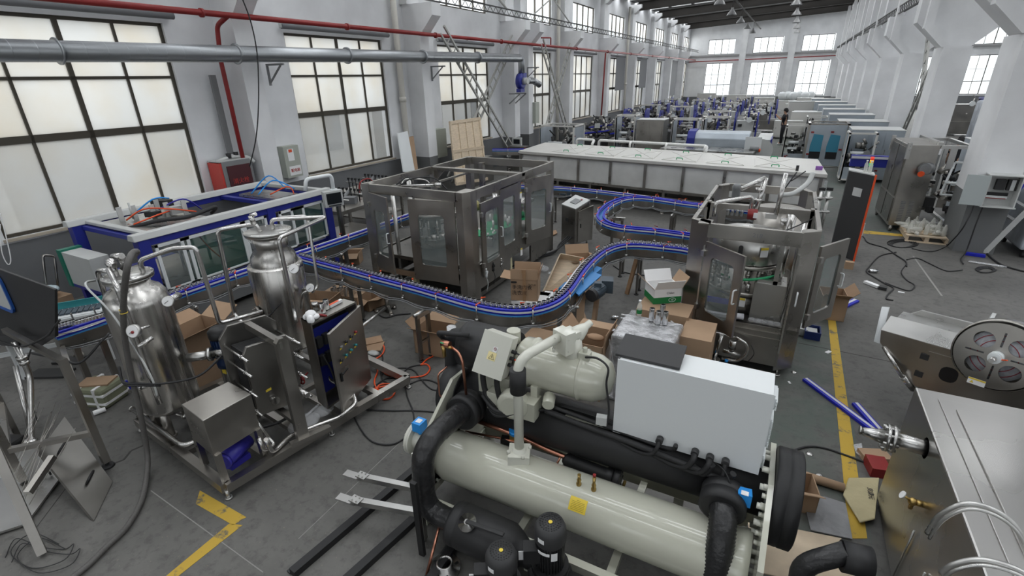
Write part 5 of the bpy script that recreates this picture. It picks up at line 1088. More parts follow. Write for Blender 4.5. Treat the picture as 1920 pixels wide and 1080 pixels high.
for i,(m_,pts) in enumerate(((orange,[(xf+.7,ya+.4,zt),(xf+.9,ya+.6,zt+.15),(xf+1.1,ya+.9,zt+.1),(xf+1.2,ya+1.2,zt)]),(cyand,[(xf+.6,ya+.5,zt),(xf+.8,ya+.8,zt+.25),(xf+.7,ya+1.1,zt+.2)]),(orange,[(xf+1.1,ya+.3,zt),(xf+1.2,ya+.6,zt+.08),(xf+1.0,ya+.9,zt+.06)]),(MATS['violet blue paint'],[(xf+.9,ya+.8,zt+.1),(xf+1.1,ya+1.1,zt+.22),(xf+1.1,ya+1.35,zt)]),(cyand,[(xf+.8,yb-.8,zt),(xf+1.0,yb-.5,zt+.3),(xf+1.3,yb-.4,zt+.05)]),(cyand,[(xf+1.0,yb-.8,zt),(xf+1.1,yb-.5,zt+.22),(xf+1.4,yb-.3,zt+.05)]),(orange,[(xf+1.2,yb-.7,zt),(xf+1.4,yb-.4,zt+.1),(xf+1.5,yb-.4,zt-.2)]),(orange,[(-8.0,ya+.9,1.4),(-7.9,ya+1.0,1.1),(-7.8,ya+1.1,.9)]))):
    q=B(); q.tube(pts,.012,6,6); mk(q,'air_hose',m_,t)
q=B(); q.tube([(-7.75,ya+1.5,zt-.3),(-7.6,ya+1.45,1.25),(-7.5,ya+1.5,1.05),(-7.3,ya+1.8,.95)],.01,6,6); mk(q,'cable',greyl,t)
# white and green box behind its left end
q=B(); q.box(-9.35,3.05,.75,-8.5,3.3,1.25); t2_=T('storage_box','white and deep green plastic box on a blue stand behind the blue machine','box',(-8.9,3.2,.75)); 
mk(q,'box_body',greyl,t2_); q=B(); q.box(-9.4,3.03,.7,-9.3,3.32,1.28); mk(q,'box_end',mat('deep green paint',(.01,.15,.10),.5),t2_)
q=B(); q.post(-9.2,3.15,0,.75,.1); q.post(-8.6,3.15,0,.75,.1); q.box(-9.4,3.05,.7,-8.4,3.3,.75); mk(q,'stand',bluef,t2_)
# HMI terminal on a swing arm
h=T('operator_terminal','light grey operator screen hung from a white swing arm beside the blue framed machine','screen',(-7.5,6.95,1.2))
q=B(); a=GX(624,372,-7.35); q.cb(a,(.12,.36,.30),-.35); mk(q,'screen_housing',greyl,h,bev=.01)
q=B(); q.cb(a+V((.062,-.022,.01)),(.01,.28,.2),-.35); mk(q,'display',screen,h)
q=B(); q.cb(a+V((.064,-.023,-.12)),(.01,.24,.02),-.35); mk(q,'key_row',blackr,h)
q=B(); e=a+V((0,.05,.13)); q.pipe([e,e+Z*.30,e+V((-.1,-.5,.30)),e+V((-.1,-.55,.1))],.035,.08,12); q.cyl(e,e+Z*.04,.07); mk(q,'swing_arm',whitep,h)
q=B(); q.post(a.x-.0,a.y+.1,0,a.z-.15,.06); q.cb((a.x,a.y+.1,.02),(.4,.4,.04)); mk(q,'stand',steeld,h)
# machine tables behind (between blue machine and wall pillar): grippers row
for i,(x,y) in enumerate(((-8.6,8.0),(-9.3,9.6))):
    t=T('gripper_table',['low machine table carrying black tipped rods right of the operator screen','low machine table with small clamps under the second window, farther from the screen'][i],'machine',(x,y,0))
    q=B()
    for sx in (-.5,.5):
        for sy in (-.6,.6): q.post(x+sx,y+sy,0,.95,.06)
    q.box(x-.55,y-.65,.9,x+.55,y+.65,.98); q.box(x-.5,y-.6,.3,x+.5,y+.6,.34); mk(q,'table_frame',steel,t)
    for s in (-.3,.3):
        q=B()
        for k in range(7): q.cyl((x-.4+.12*k,y+s,.98),(x-.4+.12*k,y+s,1.22),.015); q.cb((x-.4+.12*k,y+s,1.24),(.035,.05,.05))
        mk(q,'clamp_row',black,t); q=B(); q.cyl((x-.5,y+s,1.15),(x+.5,y+s,1.15),.015); mk(q,'cross_rod',steelb,t)
    q=B(); q.cb((x+.1,y+.1,1.05),(.3,.2,.14),.4); q.cyl((x-.1,y,1.0),(x-.1,y+.3,1.2),.04); mk(q,'drive_unit',greym,t)
q=B(); q.tube([(-9.0,8.9,1.0),(-9.0,9.0,1.25),(-9.0,9.3,1.28),(-9.0,9.5,1.1)],.02,6,6); one(q,'air_hose',red,'red hose arching above the low clamp table under the second window','hose')
# ================= LEFT HOPPER =================
t=T('hopper_feeder','dark steel hopper on tall square legs with a blue rimmed window','machine',(-6.3,1.4,0))
z1=GV(103,543,G(205,875)); f1=V((-5.47,1.51,0)); f2=V((-5.91,1.01,0)); 
P1=GY(103,543,1.62); P2=GY(103,632,1.62); 
def atx(u,v,y): return GY(u,v,y)
y_=1.62
fr=[atx(-60,484,y_),atx(103,543,y_),atx(103,632,y_),atx(72,652,y_),atx(-60,640,y_)]
ft=[atx(-60,484,1.64),atx(103,543,1.64),atx(103,632,1.64),atx(-60,628,1.64)]
q=B(); q.hexa([ft[3],ft[2],V((ft[2].x,1.67,ft[2].z)),V((ft[3].x,1.67,ft[3].z)),ft[0]-V((0,.0,0)),ft[1],ft[1]+V((0,.02,0)),ft[0]+V((0,.02,0))]); q.prism([ft[3],ft[2],atx(72,652,1.62),atx(-60,645,1.62)],(0,.02,0)); hb=mk(q,'hopper_body',mat('charcoal steel',(.045,.045,.047),.5,.4,var=.1),t,bev=.004)
wc=atx(17,553,1.635); wc.x-=.25; xd=V((1,0,0)); yw=(ft[0]-ft[3]); yw.x=0; yw.normalize(); nw=V((0,yw.z,-yw.y)) if 0 else yw.cross(xd)*-1
q=B(); q.holed(rrect(wc,xd,Z,.5,.42,.09),rrect(wc,xd,Z,.44,.36,.07),V((0,-.02,0))); mk(q,'window_rim',mat('rim blue',(.02,.09,.35),.4),hb)
q=B(); q.prism(rrect(wc,xd,Z,.45,.37,.07),(0,-.012,0)); mk(q,'window_panel',greyl,hb)
lt=atx(85,640,y_); 
q=B()
q.bar(V((-5.47,1.51,.06)),V((-5.47,1.51,1.25)),.06)
q.bar(V((-5.91,1.01,.06)),V((-5.91,1.01,1.0)),.06); q.bar(V((-4.78,.72,.03)),V((-5.25,.86,1.25)),.06)
q.bar(V((-5.47,1.51,.45)),V((-4.9,.8,.42)),.05) if 0 else None
q.bar(V((-5.47,1.51,.42)),V((-5.91,1.01,.42)),.05); q.bar(V((-5.91,1.01,.42)),V((-6.9,1.3,.42)),.05); q.bar(V((-5.47,1.51,.78)),V((-6.9,1.95,.78)),.05); q.bar(V((-5.2,.88,.34)),V((-5.35,1.15,.46)),.05)
q.bar(V((-6.9,1.3,0)),V((-6.9,1.3,1.2)),.05); q.bar(V((-5.47,1.51,1.22)),V((-6.8,1.55,1.22)),.05)
mk(q,'leg_frame',steel,t)
for p in (f1,f2): q=B(); q.cyl(p,p+Z*.025,.06,.05); q.cyl(p,p+Z*.08,.018); mk(q,'foot',blackr,t)
q=B(); a=atx(27,640,1.6); q.pipe([a,a-Z*.42,a+V((.25,-.25,-.95)),a+V((.35,-.35,-1.15))],.03,.08,12); q.cyl(a-Z*.18,a-Z*.22,.05); q.cyl(a-Z*.24,a-Z*.28,.045); b_=a+V((-.35,.0,-.4)); q.cyl(b_,b_+V((.35,-.2,-.7)),.025); mk(q,'drain_pipe',chrome,t)
q=B(); q.tube([atx(0,640,1.55),atx(40,650,1.5),atx(85,632,1.55),atx(100,615,1.6),atx(112,600,1.6)],.01,6,6); mk(q,'cable',blackr,t)
q=B(); q.tube([G(60,662,.9),G(110,672,.85),G(150,680,.8),G(190,640,.95),G(205,625,1.0)],.014,6,6); q.tube([G(58,655,.9),G(50,690,.7),G(55,740,.3),G(70,790,.0)],.008,6,5); one(q,'cable',greyd,'dark cable drooping between the hopper pipe and the front tank','cable')
# leaning stainless cover panel with two handles
a,b_,c_,d_=G(176,976,.01),G(211,903,.01),G(121,781,.36),G(72,848,.36)
t=T('cover_panel','loose stainless cover panel with two black handles leaning by the hopper legs','panel',(a+b_)/2)
n_=(b_-a).cross(d_-a).normalized(); n_=n_ if n_.dot(V((0,0,H))-a)>0 else -n_
q=B(); q.prism([a,b_,c_,d_],-n_*.025); mk(q,'panel_sheet',steeld,t)
xd=(c_-b_).normalized(); yd=(a-b_).normalized()
for f,g in ((.28,.45),(.78,.55)):
    p=(b_+(c_-b_)*f)*(1-g)+(a+(d_-a)*f)*g; q=B(); q.pipe([p-yd*.07,p-yd*.06+n_*.045,p+yd*.06+n_*.045,p+yd*.07],.012,.015,6); mk(q,'handle',black,t)
a,b_,c_,d_=G(-40,1010,.01),G(85,925,.01),G(112,900,.05),G(-40,840,.01)
q=B(); q.prism([G(-60,1020,.02),G(50,985,.02),G(118,893,.02),G(60,830,.02),G(-60,850,.02)],(0,0,.02)); t=T('metal_sheet','flat stainless sheet lying on the floor under the hopper legs','panel',G(30,920)); mk(q,'sheet',steelb,t); p=G(95,890,.05); q=B(); q.pipe([p,p+Z*.04,p+V((-.1,-.06,.04)),p+V((-.1,-.06,0))],.01,.015,6); mk(q,'handle',black,t)
for i in range(14):
    u=20+random.random()*90; p=G(u*.5+5,840+random.random()*110,.10+random.random()*.15); e=G(u+20+i*2,745+random.random()*60,.55)
    q=B(); q.cyl(p,e,.0025,n=6); one(q,'welding_rod',steel,'thin steel rod in the fan of rods behind the leaning cover panel','rod','steel rods fanned out behind the leaning panel')
q=B(); q.cb(G(22,830,.06),(.18,.14,.1),.4); one(q,'tool_case',black,'small black and yellow tool case behind the hopper legs','case')
q=B(); q.sph(G(55,828,.05),.07,10,(1.3,1,.6)); one(q,'foil_scrap',chrome,'crumpled foil beside the small black tool case','foil')
# steel frame feet / stainless guides at left: can chute with cans
for i in range(14):
    f=i/13; u,v=108+f*84,617-f*24+ (3 if i>4 else 0); p=G(u,v-8,1.0); place_can((p.x,p.y,.84),'big bright can in the guide rails leaving the left hopper','cans in the curved guides at left').scale=(1.25,1.25,1.45)
t=T('can_chute','curved wire guide holding upright cans between the hopper and the conveyor','chute',G(160,640,.8)); 
for zz in (.88,.96):
    q=B(); q.tube([G(104,617+60*(1.0-zz)*1.2,zz)+V((.06,-.09,0)),G(150,615,zz)+V((.04,-.09,0)),G(196,600,zz)+V((.04,-.06,0))],.006,6,8); mk(q,'guide_wire',steel,t)
q=B(); a,b_=G(108,622,.82),G(200,596,.82); q.bar(a,b_,.14,.03); mk(q,'chute_floor',greyl,t)
for f in (.1,.5,.95): p=a.lerp(b_,f)+V((.04,-.08,0)); q=B(); q.bar(p,p+Z*.2,.03,.01); mk(q,'guide_strut',steel,t)
for f in (.2,.75):
    p=a.lerp(b_,f); q=B(); q.post(p.x,p.y,.05,.8,.06); l=mk(q,'leg',steel,t); q=B(); q.cyl((p.x,p.y,0),(p.x,p.y,.03),.06,.04); mk(q,'foot',blackr,l)
# teal edged table with dark roller slats
t=T('roller_table','long white table with a teal back rail and dark slats behind the can guides','table',(-7.9,2.1,0))
a,b_=G(108,608,.8),G(205,578,.8)
a,b_=V((-8.6,1.5,.78)),G(200,575,.78)
d=(b_-a).normalized(); s_=V((-d.y,d.x,0))
if s_.y<0 and s_.x>0: s_=-s_
q=B(); q.bar(a,b_,.34,.03); q.bar(a-s_*.18-Z*.1,b_-s_*.18-Z*.1,.02,.2); q.bar(a-Z*.4,b_-Z*.4,.05,.05)
for f in (.3,.9): p=a.lerp(b_,f); q.post(p.x,p.y,0,.76,.07)
mk(q,'table_bed',whitep,t)
q=B(); q.bar(a+s_*.18+Z*.06,b_+s_*.18+Z*.06,.02,.09); mk(q,'back_rail',teal,t)
q=B()
for i in range(16): p=a.lerp(b_,.35+.04*i)+Z*.03; q.bar(p-s_*.1,p+s_*.1,.05,.02)
mk(q,'roller_slats',MATS['slate motor paint'],t)
# hand pallet truck against the wall with a carton on it
p=G(105,600,.0); p=V((-10.3,3.5,0)); t=T('pallet_truck','hand pallet truck with an upright steel handle parked by the left wall','trolley',p)
q=B(); e=[GX(90,565,-10.2),GX(80,478,-10.3),GX(102,480,-10.3),GX(112,565,-10.2)]; q.pipe(e,.018,.05,8); mk(q,'handle',steel,t)
q=B(); c=GX(108,605,-10.1); q.cb((c.x,c.y,.16),(.5,.35,.10)); q.cb((c.x+.1,c.y,.24),(.2,.3,.1)); mk(q,'chassis',mat('ochre truck paint',(.45,.25,.04),.5),t); q=B(); q.cyl((c.x,c.y-.2,.08),(c.x,c.y+.2,.08),.08); mk(q,'wheel',black,t)
q=B(); q.cb(GX(85,560,-10.1)+V((0,0,-.08)),(.5,.5,.2),.1); one(q,'carton',card,'open carton with pale blue plastic on the pallet truck','box'); q=B(); q.sph(GX(85,552,-10.05)+Z*.06,.2,12,(1,1,.35)); one(q,'plastic_sheet',mat('pale blue sheet',(.55,.66,.70),.4),'pale blue plastic crumpled on the carton over the pallet truck','plastic')
# olive wrapped bale with white tape
p=G(195,745,0); t=T('wrapped_bale','olive green bale bound with white printed tape on the floor left of the front tank','parcel',p)
c=G(190,735,.12); q=B(); q.cb((c.x,c.y,.13),(.42,.34,.26),.35); mk(q,'bale_wrap',mat('olive fabric wrap',(.20,.21,.14),.8,bump=.4,bscale=14),t,bev=.04)
q=B()
R3=MX.Rotation(.35,3,'Z')
for zz in (.07,.18): q.cb((c.x,c.y,zz),(.425,.345,.03),.35)
for xx in (-.1,.1): o_=R3@V((xx,0,0)); q.cb((c.x+o_.x,c.y+o_.y,.132),(.035,.345,.265),.35)
mk(q,'tape_band',paper,t)
q=B(); q.cb((c.x,c.y,.27),(.35,.2,.02),.6); mk(q,'torn_paper',card,t)
q=B(); a,b_=G(175,775,.03),G(198,767,.03); q.cyl(a,b_,.028); one(q,'paper_roll',paper,'small white roll lying on the floor beside the olive bale','roll')
q=B(); a=G(150,665,0); q.lathe(a,[(.05,0),(.06,.1),(.055,.1),(.04,.01)],(.8,-.5,.15),16,cap=False); one(q,'fallen_cup',mat('cream cup',(.6,.57,.5),.5),'cream and navy cup lying on the floor below the cans at left','cup')
for i,(u,v,w,h_) in enumerate(((95,700,.5,.22),(130,675,.35,.18))): q=B(); q.cb(G(u,v,.015),(w,h_,.03),.5); one(q,'dark_plate',greyd,['dark ribbed plate on the floor under the left table, the nearer one','dark ribbed plate on the floor under the left table, the farther one'][i],'plate')
q=B(); q.tube([G(140,620,.8),G(148,650,.5),G(160,690,.1)],.012,6,5); one(q,'air_hose',orange,'short orange hose hanging below the cans at left','hose')
for nm,pts,lb,n_ in (('thin_wire',[(10,1045),(30,1010),(75,1025),(120,1030),(138,1020),(120,1050),(60,1065),(20,1035),(60,1000),(110,1020)],'loose tangle of thin grey wire on the floor at the lower left corner',.004),):
    q=B(); q.tube([G(u,v,.01+.01*(i%3)) for i,(u,v) in enumerate(pts)],n_,6,6); q.tube([G(u+12,v+9,.02) for u,v in pts[::-1]],n_,6,6); one(q,nm,greyd,lb,'wire')
# ================= COOLING TUNNEL =================
zt=1.40; c4=[G(972,283,zt),G(1552,327,zt),G(1548,299,zt),G(1022,267,zt)]
for p in c4: p.z=0
t=T('cooling_tunnel','long stainless cooling tunnel with flat ribbed lids and green handles behind the cabinets','machine',(c4[0]+c4[1])/2)
lx=(c4[1]-c4[0]); ly=(c4[3]-c4[0]); nf=V((lx.y,-lx.x,0)).normalized()
def tp(f,g,z): return c4[0]+lx*f+ly*g+Z*z
q=B(); q.prism([tp(0,0,zt-.09),tp(1,0,zt-.09),tp(1,1,zt-.09),tp(0,1,zt-.09)],Z*.09); mk(q,'top_deck',mat('matt stainless lid',(.60,.59,.56),.4,.35,var=.03),t,bev=.004)
wavy=mat('rippled film steel',(.66,.66,.645),.3,.25,.9,1.6,.12,1.6)
N=8
q=B(); q.prism([tp(.003,.01,.62),tp(.997,.01,.62),tp(.997,.99,.62),tp(.003,.99,.62)],Z*(zt-.71)); mk(q,'tunnel_body',wavy,t)
q=B()
for i in range(N+1): f=.012+.976*i/N; a=tp(f,0,.62); q.prism([a-lx.normalized()*.035,a+lx.normalized()*.035,a+lx.normalized()*.035+Z*.7,a-lx.normalized()*.035+Z*.7],nf*.02)
a=tp(0,0,.60); q.prism([a,a+lx,a+lx+Z*.07,a+Z*.07],nf*.025); a=tp(0,0,zt-.1); q.prism([a,a+lx,a+lx+Z*.03,a+Z*.03],nf*.02)
mk(q,'side_rail',steel,t)
q=B(); q.prism([tp(.0,0,.42),tp(1,0,.42),tp(1,1,.42),tp(0,1,.42)],Z*.06)
for i in range(8): 
    for g in (.03,.97): p=tp(.04+.92*i/7,g,0); q.post(p.x,p.y,.03,.62,.07); q.cyl(p,p+Z*.03,.06,.04)
mk(q,'tray_and_legs',steel,t)
for i in range(6):
    f0=.13+.138*i; lid=[tp(f0,.14,zt),tp(f0+.11,.14,zt),tp(f0+.11,.88,zt),tp(f0,.88,zt)]
    q=B(); q.prism(lid,Z*.012); cc=sum(lid,V())/4
    for p in lid: q.bar(p.lerp(cc,.1)+Z*.014,cc+Z*.014,.05,.01)
    l=mk(q,'lid',MATS['matt stainless lid'],t)
    for g in (.2,.8):
        p=tp(f0+.055,g,zt+.012); d=lx.normalized(); q=B(); q.pipe([p-d*.08,p-d*.08+Z*.05,p+d*.08+Z*.05,p+d*.08],.011,.02,6); mk(q,'handle',green,l)
for (f0,f1) in ((.14,.22),(.24,.66)):
    a,b_=tp(f0,1.12,zt+.06),tp(f1,1.12,zt+.06); q=B(); pts=[a-Z*.3,a+Z*.08,b_+Z*.08,b_-Z*.02-ly.normalized()*.25,b_-Z*.06-ly.normalized()*.25]; q.pipe(pts,.045,.1,12)
    for k in range(3 if f1>.3 else 0): p=a.lerp(b_,.33*(k+1)); q.pipe([p+Z*.08,p+Z*.08-ly.normalized()*.25,p-Z*.06-ly.normalized()*.25],.035,.06,10)
    mk(q,'spray_pipe',mat('white pipe',(.68,.68,.66),.35) if 'white pipe' not in MATS else MATS['white pipe'],t)
q=B(); p=G(1495,316,zt+.05); q.cb(p,(.06,.06,.14)); mk(q,'small_gauge',greyd,t)
q=B(); q.cb(tp(.985,.25,zt+.04),(.14,.1,.08)); one(q,'purple_block',mat('purple plastic',(.25,.10,.38),.5),'small purple block on the right end of the cooling tunnel lid','block')
p=tp(1.0,.1,1.1); q=B(); q.cb(p+V((-.35,-.12,0)),(.8,.03,.3)); one(q,'plastic_film_sheet',film,'clear plastic film hanging from the right end of the tunnel','film')
for i in range(2):
    p=G(1538+14*i,372,1.0); t=T('pipe_valve',['stainless valve column right of the tunnel end, the left one of the pair','stainless valve column right of the tunnel end, the right one of the pair'][i],'valve',(p.x,p.y,0)); q=B(); q.cyl((p.x,p.y,.0),(p.x,p.y,1.15),.035); q.cyl((p.x,p.y,1.0),(p.x,p.y,1.03),.09); q.cyl((p.x,p.y,.7),(p.x,p.y,.73),.09); mk(q,'riser_pipe',steelb,t); q=B(); q.cb((p.x,p.y,1.2),(.12,.06,.06)); mk(q,'handle',blackr,t)
# ================= LABELLER / LABEL APPLICATOR on the right =================
t=T('labelling_machine','stainless labelling machine with a large reel disc pierced by four round holes','machine',(1.9,6.2,0))
z0=1.0; A1=G(1652,618,z0); A2=G(1912,692,z0); A3=G(1660,562,z0); A4=G(2000,610,z0); e=(A2-A1).normalized(); s_=V((-e.y,e.x,0)); W_=(A3-A1).dot(s_); 
def lp(a,b_,z): return V((A1.x,A1.y,0))+e*a+s_*b_+Z*z
q=B(); q.prism([lp(.0,0,1.0),lp(1.9,0,1.0),lp(1.9,0,.5),lp(.32,0,.5),lp(0.02,0,.86)],s_*.36); mk(q,'body',steel,t,bev=.006)
q=B(); q.prism([lp(0,0,1.0),lp(0,.3,1.06),lp(0,.34,1.0)],e*1.9); q.box(0,0,0,0,0,0) if 0 else None
q.prism([lp(.1,.62,1.0),lp(.2,.62,1.08),lp(1.9,.62,1.08),lp(1.9,.62,.95),lp(.1,.62,.95)],s_*.03); q.prism([lp(.05,.3,1.02),lp(1.9,.3,1.02),lp(1.9,.62,1.0),lp(.05,.62,1.0)],Z*.02); mk(q,'trough',steelb,t)
q=B(); q.prism([lp(.42,-.01,.92),lp(.9,-.01,.92),lp(.9,-.01,.58),lp(.39,-.01,.58)],s_*.01); dr=mk(q,'access_door',steel,t)
for zz in (.85,.65): q=B(); q.prism([lp(.37,-.015,zz-.03),lp(.44,-.015,zz-.03),lp(.44,-.015,zz+.03),lp(.37,-.015,zz+.03)],s_*.01); mk(q,'hinge',greyd,dr)
q=B(); q.prism(rrect(lp(.62,-.012,.74),e,Z,.14,.16,.06),s_*.004); mk(q,'hand_hole',black,dr)
q=B(); q.prism([lp(.68,.12,1.02),lp(.68,.4,1.02),lp(.74,.4,1.32),lp(.74,.12,1.32)],e*.03); q.prism([lp(.70,.1,1.0),lp(.98,.1,1.0),lp(1.02,.1,1.32),lp(.74,.1,1.32)],s_*.02); mk(q,'upright_cover',greyl,t,bev=.004)
for b0 in (.05,.3):
    for a0 in (.45,1.4):
        p=lp(a0,b0,0); q=B(); q.post(p.x,p.y,.03,.55,.06); mk(q,'leg',steel,t)
q=B(); q.bar(lp(.45,.05,.25),lp(.45,.35,.25),.05); q.bar(lp(.45,.05,.3),lp(1.4,.05,.3),.05); q.box(0,0,0,.001,.001,.001); mk(q,'leg_brace',steel,t)
q=B(); rc=GY(1876,664,lp(.85,-.26,0).y)
def disc(c,n_,r,th,holes):
    global q
    n_=V(n_).normalized(); a=n_.orthogonal().normalized(); b_=n_.cross(a); 
    for sgn in (0,1): pass
    q.lathe(c,[(r*.12,0),(r,0),(r,th),(r*.12,th)],n_,48)
nd=(-s_+V((-.12,0,.18))).normalized()
ax=nd; aa=(e-nd*e.dot(nd)).normalized(); bb=nd.cross(aa)
def ringpts(c,r,n=40,ph=0): return [c+(aa*math.cos(2*PI*i/n+ph)+bb*math.sin(2*PI*i/n+ph))*r for i in range(n)]
# reel disc with four round holes: outer ring + cut-outs built as a filled face with holes
def reel(c,r,th):
    q=B()
    for o_ in (V((0,0,0)),ax*th):
        loops=[ringpts(c+o_,r,48)]
        for k in range(4):
            a0=PI/4+k*PI/2; cc=c+o_+(aa*math.cos(a0)+bb*math.sin(a0))*r*.56; loops.append(ringpts(cc,r*.25,20))
            a1=k*PI/2; m1=c+o_+(aa*math.cos(a1)+bb*math.sin(a1))*r*.52; d1=(aa*math.cos(a1)+bb*math.sin(a1)); d2=(aa*-math.sin(a1)+bb*math.cos(a1)); loops.append([m1-d1*r*.22-d2*r*.025,m1+d1*r*.22-d2*r*.025,m1+d1*r*.22+d2*r*.025,m1-d1*r*.22+d2*r*.025])
        vs=[[q.v(p) for p in l] for l in loops]; es=[q.bm.edges.new((l[i],l[(i+1)%len(l)])) for l in vs for i in range(len(l))]
        bmesh.ops.triangle_fill(q.bm,use_beauty=True,edges=es)
        if o_.length==0: V0=vs
        else:
            for l0,l1 in zip(V0,vs):
                for i in range(len(l0)): q.f([l0[i],l0[(i+1)%len(l0)],l1[(i+1)%len(l1)],l1[i]])
    return q
mk(reel(rc+ax*.12,.29,.012),'reel_disc',steel,t)
q=B(); q.lathe(rc-ax*.05,[(.2,0),(.31,0),(.31,.02),(.28,.02)],ax,44); q.lathe(rc-ax*.05,[(.305,0),(.315,0),(.315,.15),(.305,.15)],ax,44,cap=False); mk(q,'reel_guard',steel,t)
q=B(); q.lathe(rc,[(.05,0),(.22,0),(.22,.1),(.05,.1)],ax,44); mk(q,'label_roll',mat('label roll edge',(.30,.31,.33),.6,var=.2,vscale=30),t)
q=B(); 
for k in range(2): q.lathe(rc,[(.13+.05*k,.101),(.137+.05*k,.101),(.137+.05*k,.103),(.13+.05*k,.103)],ax,40,cap=False)
mk(q,'roll_print',mat('dark red print',(.22,.03,.04),.6),t)
q=B(); q.cyl(rc+ax*.1,rc+ax*.2,.05); q.cyl(rc+ax*.2,rc+ax*.24,.045); mk(q,'hub',whitep,t)
q=B(); q.cyl(rc+ax*.2,rc+ax*.34,.02); mk(q,'spindle',chrome,t)
q=B(); q.bar(rc+ax*.22+aa*.03,rc+ax*.25+aa*.08+bb*.02,.014,.01); mk(q,'clamp_lever',orange,t)
q=B(); m1=rc+ax*.136-bb*.27*(1 if bb.z>0 else -1)-aa*.06; q.prism([m1-aa*.06-bb*.028,m1+aa*.06-bb*.028,m1+aa*.06+bb*.028,m1-aa*.06+bb*.028],ax*.002); k=mk(q,'warning_label',paper,t); sg=1 if bb.z>0 else -1; q=B(); m2=m1+bb*.02*sg+ax*.002; q.prism([m2-aa*.058-bb*.007,m2+aa*.058-bb*.007,m2+aa*.058+bb*.007,m2-aa*.058+bb*.007],ax*.001); mk(q,'label_header',yellow,k)
q=B(); m3=m1-aa*.03+ax*.002-bb*.005*sg; q.prism([m3-aa*.014-bb*.012*sg,m3+aa*.014-bb*.012*sg,m3+bb*.012*sg],ax*.001); mk(q,'warning_triangle',yellow,k)
q=B(); a,b_=G(1655,575,1.0),G(1640,640,.72); xx=V((.07,.02,0)); q.prism([a,a+xx,b_+xx*.8-Z*.02,b_],V((-.01,-.01,0))); mk(q,'strip_curtain',whitep,t)
q=B(); a,b_=G(1657,650,.82),G(1692,706,.60); q.cyl(a,b_,.022); c_=G(1712,730,.45); q.cyl(b_,c_,.03); one(q,'grease_gun',chrome,'shiny chrome rod with a clear plastic sleeve beneath the labelling machine','rod')
# ================= RIGHT STEEL TANK (foreground right) =================
zt=1.2; t=T('water_tank','large square polished stainless tank with a bolted inlet flange and brass tap','tank',(2.2,3.0,0))
x0=1.22; y1=4.37
dent=mat('dented polished steel',(.47,.46,.445),.30,1,.16,1.3,.015,1)
q=B(); q.box(x0,.4,.05,x0+2.4,y1,zt); mk(q,'tank_shell',dent,t,bev=.012)
q=B(); q.box(x0+.12,.5,zt,x0+2.3,y1-.12,zt+.008); q.box(x0+.2,.7,zt+.008,x0+2.2,y1-.25,zt+.02); mk(q,'lid',dent,t,bev=.008)
q=B(); 
for dy in (.9,1.25): q.cyl((x0-.012,y1-dy,.1),(x0-.012,y1-dy-.05,.62),.006)
q.box(x0-.03,2.2,.1,x0,2.6,.5); mk(q,'side_rib',steelb,t)
pc=V((x0,3.92,.93)); pc=GX(1735,840,x0)
q=B(); d=V((-1,.03,.02)).normalized(); q.cyl(pc+V((.05,0,0)),pc+d*.18,.055,n=24); q.cyl(pc,pc+V((.1,0,0)),.075,.06,24); q.cyl(pc+d*.18,pc+d*.20,.10,n=28); q.cyl(pc+d*.215,pc+d*.235,.10,n=28); flange_bolts(q,pc+d*.208,d,.08,8,.012,.09); q.cyl(pc+d*.235,pc+d*.38,.055,.026,20); q.cyl(pc+d*.38,pc+d*.39,.034); mk(q,'inlet_flange',steelb,t)
p=GX(1728,945,x0); q=B(); q.cyl(p,p+V((-.03,0,0)),.022); q.sph(p+V((-.05,0,0)),.028); q.cyl(p+V((-.05,0,0)),p+V((-.11,-.0,.03)),.008); q.cyl(p+V((-.05,0,0)),p+V((-.05,0,-.06)),.014); k=mk(q,'brass_tap',brass,t); q=B(); q.cyl(p+V((-.108,0,.03)),p+V((-.116,0,.034)),.028,n=12); mk(q,'tap_wheel',paper,k)
for i,(pts) in enumerate((((1738,1000),(1765,965),(1810,945),(1860,955),(1905,990),(1930,1050)),((1765,1075),(1790,1058),(1840,1050),(1900,1065),(1940,1090)))):
    q=B(); q.tube([GY(u,v,2.62-.25*i) for u,v in pts],.014,10,6); q.tube([GY(u+4,v+10,2.55-.25*i) for u,v in pts],.008,8,6); mk(q,'hoop_rail',steelb,t)
q=B(); q.box(.95,1.6,.3,x0,2.45,.9); mk(q,'ladder_bracket',steeld,t,bev=.01)
# black elbow pipe on floor lower right
q=B(); q.pipe([GY(1500,1150,2.55),GY(1500,1060,2.55),GY(1590,1035,2.6)],.06,.1,16); t=T('elbow_pipe','black corrugated elbow pipe end near the floor between the chiller and the square tank','pipe',G(1540,1100)); mk(q,'pipe_bend',foamw,t); q=B(); a=GY(1578,1042,2.6); q.cyl(a,a+V((.14,.02,.0)),.085,n=28); mk(q,'pipe_collar',foam,t)
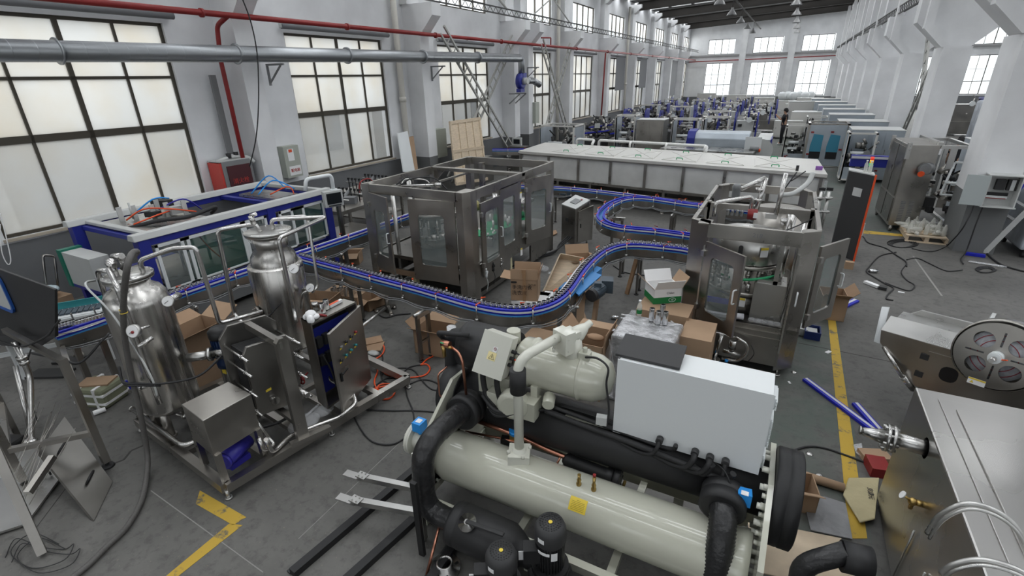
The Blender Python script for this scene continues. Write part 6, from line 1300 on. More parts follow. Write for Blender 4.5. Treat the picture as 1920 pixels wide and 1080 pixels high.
# ================= BOXES, BOTTLES, CABLES AND SMALL THINGS =================
def carton(name,label,c,w,d,h,rz=0,flaps=(1,1,1,1),m=card,mi=cardd,group=None,fa=(.5,.5,.5,.5)):
    c=V(c); t=T(name,label,'box',c,rz,group); W=WM[t.name]; b=B(W); th=.008
    b.box(-w/2,-d/2,0,w/2,d/2,th); b.box(-w/2,-d/2,0,w/2,-d/2+th,h); b.box(-w/2,d/2-th,0,w/2,d/2,h); b.box(-w/2,-d/2,0,-w/2+th,d/2,h); b.box(w/2-th,-d/2,0,w/2,d/2,h)
    mk(b,'carton_body',m,t)
    E_=[((-w/2,-d/2),(w/2,-d/2),(0,-1),d),((w/2,-d/2),(w/2,d/2),(1,0),w),((w/2,d/2),(-w/2,d/2),(0,1),d),((-w/2,d/2),(-w/2,-d/2),(-1,0),w)]
    for i,(a,b_,n,L) in enumerate(E_):
        if not flaps[i]: continue
        al=fa[i]*PI/2; l=min(L/2,.16 if max(w,d)<.5 else .25); off=V((n[0]*math.sin(al)*l,n[1]*math.sin(al)*l,math.cos(al)*l))
        A_,B_=V((*a,h)),V((*b_,h)); f=B(W); nn=V((n[0]*math.cos(al),n[1]*math.cos(al),-math.sin(al)))
        f.prism([A_,B_,B_+off,A_+off],nn*.006); mk(f,'flap',mi if i%2 else m,t)
    return t,W
# big open carton on white foam blocks
fb=V((-3.12,6.33,0))
fb=G(1003,588,.05); fb.z=0
c=G(972,556,.42)
base=G(1004,606,0)
for i,(dx,w) in enumerate(((-.16,.07),(-.02,.09),(.14,.08))):
    pass
t=T('foam_packing','white moulded foam packing block under the big open carton','foam',base)
q=B(); R_=MX.Translation(base)@MX.Rotation(.12,4,'Z'); q.T=R_
q.box(-.2,-.2,.0,.22,.2,.06) if 0 else None
for x0_,x1_ in ((-.32,-.22),(-.12,-.03),(.07,.18)): q.box(x0_,-.2,0,x1_,.22,.40)
q.box(-.32,.1,.0,.18,.24,.44); q.box(-.32,-.2,.36,.18,.24,.44); q.box(.05,-.2,.05,.22,.34,.42); mk(q,'foam_block',paper,t,bev=.01)
t,W=carton('open_carton','tall open brown carton with printed characters standing on white foam behind the bend',base+V((-.14,-.04,.44)),.40,.32,.34,.3,(1,1,1,1),fa=(-.03,.12,.1,.9))
for s_,sz,x,z_ in (('手洗内衣',.075,-.03,.24),('洗衣液',.075,-.07,.15),('7kg*1.08',.03,.12,.29)):
    txt(s_,sz,W@V((x,-.173,z_-.02)),W.to_3x3()@V((1,0,0)),Z,blackr,'printed_text',t)
q=B(W); q.prism(rrect((-.15,-.171,.30),(1,0,0),Z,.09,.03,.014),(0,-.002,0)); mk(q,'printed_badge',blackr,t)
q=B(W); q.box(-.02,-.174,.0,.03,-.171,.50); q.box(-.035,-.174,.45,-.01,-.172,.5); mk(q,'tape_strip',mat('parcel tape',(.33,.2,.11),.35),t)
q=B(); q.sph(base+V((.42,.25,.42)),.001,6) if 0 else q.box(base.x+.32,base.y+.1,.2,base.x+.44,base.y+.4,.62); t=T('tool_box','blue tool case standing behind the white foam block','case',base+V((.38,.25,.2))); mk(q,'case_body',mat('tool blue',(.02,.16,.38),.4),t,bev=.03); q=B(); q.post(base.x+.38,base.y+.25,0,.2,.1); mk(q,'stand',card,t)
# plywood crate lying open
t=T('plywood_crate','open plywood crate tipped up beside the S bend with its inside facing the camera','crate',(-2.65,6.7,0))
P=[G(1018,565,.35),G(1060,572,.35),G(1098,500,.65),G(1052,482,.75)]
o_=G(1015,553,.22); xa=G(1063,549,.2)-o_; ya_=G(1046,484,.66)-o_; za=xa.cross(ya_).normalized()*.17; za=za if za.dot(V((0,0,H))-o_)>0 else -za
q=B(); tr_=G(1088,492,.64); q.prism([o_,o_+xa,tr_,o_+ya_],-za.normalized()*.01); mk(q,'base_board',wood,t)
for a_,b_ in ((o_,o_+xa),(o_+xa,tr_),(tr_,o_+ya_),(o_+ya_,o_)):
    q=B(); n=(b_-a_).cross(za).normalized(); q.prism([a_,b_,b_+za,a_+za],n*.01); mk(q,'side_board',wood,t)
q=B(); cp_=(o_+xa+tr_+ya_+o_)/4; q.post((o_.x+tr_.x)/2,(o_.y+tr_.y)/2+.15,0,.3,.2,.2); mk(q,'prop_block',woodd,t)
q=B(); p=G(1035,562,.32)
for i in range(7): q.sph(p+V((random.uniform(-.15,.12),random.uniform(-.1,.15),random.uniform(-.02,.08))),.06,7,(1.3,.8,.6))
one(q,'black_plastic_scraps',mat('glossy black plastic',(.02,.02,.02),.15),'heap of glossy black plastic scraps in the mouth of the plywood crate','scraps',loc=None)
q=B(); 
q.cb((-2.55,6.35,.06),(.7,.4,.10),.5); q.box(-2.9,5.55,0,-2.2,6.0,.05); one(q,'flattened_cartons',card,'flattened cartons under the foam block and crate','cardboard')
t,W=carton('open_carton','upturned open carton leaning on another behind the upper end of the S bend',(-2.83,7.75,.30),.42,.40,.32,.6,(1,1,1,0),fa=(.9,1.2,.3,0))
t,W=carton('open_carton','lower carton beneath the upturned one behind the S bend',(-2.86,7.45,.0),.5,.45,.30,.65,(1,1,0,0),fa=(1.2,1,0,0))
q=B(); q.sph(G(1015,503,.06),.11,10,(1.5,1,.6)); q.sph(G(1040,513,.03),.08,10,(1.8,1,.4)); one(q,'plastic_bag',film,'crumpled clear plastic bag on the floor right of the left cabinet','bag')
q=B(); q.prism([G(1140,443,.5) if 0 else G(1030,437,.01),G(1042,432,.03),G(1045,438,.03),G(1033,444,.01)],Z*.02); one(q,'cardboard_scrap',cardd,'small brown cardboard scrap on the floor beside the left cabinet','cardboard')
# cartons under the front conveyor
cart=[((678,400+75),(-6.05+.6,5.75),(.36,.28,.26),.5,'small closed brown carton on the floor between the blue machine and the left cabinet',(0,0,0,0))]
t,W=carton('small_carton','small tilted brown carton on the floor left of the left cabinet',G(662,492,0),.36,.3,.24,.5,(1,0,1,0),fa=(1.3,0,1.1,0))
t,W=carton('small_carton','opened brown carton under the straight front run of the conveyor',G(690,572,.0),.50,.34,.2,-.15,(1,1,1,1),fa=(1.3,.8,1.1,.9))
t,W=carton('open_carton','tall open carton with splayed flaps behind the conveyor legs left of the chiller',G(818,655,.0),.46,.36,.36,.1,(1,1,1,1),fa=(.6,.5,.8,.5))
t,W=carton('open_carton','brown carton behind the rear tank under the start of the conveyor',V((-5.9,4.75,0)),.45,.35,.5,.3,(1,1,0,1),fa=(.8,.6,0,.6))
t,W=carton('open_carton','open brown carton behind the plate exchanger and the blue pump',(-6.12,2.95,0),.42,.6,.75,.1,(1,1,1,1),fa=(.9,.7,.7,.8))
q=B(); q.cb(G(685,650,.02),(.5,.25,.012),.5); q.cb(G(690,640,.035),(.4,.2,.012),.9); one(q,'flattened_cartons',cardd,'flattened brown cardboard on the floor right of the electrical cabinet','cardboard')
a,b_=G(655,655,.30),G(722,575,.32); 
q=B(); q.cyl(G(672,612,.55) if 0 else G(678,612,.28),G(722,578,.3),.02,n=10); one(q,'steel_bar',steelb,'bright steel bar propped from the cabinet toward the conveyor','bar')
for i in range(8):
    p=G(625+i%4*12+ (i//4)*4,555-i//4*5-(i%4)*1.0,.3); place_can((p.x,p.y,.28),'tall can standing on the carton under the conveyor start','cans on the carton under the conveyor').scale=(1,1,1.3)
q=B(); q.cb(G(650,560,.14),(.7,.4,.28),.2); one(q,'carton',card,'closed brown carton carrying a cluster of tall cans under the conveyor start','box')
q=B(); p=G(700,662,.03); q.sph(p,.06,8,(1.6,1,.5)); one(q,'cloth_rag',greyl,'pale grey rag on the floor beside the electrical cabinet door','cloth')
q=B(); p=G(845,700,.0)+V((-.02,.12,0)); q.lathe((p.x,p.y,0),[(.02,.0),(.06,0),(.06,.62),(.035,.62),(.035,.55),(.02,.55)],n=20,cap=False); one(q,'film_roll',paper,'white roll of film standing upright left of the black compressor motor','roll')
t=T('conveyor_stand','low wheeled steel stand on the floor under the front conveyor','stand',G(725,590)); p=G(728,585,0); q=B()
for dx,dy in ((-.15,-.1),(.15,-.1),(0,.15)): q.bar(p+V((0,0,.12)),p+V((dx,dy,.06)),.04); q.cyl(p+V((dx,dy,0)),p+V((dx,dy,.05)),.035)
q.cyl(p,p+Z*.3,.035); q.cb(p+Z*.3,(.2,.12,.06)); mk(q,'stand_frame',steel,t)
# stack between conveyor and filler: carton pile, wrapped stack, bottle, cans, white and green box
t,W=carton('tall_carton','tall brown carton with a torn top left of the plastic wrapped stack',V((-1.64,4.93,0)),.44,.46,.72,.02,(0,1,1,1),fa=(0,.1,1,.4))
q=B(W); q.box(-.12,-.233,.6,-.07,-.231,.62); mk(q,'label',yellow,t)
q=B(W); q.sph((.05,.05,.68),.07,8,(1.6,1,.5)); mk(q,'paper_scrap',cardd,t)
t=T('wrapped_stack','stack of cartons wrapped in crinkled clear film carrying four cans and a bottle','stack',(-1.03,4.95,0))
q=B()
n=10; w_,d_,h_=.68,.62,.86
q.cb((-1.02,5.1,h_/2),(w_,d_,h_)); o=mk(q,'wrapped_block',wrap,t,bev=.03)
q=B()
for i in range(26):
    x=-1.36+random.random()*.68; a_=V((x,4.785,.05+random.random()*.4)); b_=a_+V((random.uniform(-.15,.15),.0,random.uniform(.2,.4))); q.bar(a_,b_,.012,.006)
    a_=V((x,4.82+random.random()*.55,h_+.003)); q.bar(a_,a_+V((random.uniform(-.2,.2)*.6,random.uniform(-.1,.1)*.6,.004)),.02,.008)
mk(q,'film_folds',film,t)
q=B(); q.cb((-.52,5.45,.40),(.34,.5,.80)); one(q,'carton',card,'closed brown carton behind the right side of the wrapped stack','box')
q=B(); q.cb((-.98,5.82,.42),(.62,.4,.84)); one(q,'carton',card,'closed brown carton under the white and green box','box')
c=G(1241,560,.85); t,W=carton('open_box','open white box with a green printed band on the brown carton','%s'%'' or (c.x,c.y+.02,.845),.36,.30,.20,.62,(1,1,1,1),m=paper,mi=card,fa=(.35,.35,.4,.5))
t['label']='open white box with a green printed band standing on a brown carton'
q=B(W); q.box(-.182,-.152,0,.182,-.150,.085); q.box(-.183,-.15,0,-.181,.15,.085); q.box(.181,-.15,0,.183,.15,.085); mk(q,'green_band',mat('print green',(.01,.18,.05),.5),t)
txt('Cristal',.04,W@V((.03,-.154,.13)),W.to_3x3()@V((1,0,0)),Z,greym,'printed_text',t) if 0 else txt('Chilan',.04,W@V((.03,-.154,.14)),W.to_3x3()@V((1,0,0)),Z,greym,'printed_text',t)
q=B(W); q.tube([V((.06+.045*math.cos(i*PI/8),-.154,.045+.028*math.sin(i*PI/8))) for i in range(17)],.003,5); mk(q,'printed_ring',whitep,t)
txt('nf',.04,W@V((.06,-.154,.045)),W.to_3x3()@V((1,0,0)),Z,whitep,'printed_text',t)
ch_=.865
for i,(u,v) in enumerate(((1223,602),(1235,608),(1248,609),(1243,595))):
    p=G(u-2,v,ch_); o=place_can((p.x,p.y,ch_),['leftmost tall can on the wrapped stack','middle front tall can on the wrapped stack','right front tall can on the wrapped stack','tall can standing behind the other three on the wrapped stack'][i],'tall cans on the wrapped stack'); o.scale=(1.05,1.05,1.45)
p=G(1198,592,ch_); t=T('water_bottle','small clear water bottle with a green label and white cap on the wrapped stack','bottle',(p.x,p.y,ch_))
q=B(); q.lathe((p.x,p.y,ch_),[(.02,.0),(.03,.005),(.031,.03),(.029,.07),(.031,.11),(.028,.14),(.014,.175),(.013,.185)],n=18); mk(q,'bottle_body',plast,t)
q=B(); q.lathe((p.x,p.y,ch_),[(.0315,.035),(.0315,.085)],n=18,cap=False); mk(q,'bottle_label',MATS['print green'],t); q=B(); q.cyl((p.x,p.y,ch_+.182),(p.x,p.y,ch_+.205),.016); mk(q,'bottle_cap',paper,t)
q=B(); a=G(1163,615,.5); q.prism([V((-1.4,4.75,.1)),V((-1.28,4.78,.05)),V((-1.34,4.79,.86)),V((-1.45,4.85,.5))],V((.0,.01,0))); q.cyl(V((-1.5,4.78,.42)),V((-1.4,4.78,.40)),.012); one(q,'loose_film',film,'loose flap of clear film hanging off the left side of the wrapped stack','film')
# timber legs, drum leg stands by the conveyor motor
q=B(); q.bar(V((-2.0,7.9,0)),V((-1.9,8.1,.72)),.07,.04); one(q,'timber_prop',woodd,'brown timber plank leaning under the conveyor near the filling cabinet','plank')
q=B(); q.bar(V((-2.05,5.6,.0)),V((-2.15,6.0,.75)),.12,.03); q.bar(V((-1.95,5.9,0)),V((-2.0,6.3,.8)),.05,.16); one(q,'cardboard_sheet',card,'brown board standing behind the grey gear motor','board')
q=B(); q.prism([G(1105,515,.5),G(1150,530,.5)] if 0 else [V((-1.75,6.9,.004)),V((-1.45,6.95,.004)),V((-1.5,7.35,.004)),V((-1.75,7.3,.004))],Z*.004); one(q,'clear_sheet',film,'clear plastic sheet on the floor by the conveyor leg','film')
q=B(); a=V((-1.95,6.85,.032)); q.cyl(a,a+V((.11,.03,0)),.031); one(q,'fallen_can',cansm,'silver can lying on the floor below the gear motor','can')
# white and blue tray on floor right of filler, blue rails, cardboard
t=T('plastic_bin','navy plastic bin with a pale insert on the floor right of the filling cabinet','bin',G(1521,630)); W=WM[t.name]; q=B(W); q.holed([(-.1,-.13,0),(.1,-.13,0),(.1,.13,0),(-.1,.13,0)],[(-.085,-.115,0),(.085,-.115,0),(.085,.115,0),(-.085,.115,0)],(0,0,.12)); q.box(-.09,-.12,0,.09,.12,.01); mk(q,'bin_body',mat('navy plastic',(.015,.03,.13),.4),t); q=B(W); q.box(-.06,-.1,.01,.06,.09,.09); mk(q,'bin_content',greyl,t)
q=B(); q.cb(G(1505,618,.06),(.12,.2,.1)); one(q,'white_tray',greyl,'pale grey tray beside the navy bin','tray')
t,W=carton('open_carton','brown carton behind the open right door of the filling cabinet',G(1553,590,0),.34,.42,.38,.1,(1,1,0,0),fa=(.6,.5,0,0))
def rail(name,label,a,b_,w=.05,flip=0,group=None):
    t=T(name,label,'rail',((a+b_)/2).xy.to_3d(),0,group); d=(b_-a).normalized(); s_=V((-d.y,d.x,0)).normalized()
    q=B(); q.bar(a-s_*w*.3,b_-s_*w*.3,w*.45,.03); q.bar(a+s_*w*.42,b_+s_*w*.42,w*.15,.03); mk(q,'blue_strip',blue,t); q=B(); q.bar(a+s_*w*.1,b_+s_*w*.1,w*.4,.035); mk(q,'white_strip',railw,t); return t
rail('guide_rail','long blue and white guide rail lying across the yellow floor line',G(1510,711,.02),G(1645,812,.02),.075)
rail('guide_rail','second shorter blue and white rail lying beside the long one near the square tank',G(1604,757,.02),G(1662,822,.02),.075)
rail('guide_rail','short blue and white rail end on the floor behind the open cabinet door',G(1573,578,.02),G(1605,563,.02),.10)
t=T('cardboard_tube','long brown cardboard tube lying behind the chiller end','tube',G(1510,890)); q=B(); q.cyl(G(1440,870,.05),G(1583,915,.04),.04); mk(q,'tube_body',card,t); q=B(); q.cb(G(1455,872,.09),(.1,.05,.004),-.3); mk(q,'label',cardd,t)
t,W=carton('small_carton','small brown carton beside the black end cover of the chiller',G(1497,940,.0),.2,.26,.22,.2,(1,0,0,0),fa=(.6,0,0,0))
t=T('paper_sack','yellowish paper sack lying flat beside the square steel tank','sack',G(1620,930)); q=B(); q.prism([G(1590,898,.03),G(1648,898,.05),G(1640,975,.05),G(1612,982,.03),G(1580,930,.03)],Z*.02); mk(q,'sack_body',mat('sack paper',(.46,.40,.24),.8,bump=.6,bscale=9,var=.12),t,bev=.01); txt('良康元',.05,G(1632,925,.075),V((.0,-1,0)),V((1,0,0)),blackr,'printed_text',t)
q=B(); q.prism([G(1505,935,.01),G(1545,932,.015),G(1585,945,.01),G(1598,1012,.01),G(1520,995,.012)],Z*.01); one(q,'plastic_sheet',mat('grey film sheet',(.30,.30,.31),.25,alpha=.75,bump=1,bscale=10),'rumpled grey plastic sheet on the floor beside the chiller end','film')
q=B(); q.prism([G(1600,835,.01),G(1615,832,.02),G(1622,862,.02),G(1605,850,.01)],Z*.01); one(q,'plastic_scrap',film,'small clear plastic scrap beside the yellow line','film')
q=B(); q.cb(G(1645,875,.05),(.16,.2,.1),.2); one(q,'red_box',red,'small red box half hidden behind the square steel tank','box')
q=B(); q.cb(G(1640,855,.03),(.25,.15,.06),.4); one(q,'cardboard_scrap',card,'torn brown cardboard behind the inlet flange of the square tank','cardboard')
for i,(u,v) in enumerate(((1518,851),(1536,892),(1488,698))):
    p=G(u,v,.0); q=B(); q.lathe(p,[(.0,.012),(.02,.012),(.03,.006),(.034,0)],n=16); one(q,'metal_disc',chrome,['small shiny disc on the dark floor right of the white switch box','small shiny disc beside the long cardboard tube','small shiny foot disc near the filling cabinet corner'][i],'disc')
q=B(); q.cb(G(1500,1040,.006),(.7,.5,.01),.2); one(q,'stained_board',wood,'stained plywood board on the floor behind the black elbow pipe','board')
# floor cables
def cable(label,pts,r,m,group=None,z=.0,sub_=6,name='cable',cat_='cable'):
    q=B(); q.tube([G(u,v,z+r+.0015*(i%3)) for i,(u,v) in enumerate(pts)],r,6,sub_); return one(q,name,m,label,cat_,group)
cable('orange hose looping on the floor between the electrical cabinet and the chiller',[(680,638),(705,636),(720,650),(716,665),(700,675),(690,678),(707,678),(715,695),(735,705),(765,708),(795,704),(806,692),(800,683),(788,684)],.011,orange,name='air_hose',cat_='hose')
cable('orange hose coiled into rings below the electrical cabinet door',[(680,682),(700,682),(708,695),(702,715),(708,730),(725,733),(738,728),(730,720),(712,722),(704,735),(712,747),(730,747),(740,735),(728,724),(700,729),(690,730)],.011,orange,name='air_hose',cat_='hose')
cable('orange hose end running behind the chiller legs',[(812,668),(800,674),(790,684)],.011,orange,name='air_hose',cat_='hose')
cable('black cable looping from the cabinet around the orange hose to the chiller',[(683,636),(705,650),(717,668),(714,695),(718,712),(740,728),(760,748),(772,775),(795,800),(830,790),(860,745)] if 0 else [(683,636),(705,650),(717,668),(714,695),(718,712),(740,724),(762,722),(790,712),(815,716),(832,730)],.009,blackr)
cable('black cable ring on the floor left of the compressor motor',[(790,684),(765,690),(745,715),(735,725),(715,708),(725,696),(750,690),(775,694),(790,712),(810,730),(838,732)],.009,blackr)
cable('long black cable sweeping in a big loop in front of the skid',[(690,740),(705,722),(730,708),(755,715),(764,745),(775,775),(773,805),(745,830),(715,833),(690,822),(668,790),(658,766)],.009,blackr)
cable('black cable trailing behind the conveyor legs to the left cabinet',[(700,580),(720,595),(745,590),(770,588)],.012,blackr)
cable('black cable curling from the skid corner past the loop',[(655,762),(690,768),(730,770),(768,770),(810,772),(835,778)],.009,blackr)
cable('black cable lying across the floor behind the S bend legs',[(1150,498),(1170,510),(1200,515),(1240,520),(1280,522)],.01,blackr)
cable('thick black cable running over the grey floor right of the charcoal cabinet',[(1606,433),(1620,445),(1628,455),(1660,465),(1680,478),(1698,490),(1700,500)],.012,blackr)
cable('black cable winding from the floor loops to the labelling machine',[(1680,473),(1650,480),(1630,500),(1625,510),(1640,520),(1660,532),(1675,540),(1665,552),(1662,560),(1675,563)],.012,blackr)
cable('black cable loop around the socket strip',[(1700,495),(1690,510),(1700,525),(1715,535),(1705,545),(1680,538),(1660,530)],.01,blackr)
cable('black cable lying in a long curve toward the coil by the pillar',[(1700,487),(1720,484),(1745,495),(1775,508),(1805,506)],.01,blackr)
for k,(cu,cv,ru,rv,lab) in enumerate(((1692,456,30,8,'coil of black cable on the floor left of the bottle pallet'),(1848,505,20,6,'small coil of black cable near the pillar foot'))):
    pts=[]; 
    for j in range(60): a=j*2*PI/12; f=1-.006*j+.06*math.sin(j); pts.append((cu+ru*f*math.cos(a),cv+rv*f*math.sin(a)+.08*j*.5))
    cable(lab,pts,.009,blackr,sub_=2)
cable('black cable dropping from the pillar box to the floor and back to the pallet',[(1850,478),(1800,478)] if 0 else [(1772,463),(1755,470),(1735,471),(1710,466)],.009,blackr)
q=B(); q.tube([GY(1826,385,12.85),GY(1815,410,12.7),GY(1800,435,12.7),G(1775,462,.02)],.012,6,6); q.tube([GY(1844,385,12.85),GY(1830,420,12.75),GY(1812,470,12.7),G(1802,485,.02),G(1806,495,.02)],.012,6,6); one(q,'cable',blackr,'two black cables hanging from the open box on the pillar','cable')
cable('thick black cable curving off to the right edge near the trolley',[(1845,465),(1855,480),(1880,497),(1925,510),(1960,515)],.016,blackr)
cable('thin black cable on the dark floor crossing toward the square tank',[(1435,860),(1470,852),(1510,838),(1545,840),(1590,855),(1625,868)],.01,blackr)
cable('black cable running under the labelling machine',[(1758,700),(1775,730),(1800,760)],.01,blackr)
t=T('socket_strip','white socket strip with a black tool on the floor among the cables','socket',G(1640,533)); q=B(); q.bar(G(1622,528,.03),G(1648,538,.03),.08,.04); mk(q,'strip_body',paper,t); q=B(); q.bar(G(1648,538,.03),G(1663,541,.03),.12,.05); mk(q,'plug_block',greyd,t)
a=G(1630,508,.035); q=B(); q.cyl(a,a+V((.13,.06,0)),.033); one(q,'fallen_can',cansm,'silver can lying on the floor left of the cable loops','can')
q=B(); a=G(1810,475,.03); q.bar(a,a+V((.3,-.05,0)),.1,.05); one(q,'blue_tool',blue,'small blue tool lying at the foot of the pillar','tool')
q=B(); a=G(1825,492,.01)
for i in range(5): q.sph(a+V((.1*i,-.02*i,.01)),.06,8,(1.4,1,.3))
one(q,'plastic_bag',film,'flat clear plastic bag on the floor in front of the pillar','bag')
for i,(u,v,w) in enumerate(((1385,585,.1),(1553,660,.09),(1480,717,.05),(1690,548,.09))):
    if i==0: continue
    q=B(); q.cb(G(u,v,.004),(w,w*.5,.006),i); one(q,'paper_scrap',paper,['','small white paper scrap on the green floor by the yellow line','tiny white scrap below the filling cabinet','brown scrap among the cables'][i],'paper')
# pallet with empty bottles
p=G(1735,440,0); t=T('wooden_pallet','light wooden pallet loaded with clear empty bottles beside the pillar','pallet',(3.15,13.85,0)); 
q=B()
for dy in (-.45,-.22,0,.22,.45): q.box(2.70,13.85+dy-.06,.12,3.42,13.85+dy+.06,.145)
for dx in (0,.36,.72): q.box(2.72+dx-.04 if dx else 2.72,13.35,.02,2.80+dx-.04,14.35,.12); 
q.box(2.70,13.3,0,3.42,13.4,.02); q.box(2.70,14.3,0,3.42,14.4,.02)
mk(q,'pallet_deck',wood,t)
bp=None
for i in range(5):
    for j in range(7):
        if j>3 and random.random()<.2: continue
        x,y=2.76+.10*j+.02*random.random(),13.5+.15*i
        if bp is None:
            q=B(); q.lathe((0,0,0),[(.03,0),(.045,.01),(.045,.17),(.02,.23),(.017,.26)],n=10); bp=mk(q,'plastic_bottle',plast,local=True); KIDS[bp.name]=[]; o=bp
        else: o=bp.copy(); C.objects.link(o)
        lay=(i+j)%3; o.rotation_euler=(0,0,random.random()) if lay==0 else (PI/2,0,random.random()*6); o.location=(x,y,.146 if lay==0 else .195+.07*(lay-1))
        setp(o,'clear empty plastic bottle on the wooden pallet','bottle','bottles on the pallet')
# ================= WALL SERVICES =================
def one_tube(name,m,label,cat_,pts,r,n=10,sub=0,**k): q=B(); q.tube(pts,r,n,sub); return one(q,name,m,label,cat_,**k)
t=T('fire_pipe','long red fire main running high along the windowed side wall','pipe',(-10.05,20,4.7)); q=B(); q.cyl((-10.05,-7.9,4.72),(-10.05,61.8,4.92),.055,n=14); mk(q,'main_pipe',red,t)
for y in [3,6.6,10.3,14,18.2,21.9,26,31,36,42,48]:
    q=B(); q.cyl((-10.05,y,4.72+.0029*y+.02),(-10.05,y+.05,4.72+.0029*y+.02),.08,n=14); mk(q,'coupling',red,t)
q=B(); q.pipe([(-10.05,7.15,4.75),(-10.4,7.12,4.6),(-10.5,7.1,4.0),(-10.5,7.1,1.0)],.045,.1); mk(q,'drop_pipe',red,t)
q=B(); q.cyl((-10.35,31.6,4.8),(-10.45,31.6,1.1),.045); q.pipe([(-10.05,22.8,4.8),(-10.05,22.8,5.15),(-10.05,21.8,5.1)],.03,.05); mk(q,'drop_pipe',red,t)
q=B(); q.cyl((-10.9,61.7,4.75),(3.3,61.7,4.9),.05); one(q,'fire_pipe',red,'red fire pipe crossing the far end wall','pipe')
t=T('ventilation_duct','round spiral galvanised duct running level across the tops of the nearest windows','duct',(-10,10,4.1)); galv=mat('galvanised duct',(.34,.355,.37),.38,1)
da,db=GX(-40,94,-9.85),GX(972,109,-9.85); da.x=db.x=-9.85
q=B(); q.cyl(da,db,.15,n=28); mk(q,'duct_run',galv,t)
q=B(); L_=(db-da).length; d=(db-da).normalized()
for i in range(int(L_/.3)): q.lathe(da+d*(.3*i),[(.15,0),(.152,.004),(.15,.008)],d,24,cap=False)
mk(q,'spiral_seam',galv,t)
for u in (107,442,650,792,895): p=GX(u,97+u*.012,-9.85); q=B(); q.lathe(V((-9.85,p.y,da.z+(db.z-da.z)*(p.y-da.y)/(db.y-da.y))),[(.15,0),(.19,0),(.19,.02),(.15,.02)],d,28); mk(q,'duct_flange',galv,t)
q=B(); q.pipe([db-d*.1,db+d*.25,db+d*.25-Z*.55],.13,.2,16); e=V((-9.85,db.y+.25,3.35)); q.cyl(e+V((0,.1,.05)),e+V((0,1.1,.05)),.13); q.cyl(e+V((0,1.1,.05)),e+V((.1,1.5,-.12)),.13); mk(q,'duct_elbow',galv,t)
t=T('extract_fan','blue centrifugal fan bracketed to the second pair of pillars','fan',e); q=B(); q.lathe(e+V((-.12,-.05,.05)),[(.25,0),(.3,.02),(.3,.2),(.25,.22)],(1,0,0),24); q.cb(e+V((0,.1,.2)),(.22,.3,.3)); q.cb(e+V((0,-.1,-.3)),(.2,.35,.14)); mk(q,'fan_housing',bluef,t); q=B(); q.cyl(e+V((.1,-.05,.05)),e+V((.32,-.05,.05)),.13,n=16); mk(q,'motor',greyl,t)
q=B(); q.bar(e+V((.1,-.35,-.42)),e+V((-.4,-.35,-.42)),.04); q.bar(e+V((.1,-.35,-.42)),e+V((-.4,-.35,-.8)),.04); q.bar(e+V((.1,.2,-.42)),e+V((-.4,.2,-.42)),.04); q.bar(e+V((.1,.2,-.42)),e+V((-.4,.2,-.8)),.04); mk(q,'wall_bracket',greym,t)
bp=None
for i,y in enumerate((8.0,14.0,20.9)):
    if bp is None:
        q=B(); q.bar((-10.3,0,3.92),(-9.75,0,3.92),.04); q.bar((-10.28,0,3.92),(-10.28,0,3.5),.04); q.bar((-10.28,0,3.55),(-9.85,0,3.9),.03); bp=mk(q,'duct_bracket',greym,local=True); KIDS[bp.name]=[]; o=bp
    else: o=bp.copy(); C.objects.link(o)
    o.location=(0,y,-.03+.012*i); setp(o,['steel triangle bracket under the duct on the nearest pillar','steel triangle bracket under the duct on the second pillar','steel triangle bracket beside the blue fan'][i],'bracket')
# white downpipes beside pillars
for i,k in enumerate((1,3,5)):
    y=7.62+PER*k-.75; t=T('downpipe',['white rainwater downpipe left of the second pillar','white downpipe between the fan and the fifth window','distant white downpipe on the left wall'][i],'pipe',(-10.75,y,0)); q=B(); q.cyl((-10.75,y,0),(-10.75,y,7.8),.09,n=14); q.cyl((-10.75,y,2.9),(-10.75,y,3.05),.11); mk(q,'pipe_run',mat('cream pipe',(.60,.58,.53),.5) if 'cream pipe' not in MATS else MATS['cream pipe'],t)
# roller blind tubes above windows and lowered grey blinds
for k in range(0,10):
    a,c=wy(k); t=T('roller_blind','grey roller blind rolled up above the %s window of the left wall'%(('first second third fourth fifth sixth seventh eighth ninth tenth').split()[k]),'blind',(-10.75,(a+c)/2,4.7))
    q=B(); q.cyl((-10.75,a-.15,4.74),(-10.75,c+.15,4.74),.06,n=12); mk(q,'blind_tube',mat('grey blind cloth',(.16,.165,.175),.7) if 'grey blind cloth' not in MATS else MATS['grey blind cloth'],t)
    q=B(); 
    for y in (a-.15,(a+c)/2,c+.15): q.cb((-10.77,y,4.76),(.1,.03,.12))
    mk(q,'end_bracket',greyl,t)
    if k in (5,6,8): q=B(); q.box(-10.74,a+(1.4 if k<8 else .0),2.6 if k<8 else 1.6,-10.73,c+.1,4.72); mk(q,'lowered_cloth',MATS['grey blind cloth'],t); t['label']=['','','','','','grey roller blind half lowered over the sixth window','grey roller blind half lowered over the seventh window','','long lowered grey blind on the ninth window'][k]
q=B(); q.tube([GX(0,420,-10.7),GX(3,470,-10.7),GX(14,495,-10.7),GX(20,485,-10.7),GX(8,430,-10.7),GX(0,400,-10.7)],.008,6,6); one(q,'blind_cord',paper,'thin white blind cord hanging at the left edge','cord')
q=B(); q.tube([GX(452,-8,-9.7),GX(470,40,-9.7),GX(482,100,-9.7),GX(485,170,-9.7),GX(483,230,-9.8),GX(478,270,-9.9),GX(468,312,-10.1)],.012,6,6); one(q,'hanging_cable',blackr,'thin dark cable hanging down the face of the first pillar','cable')
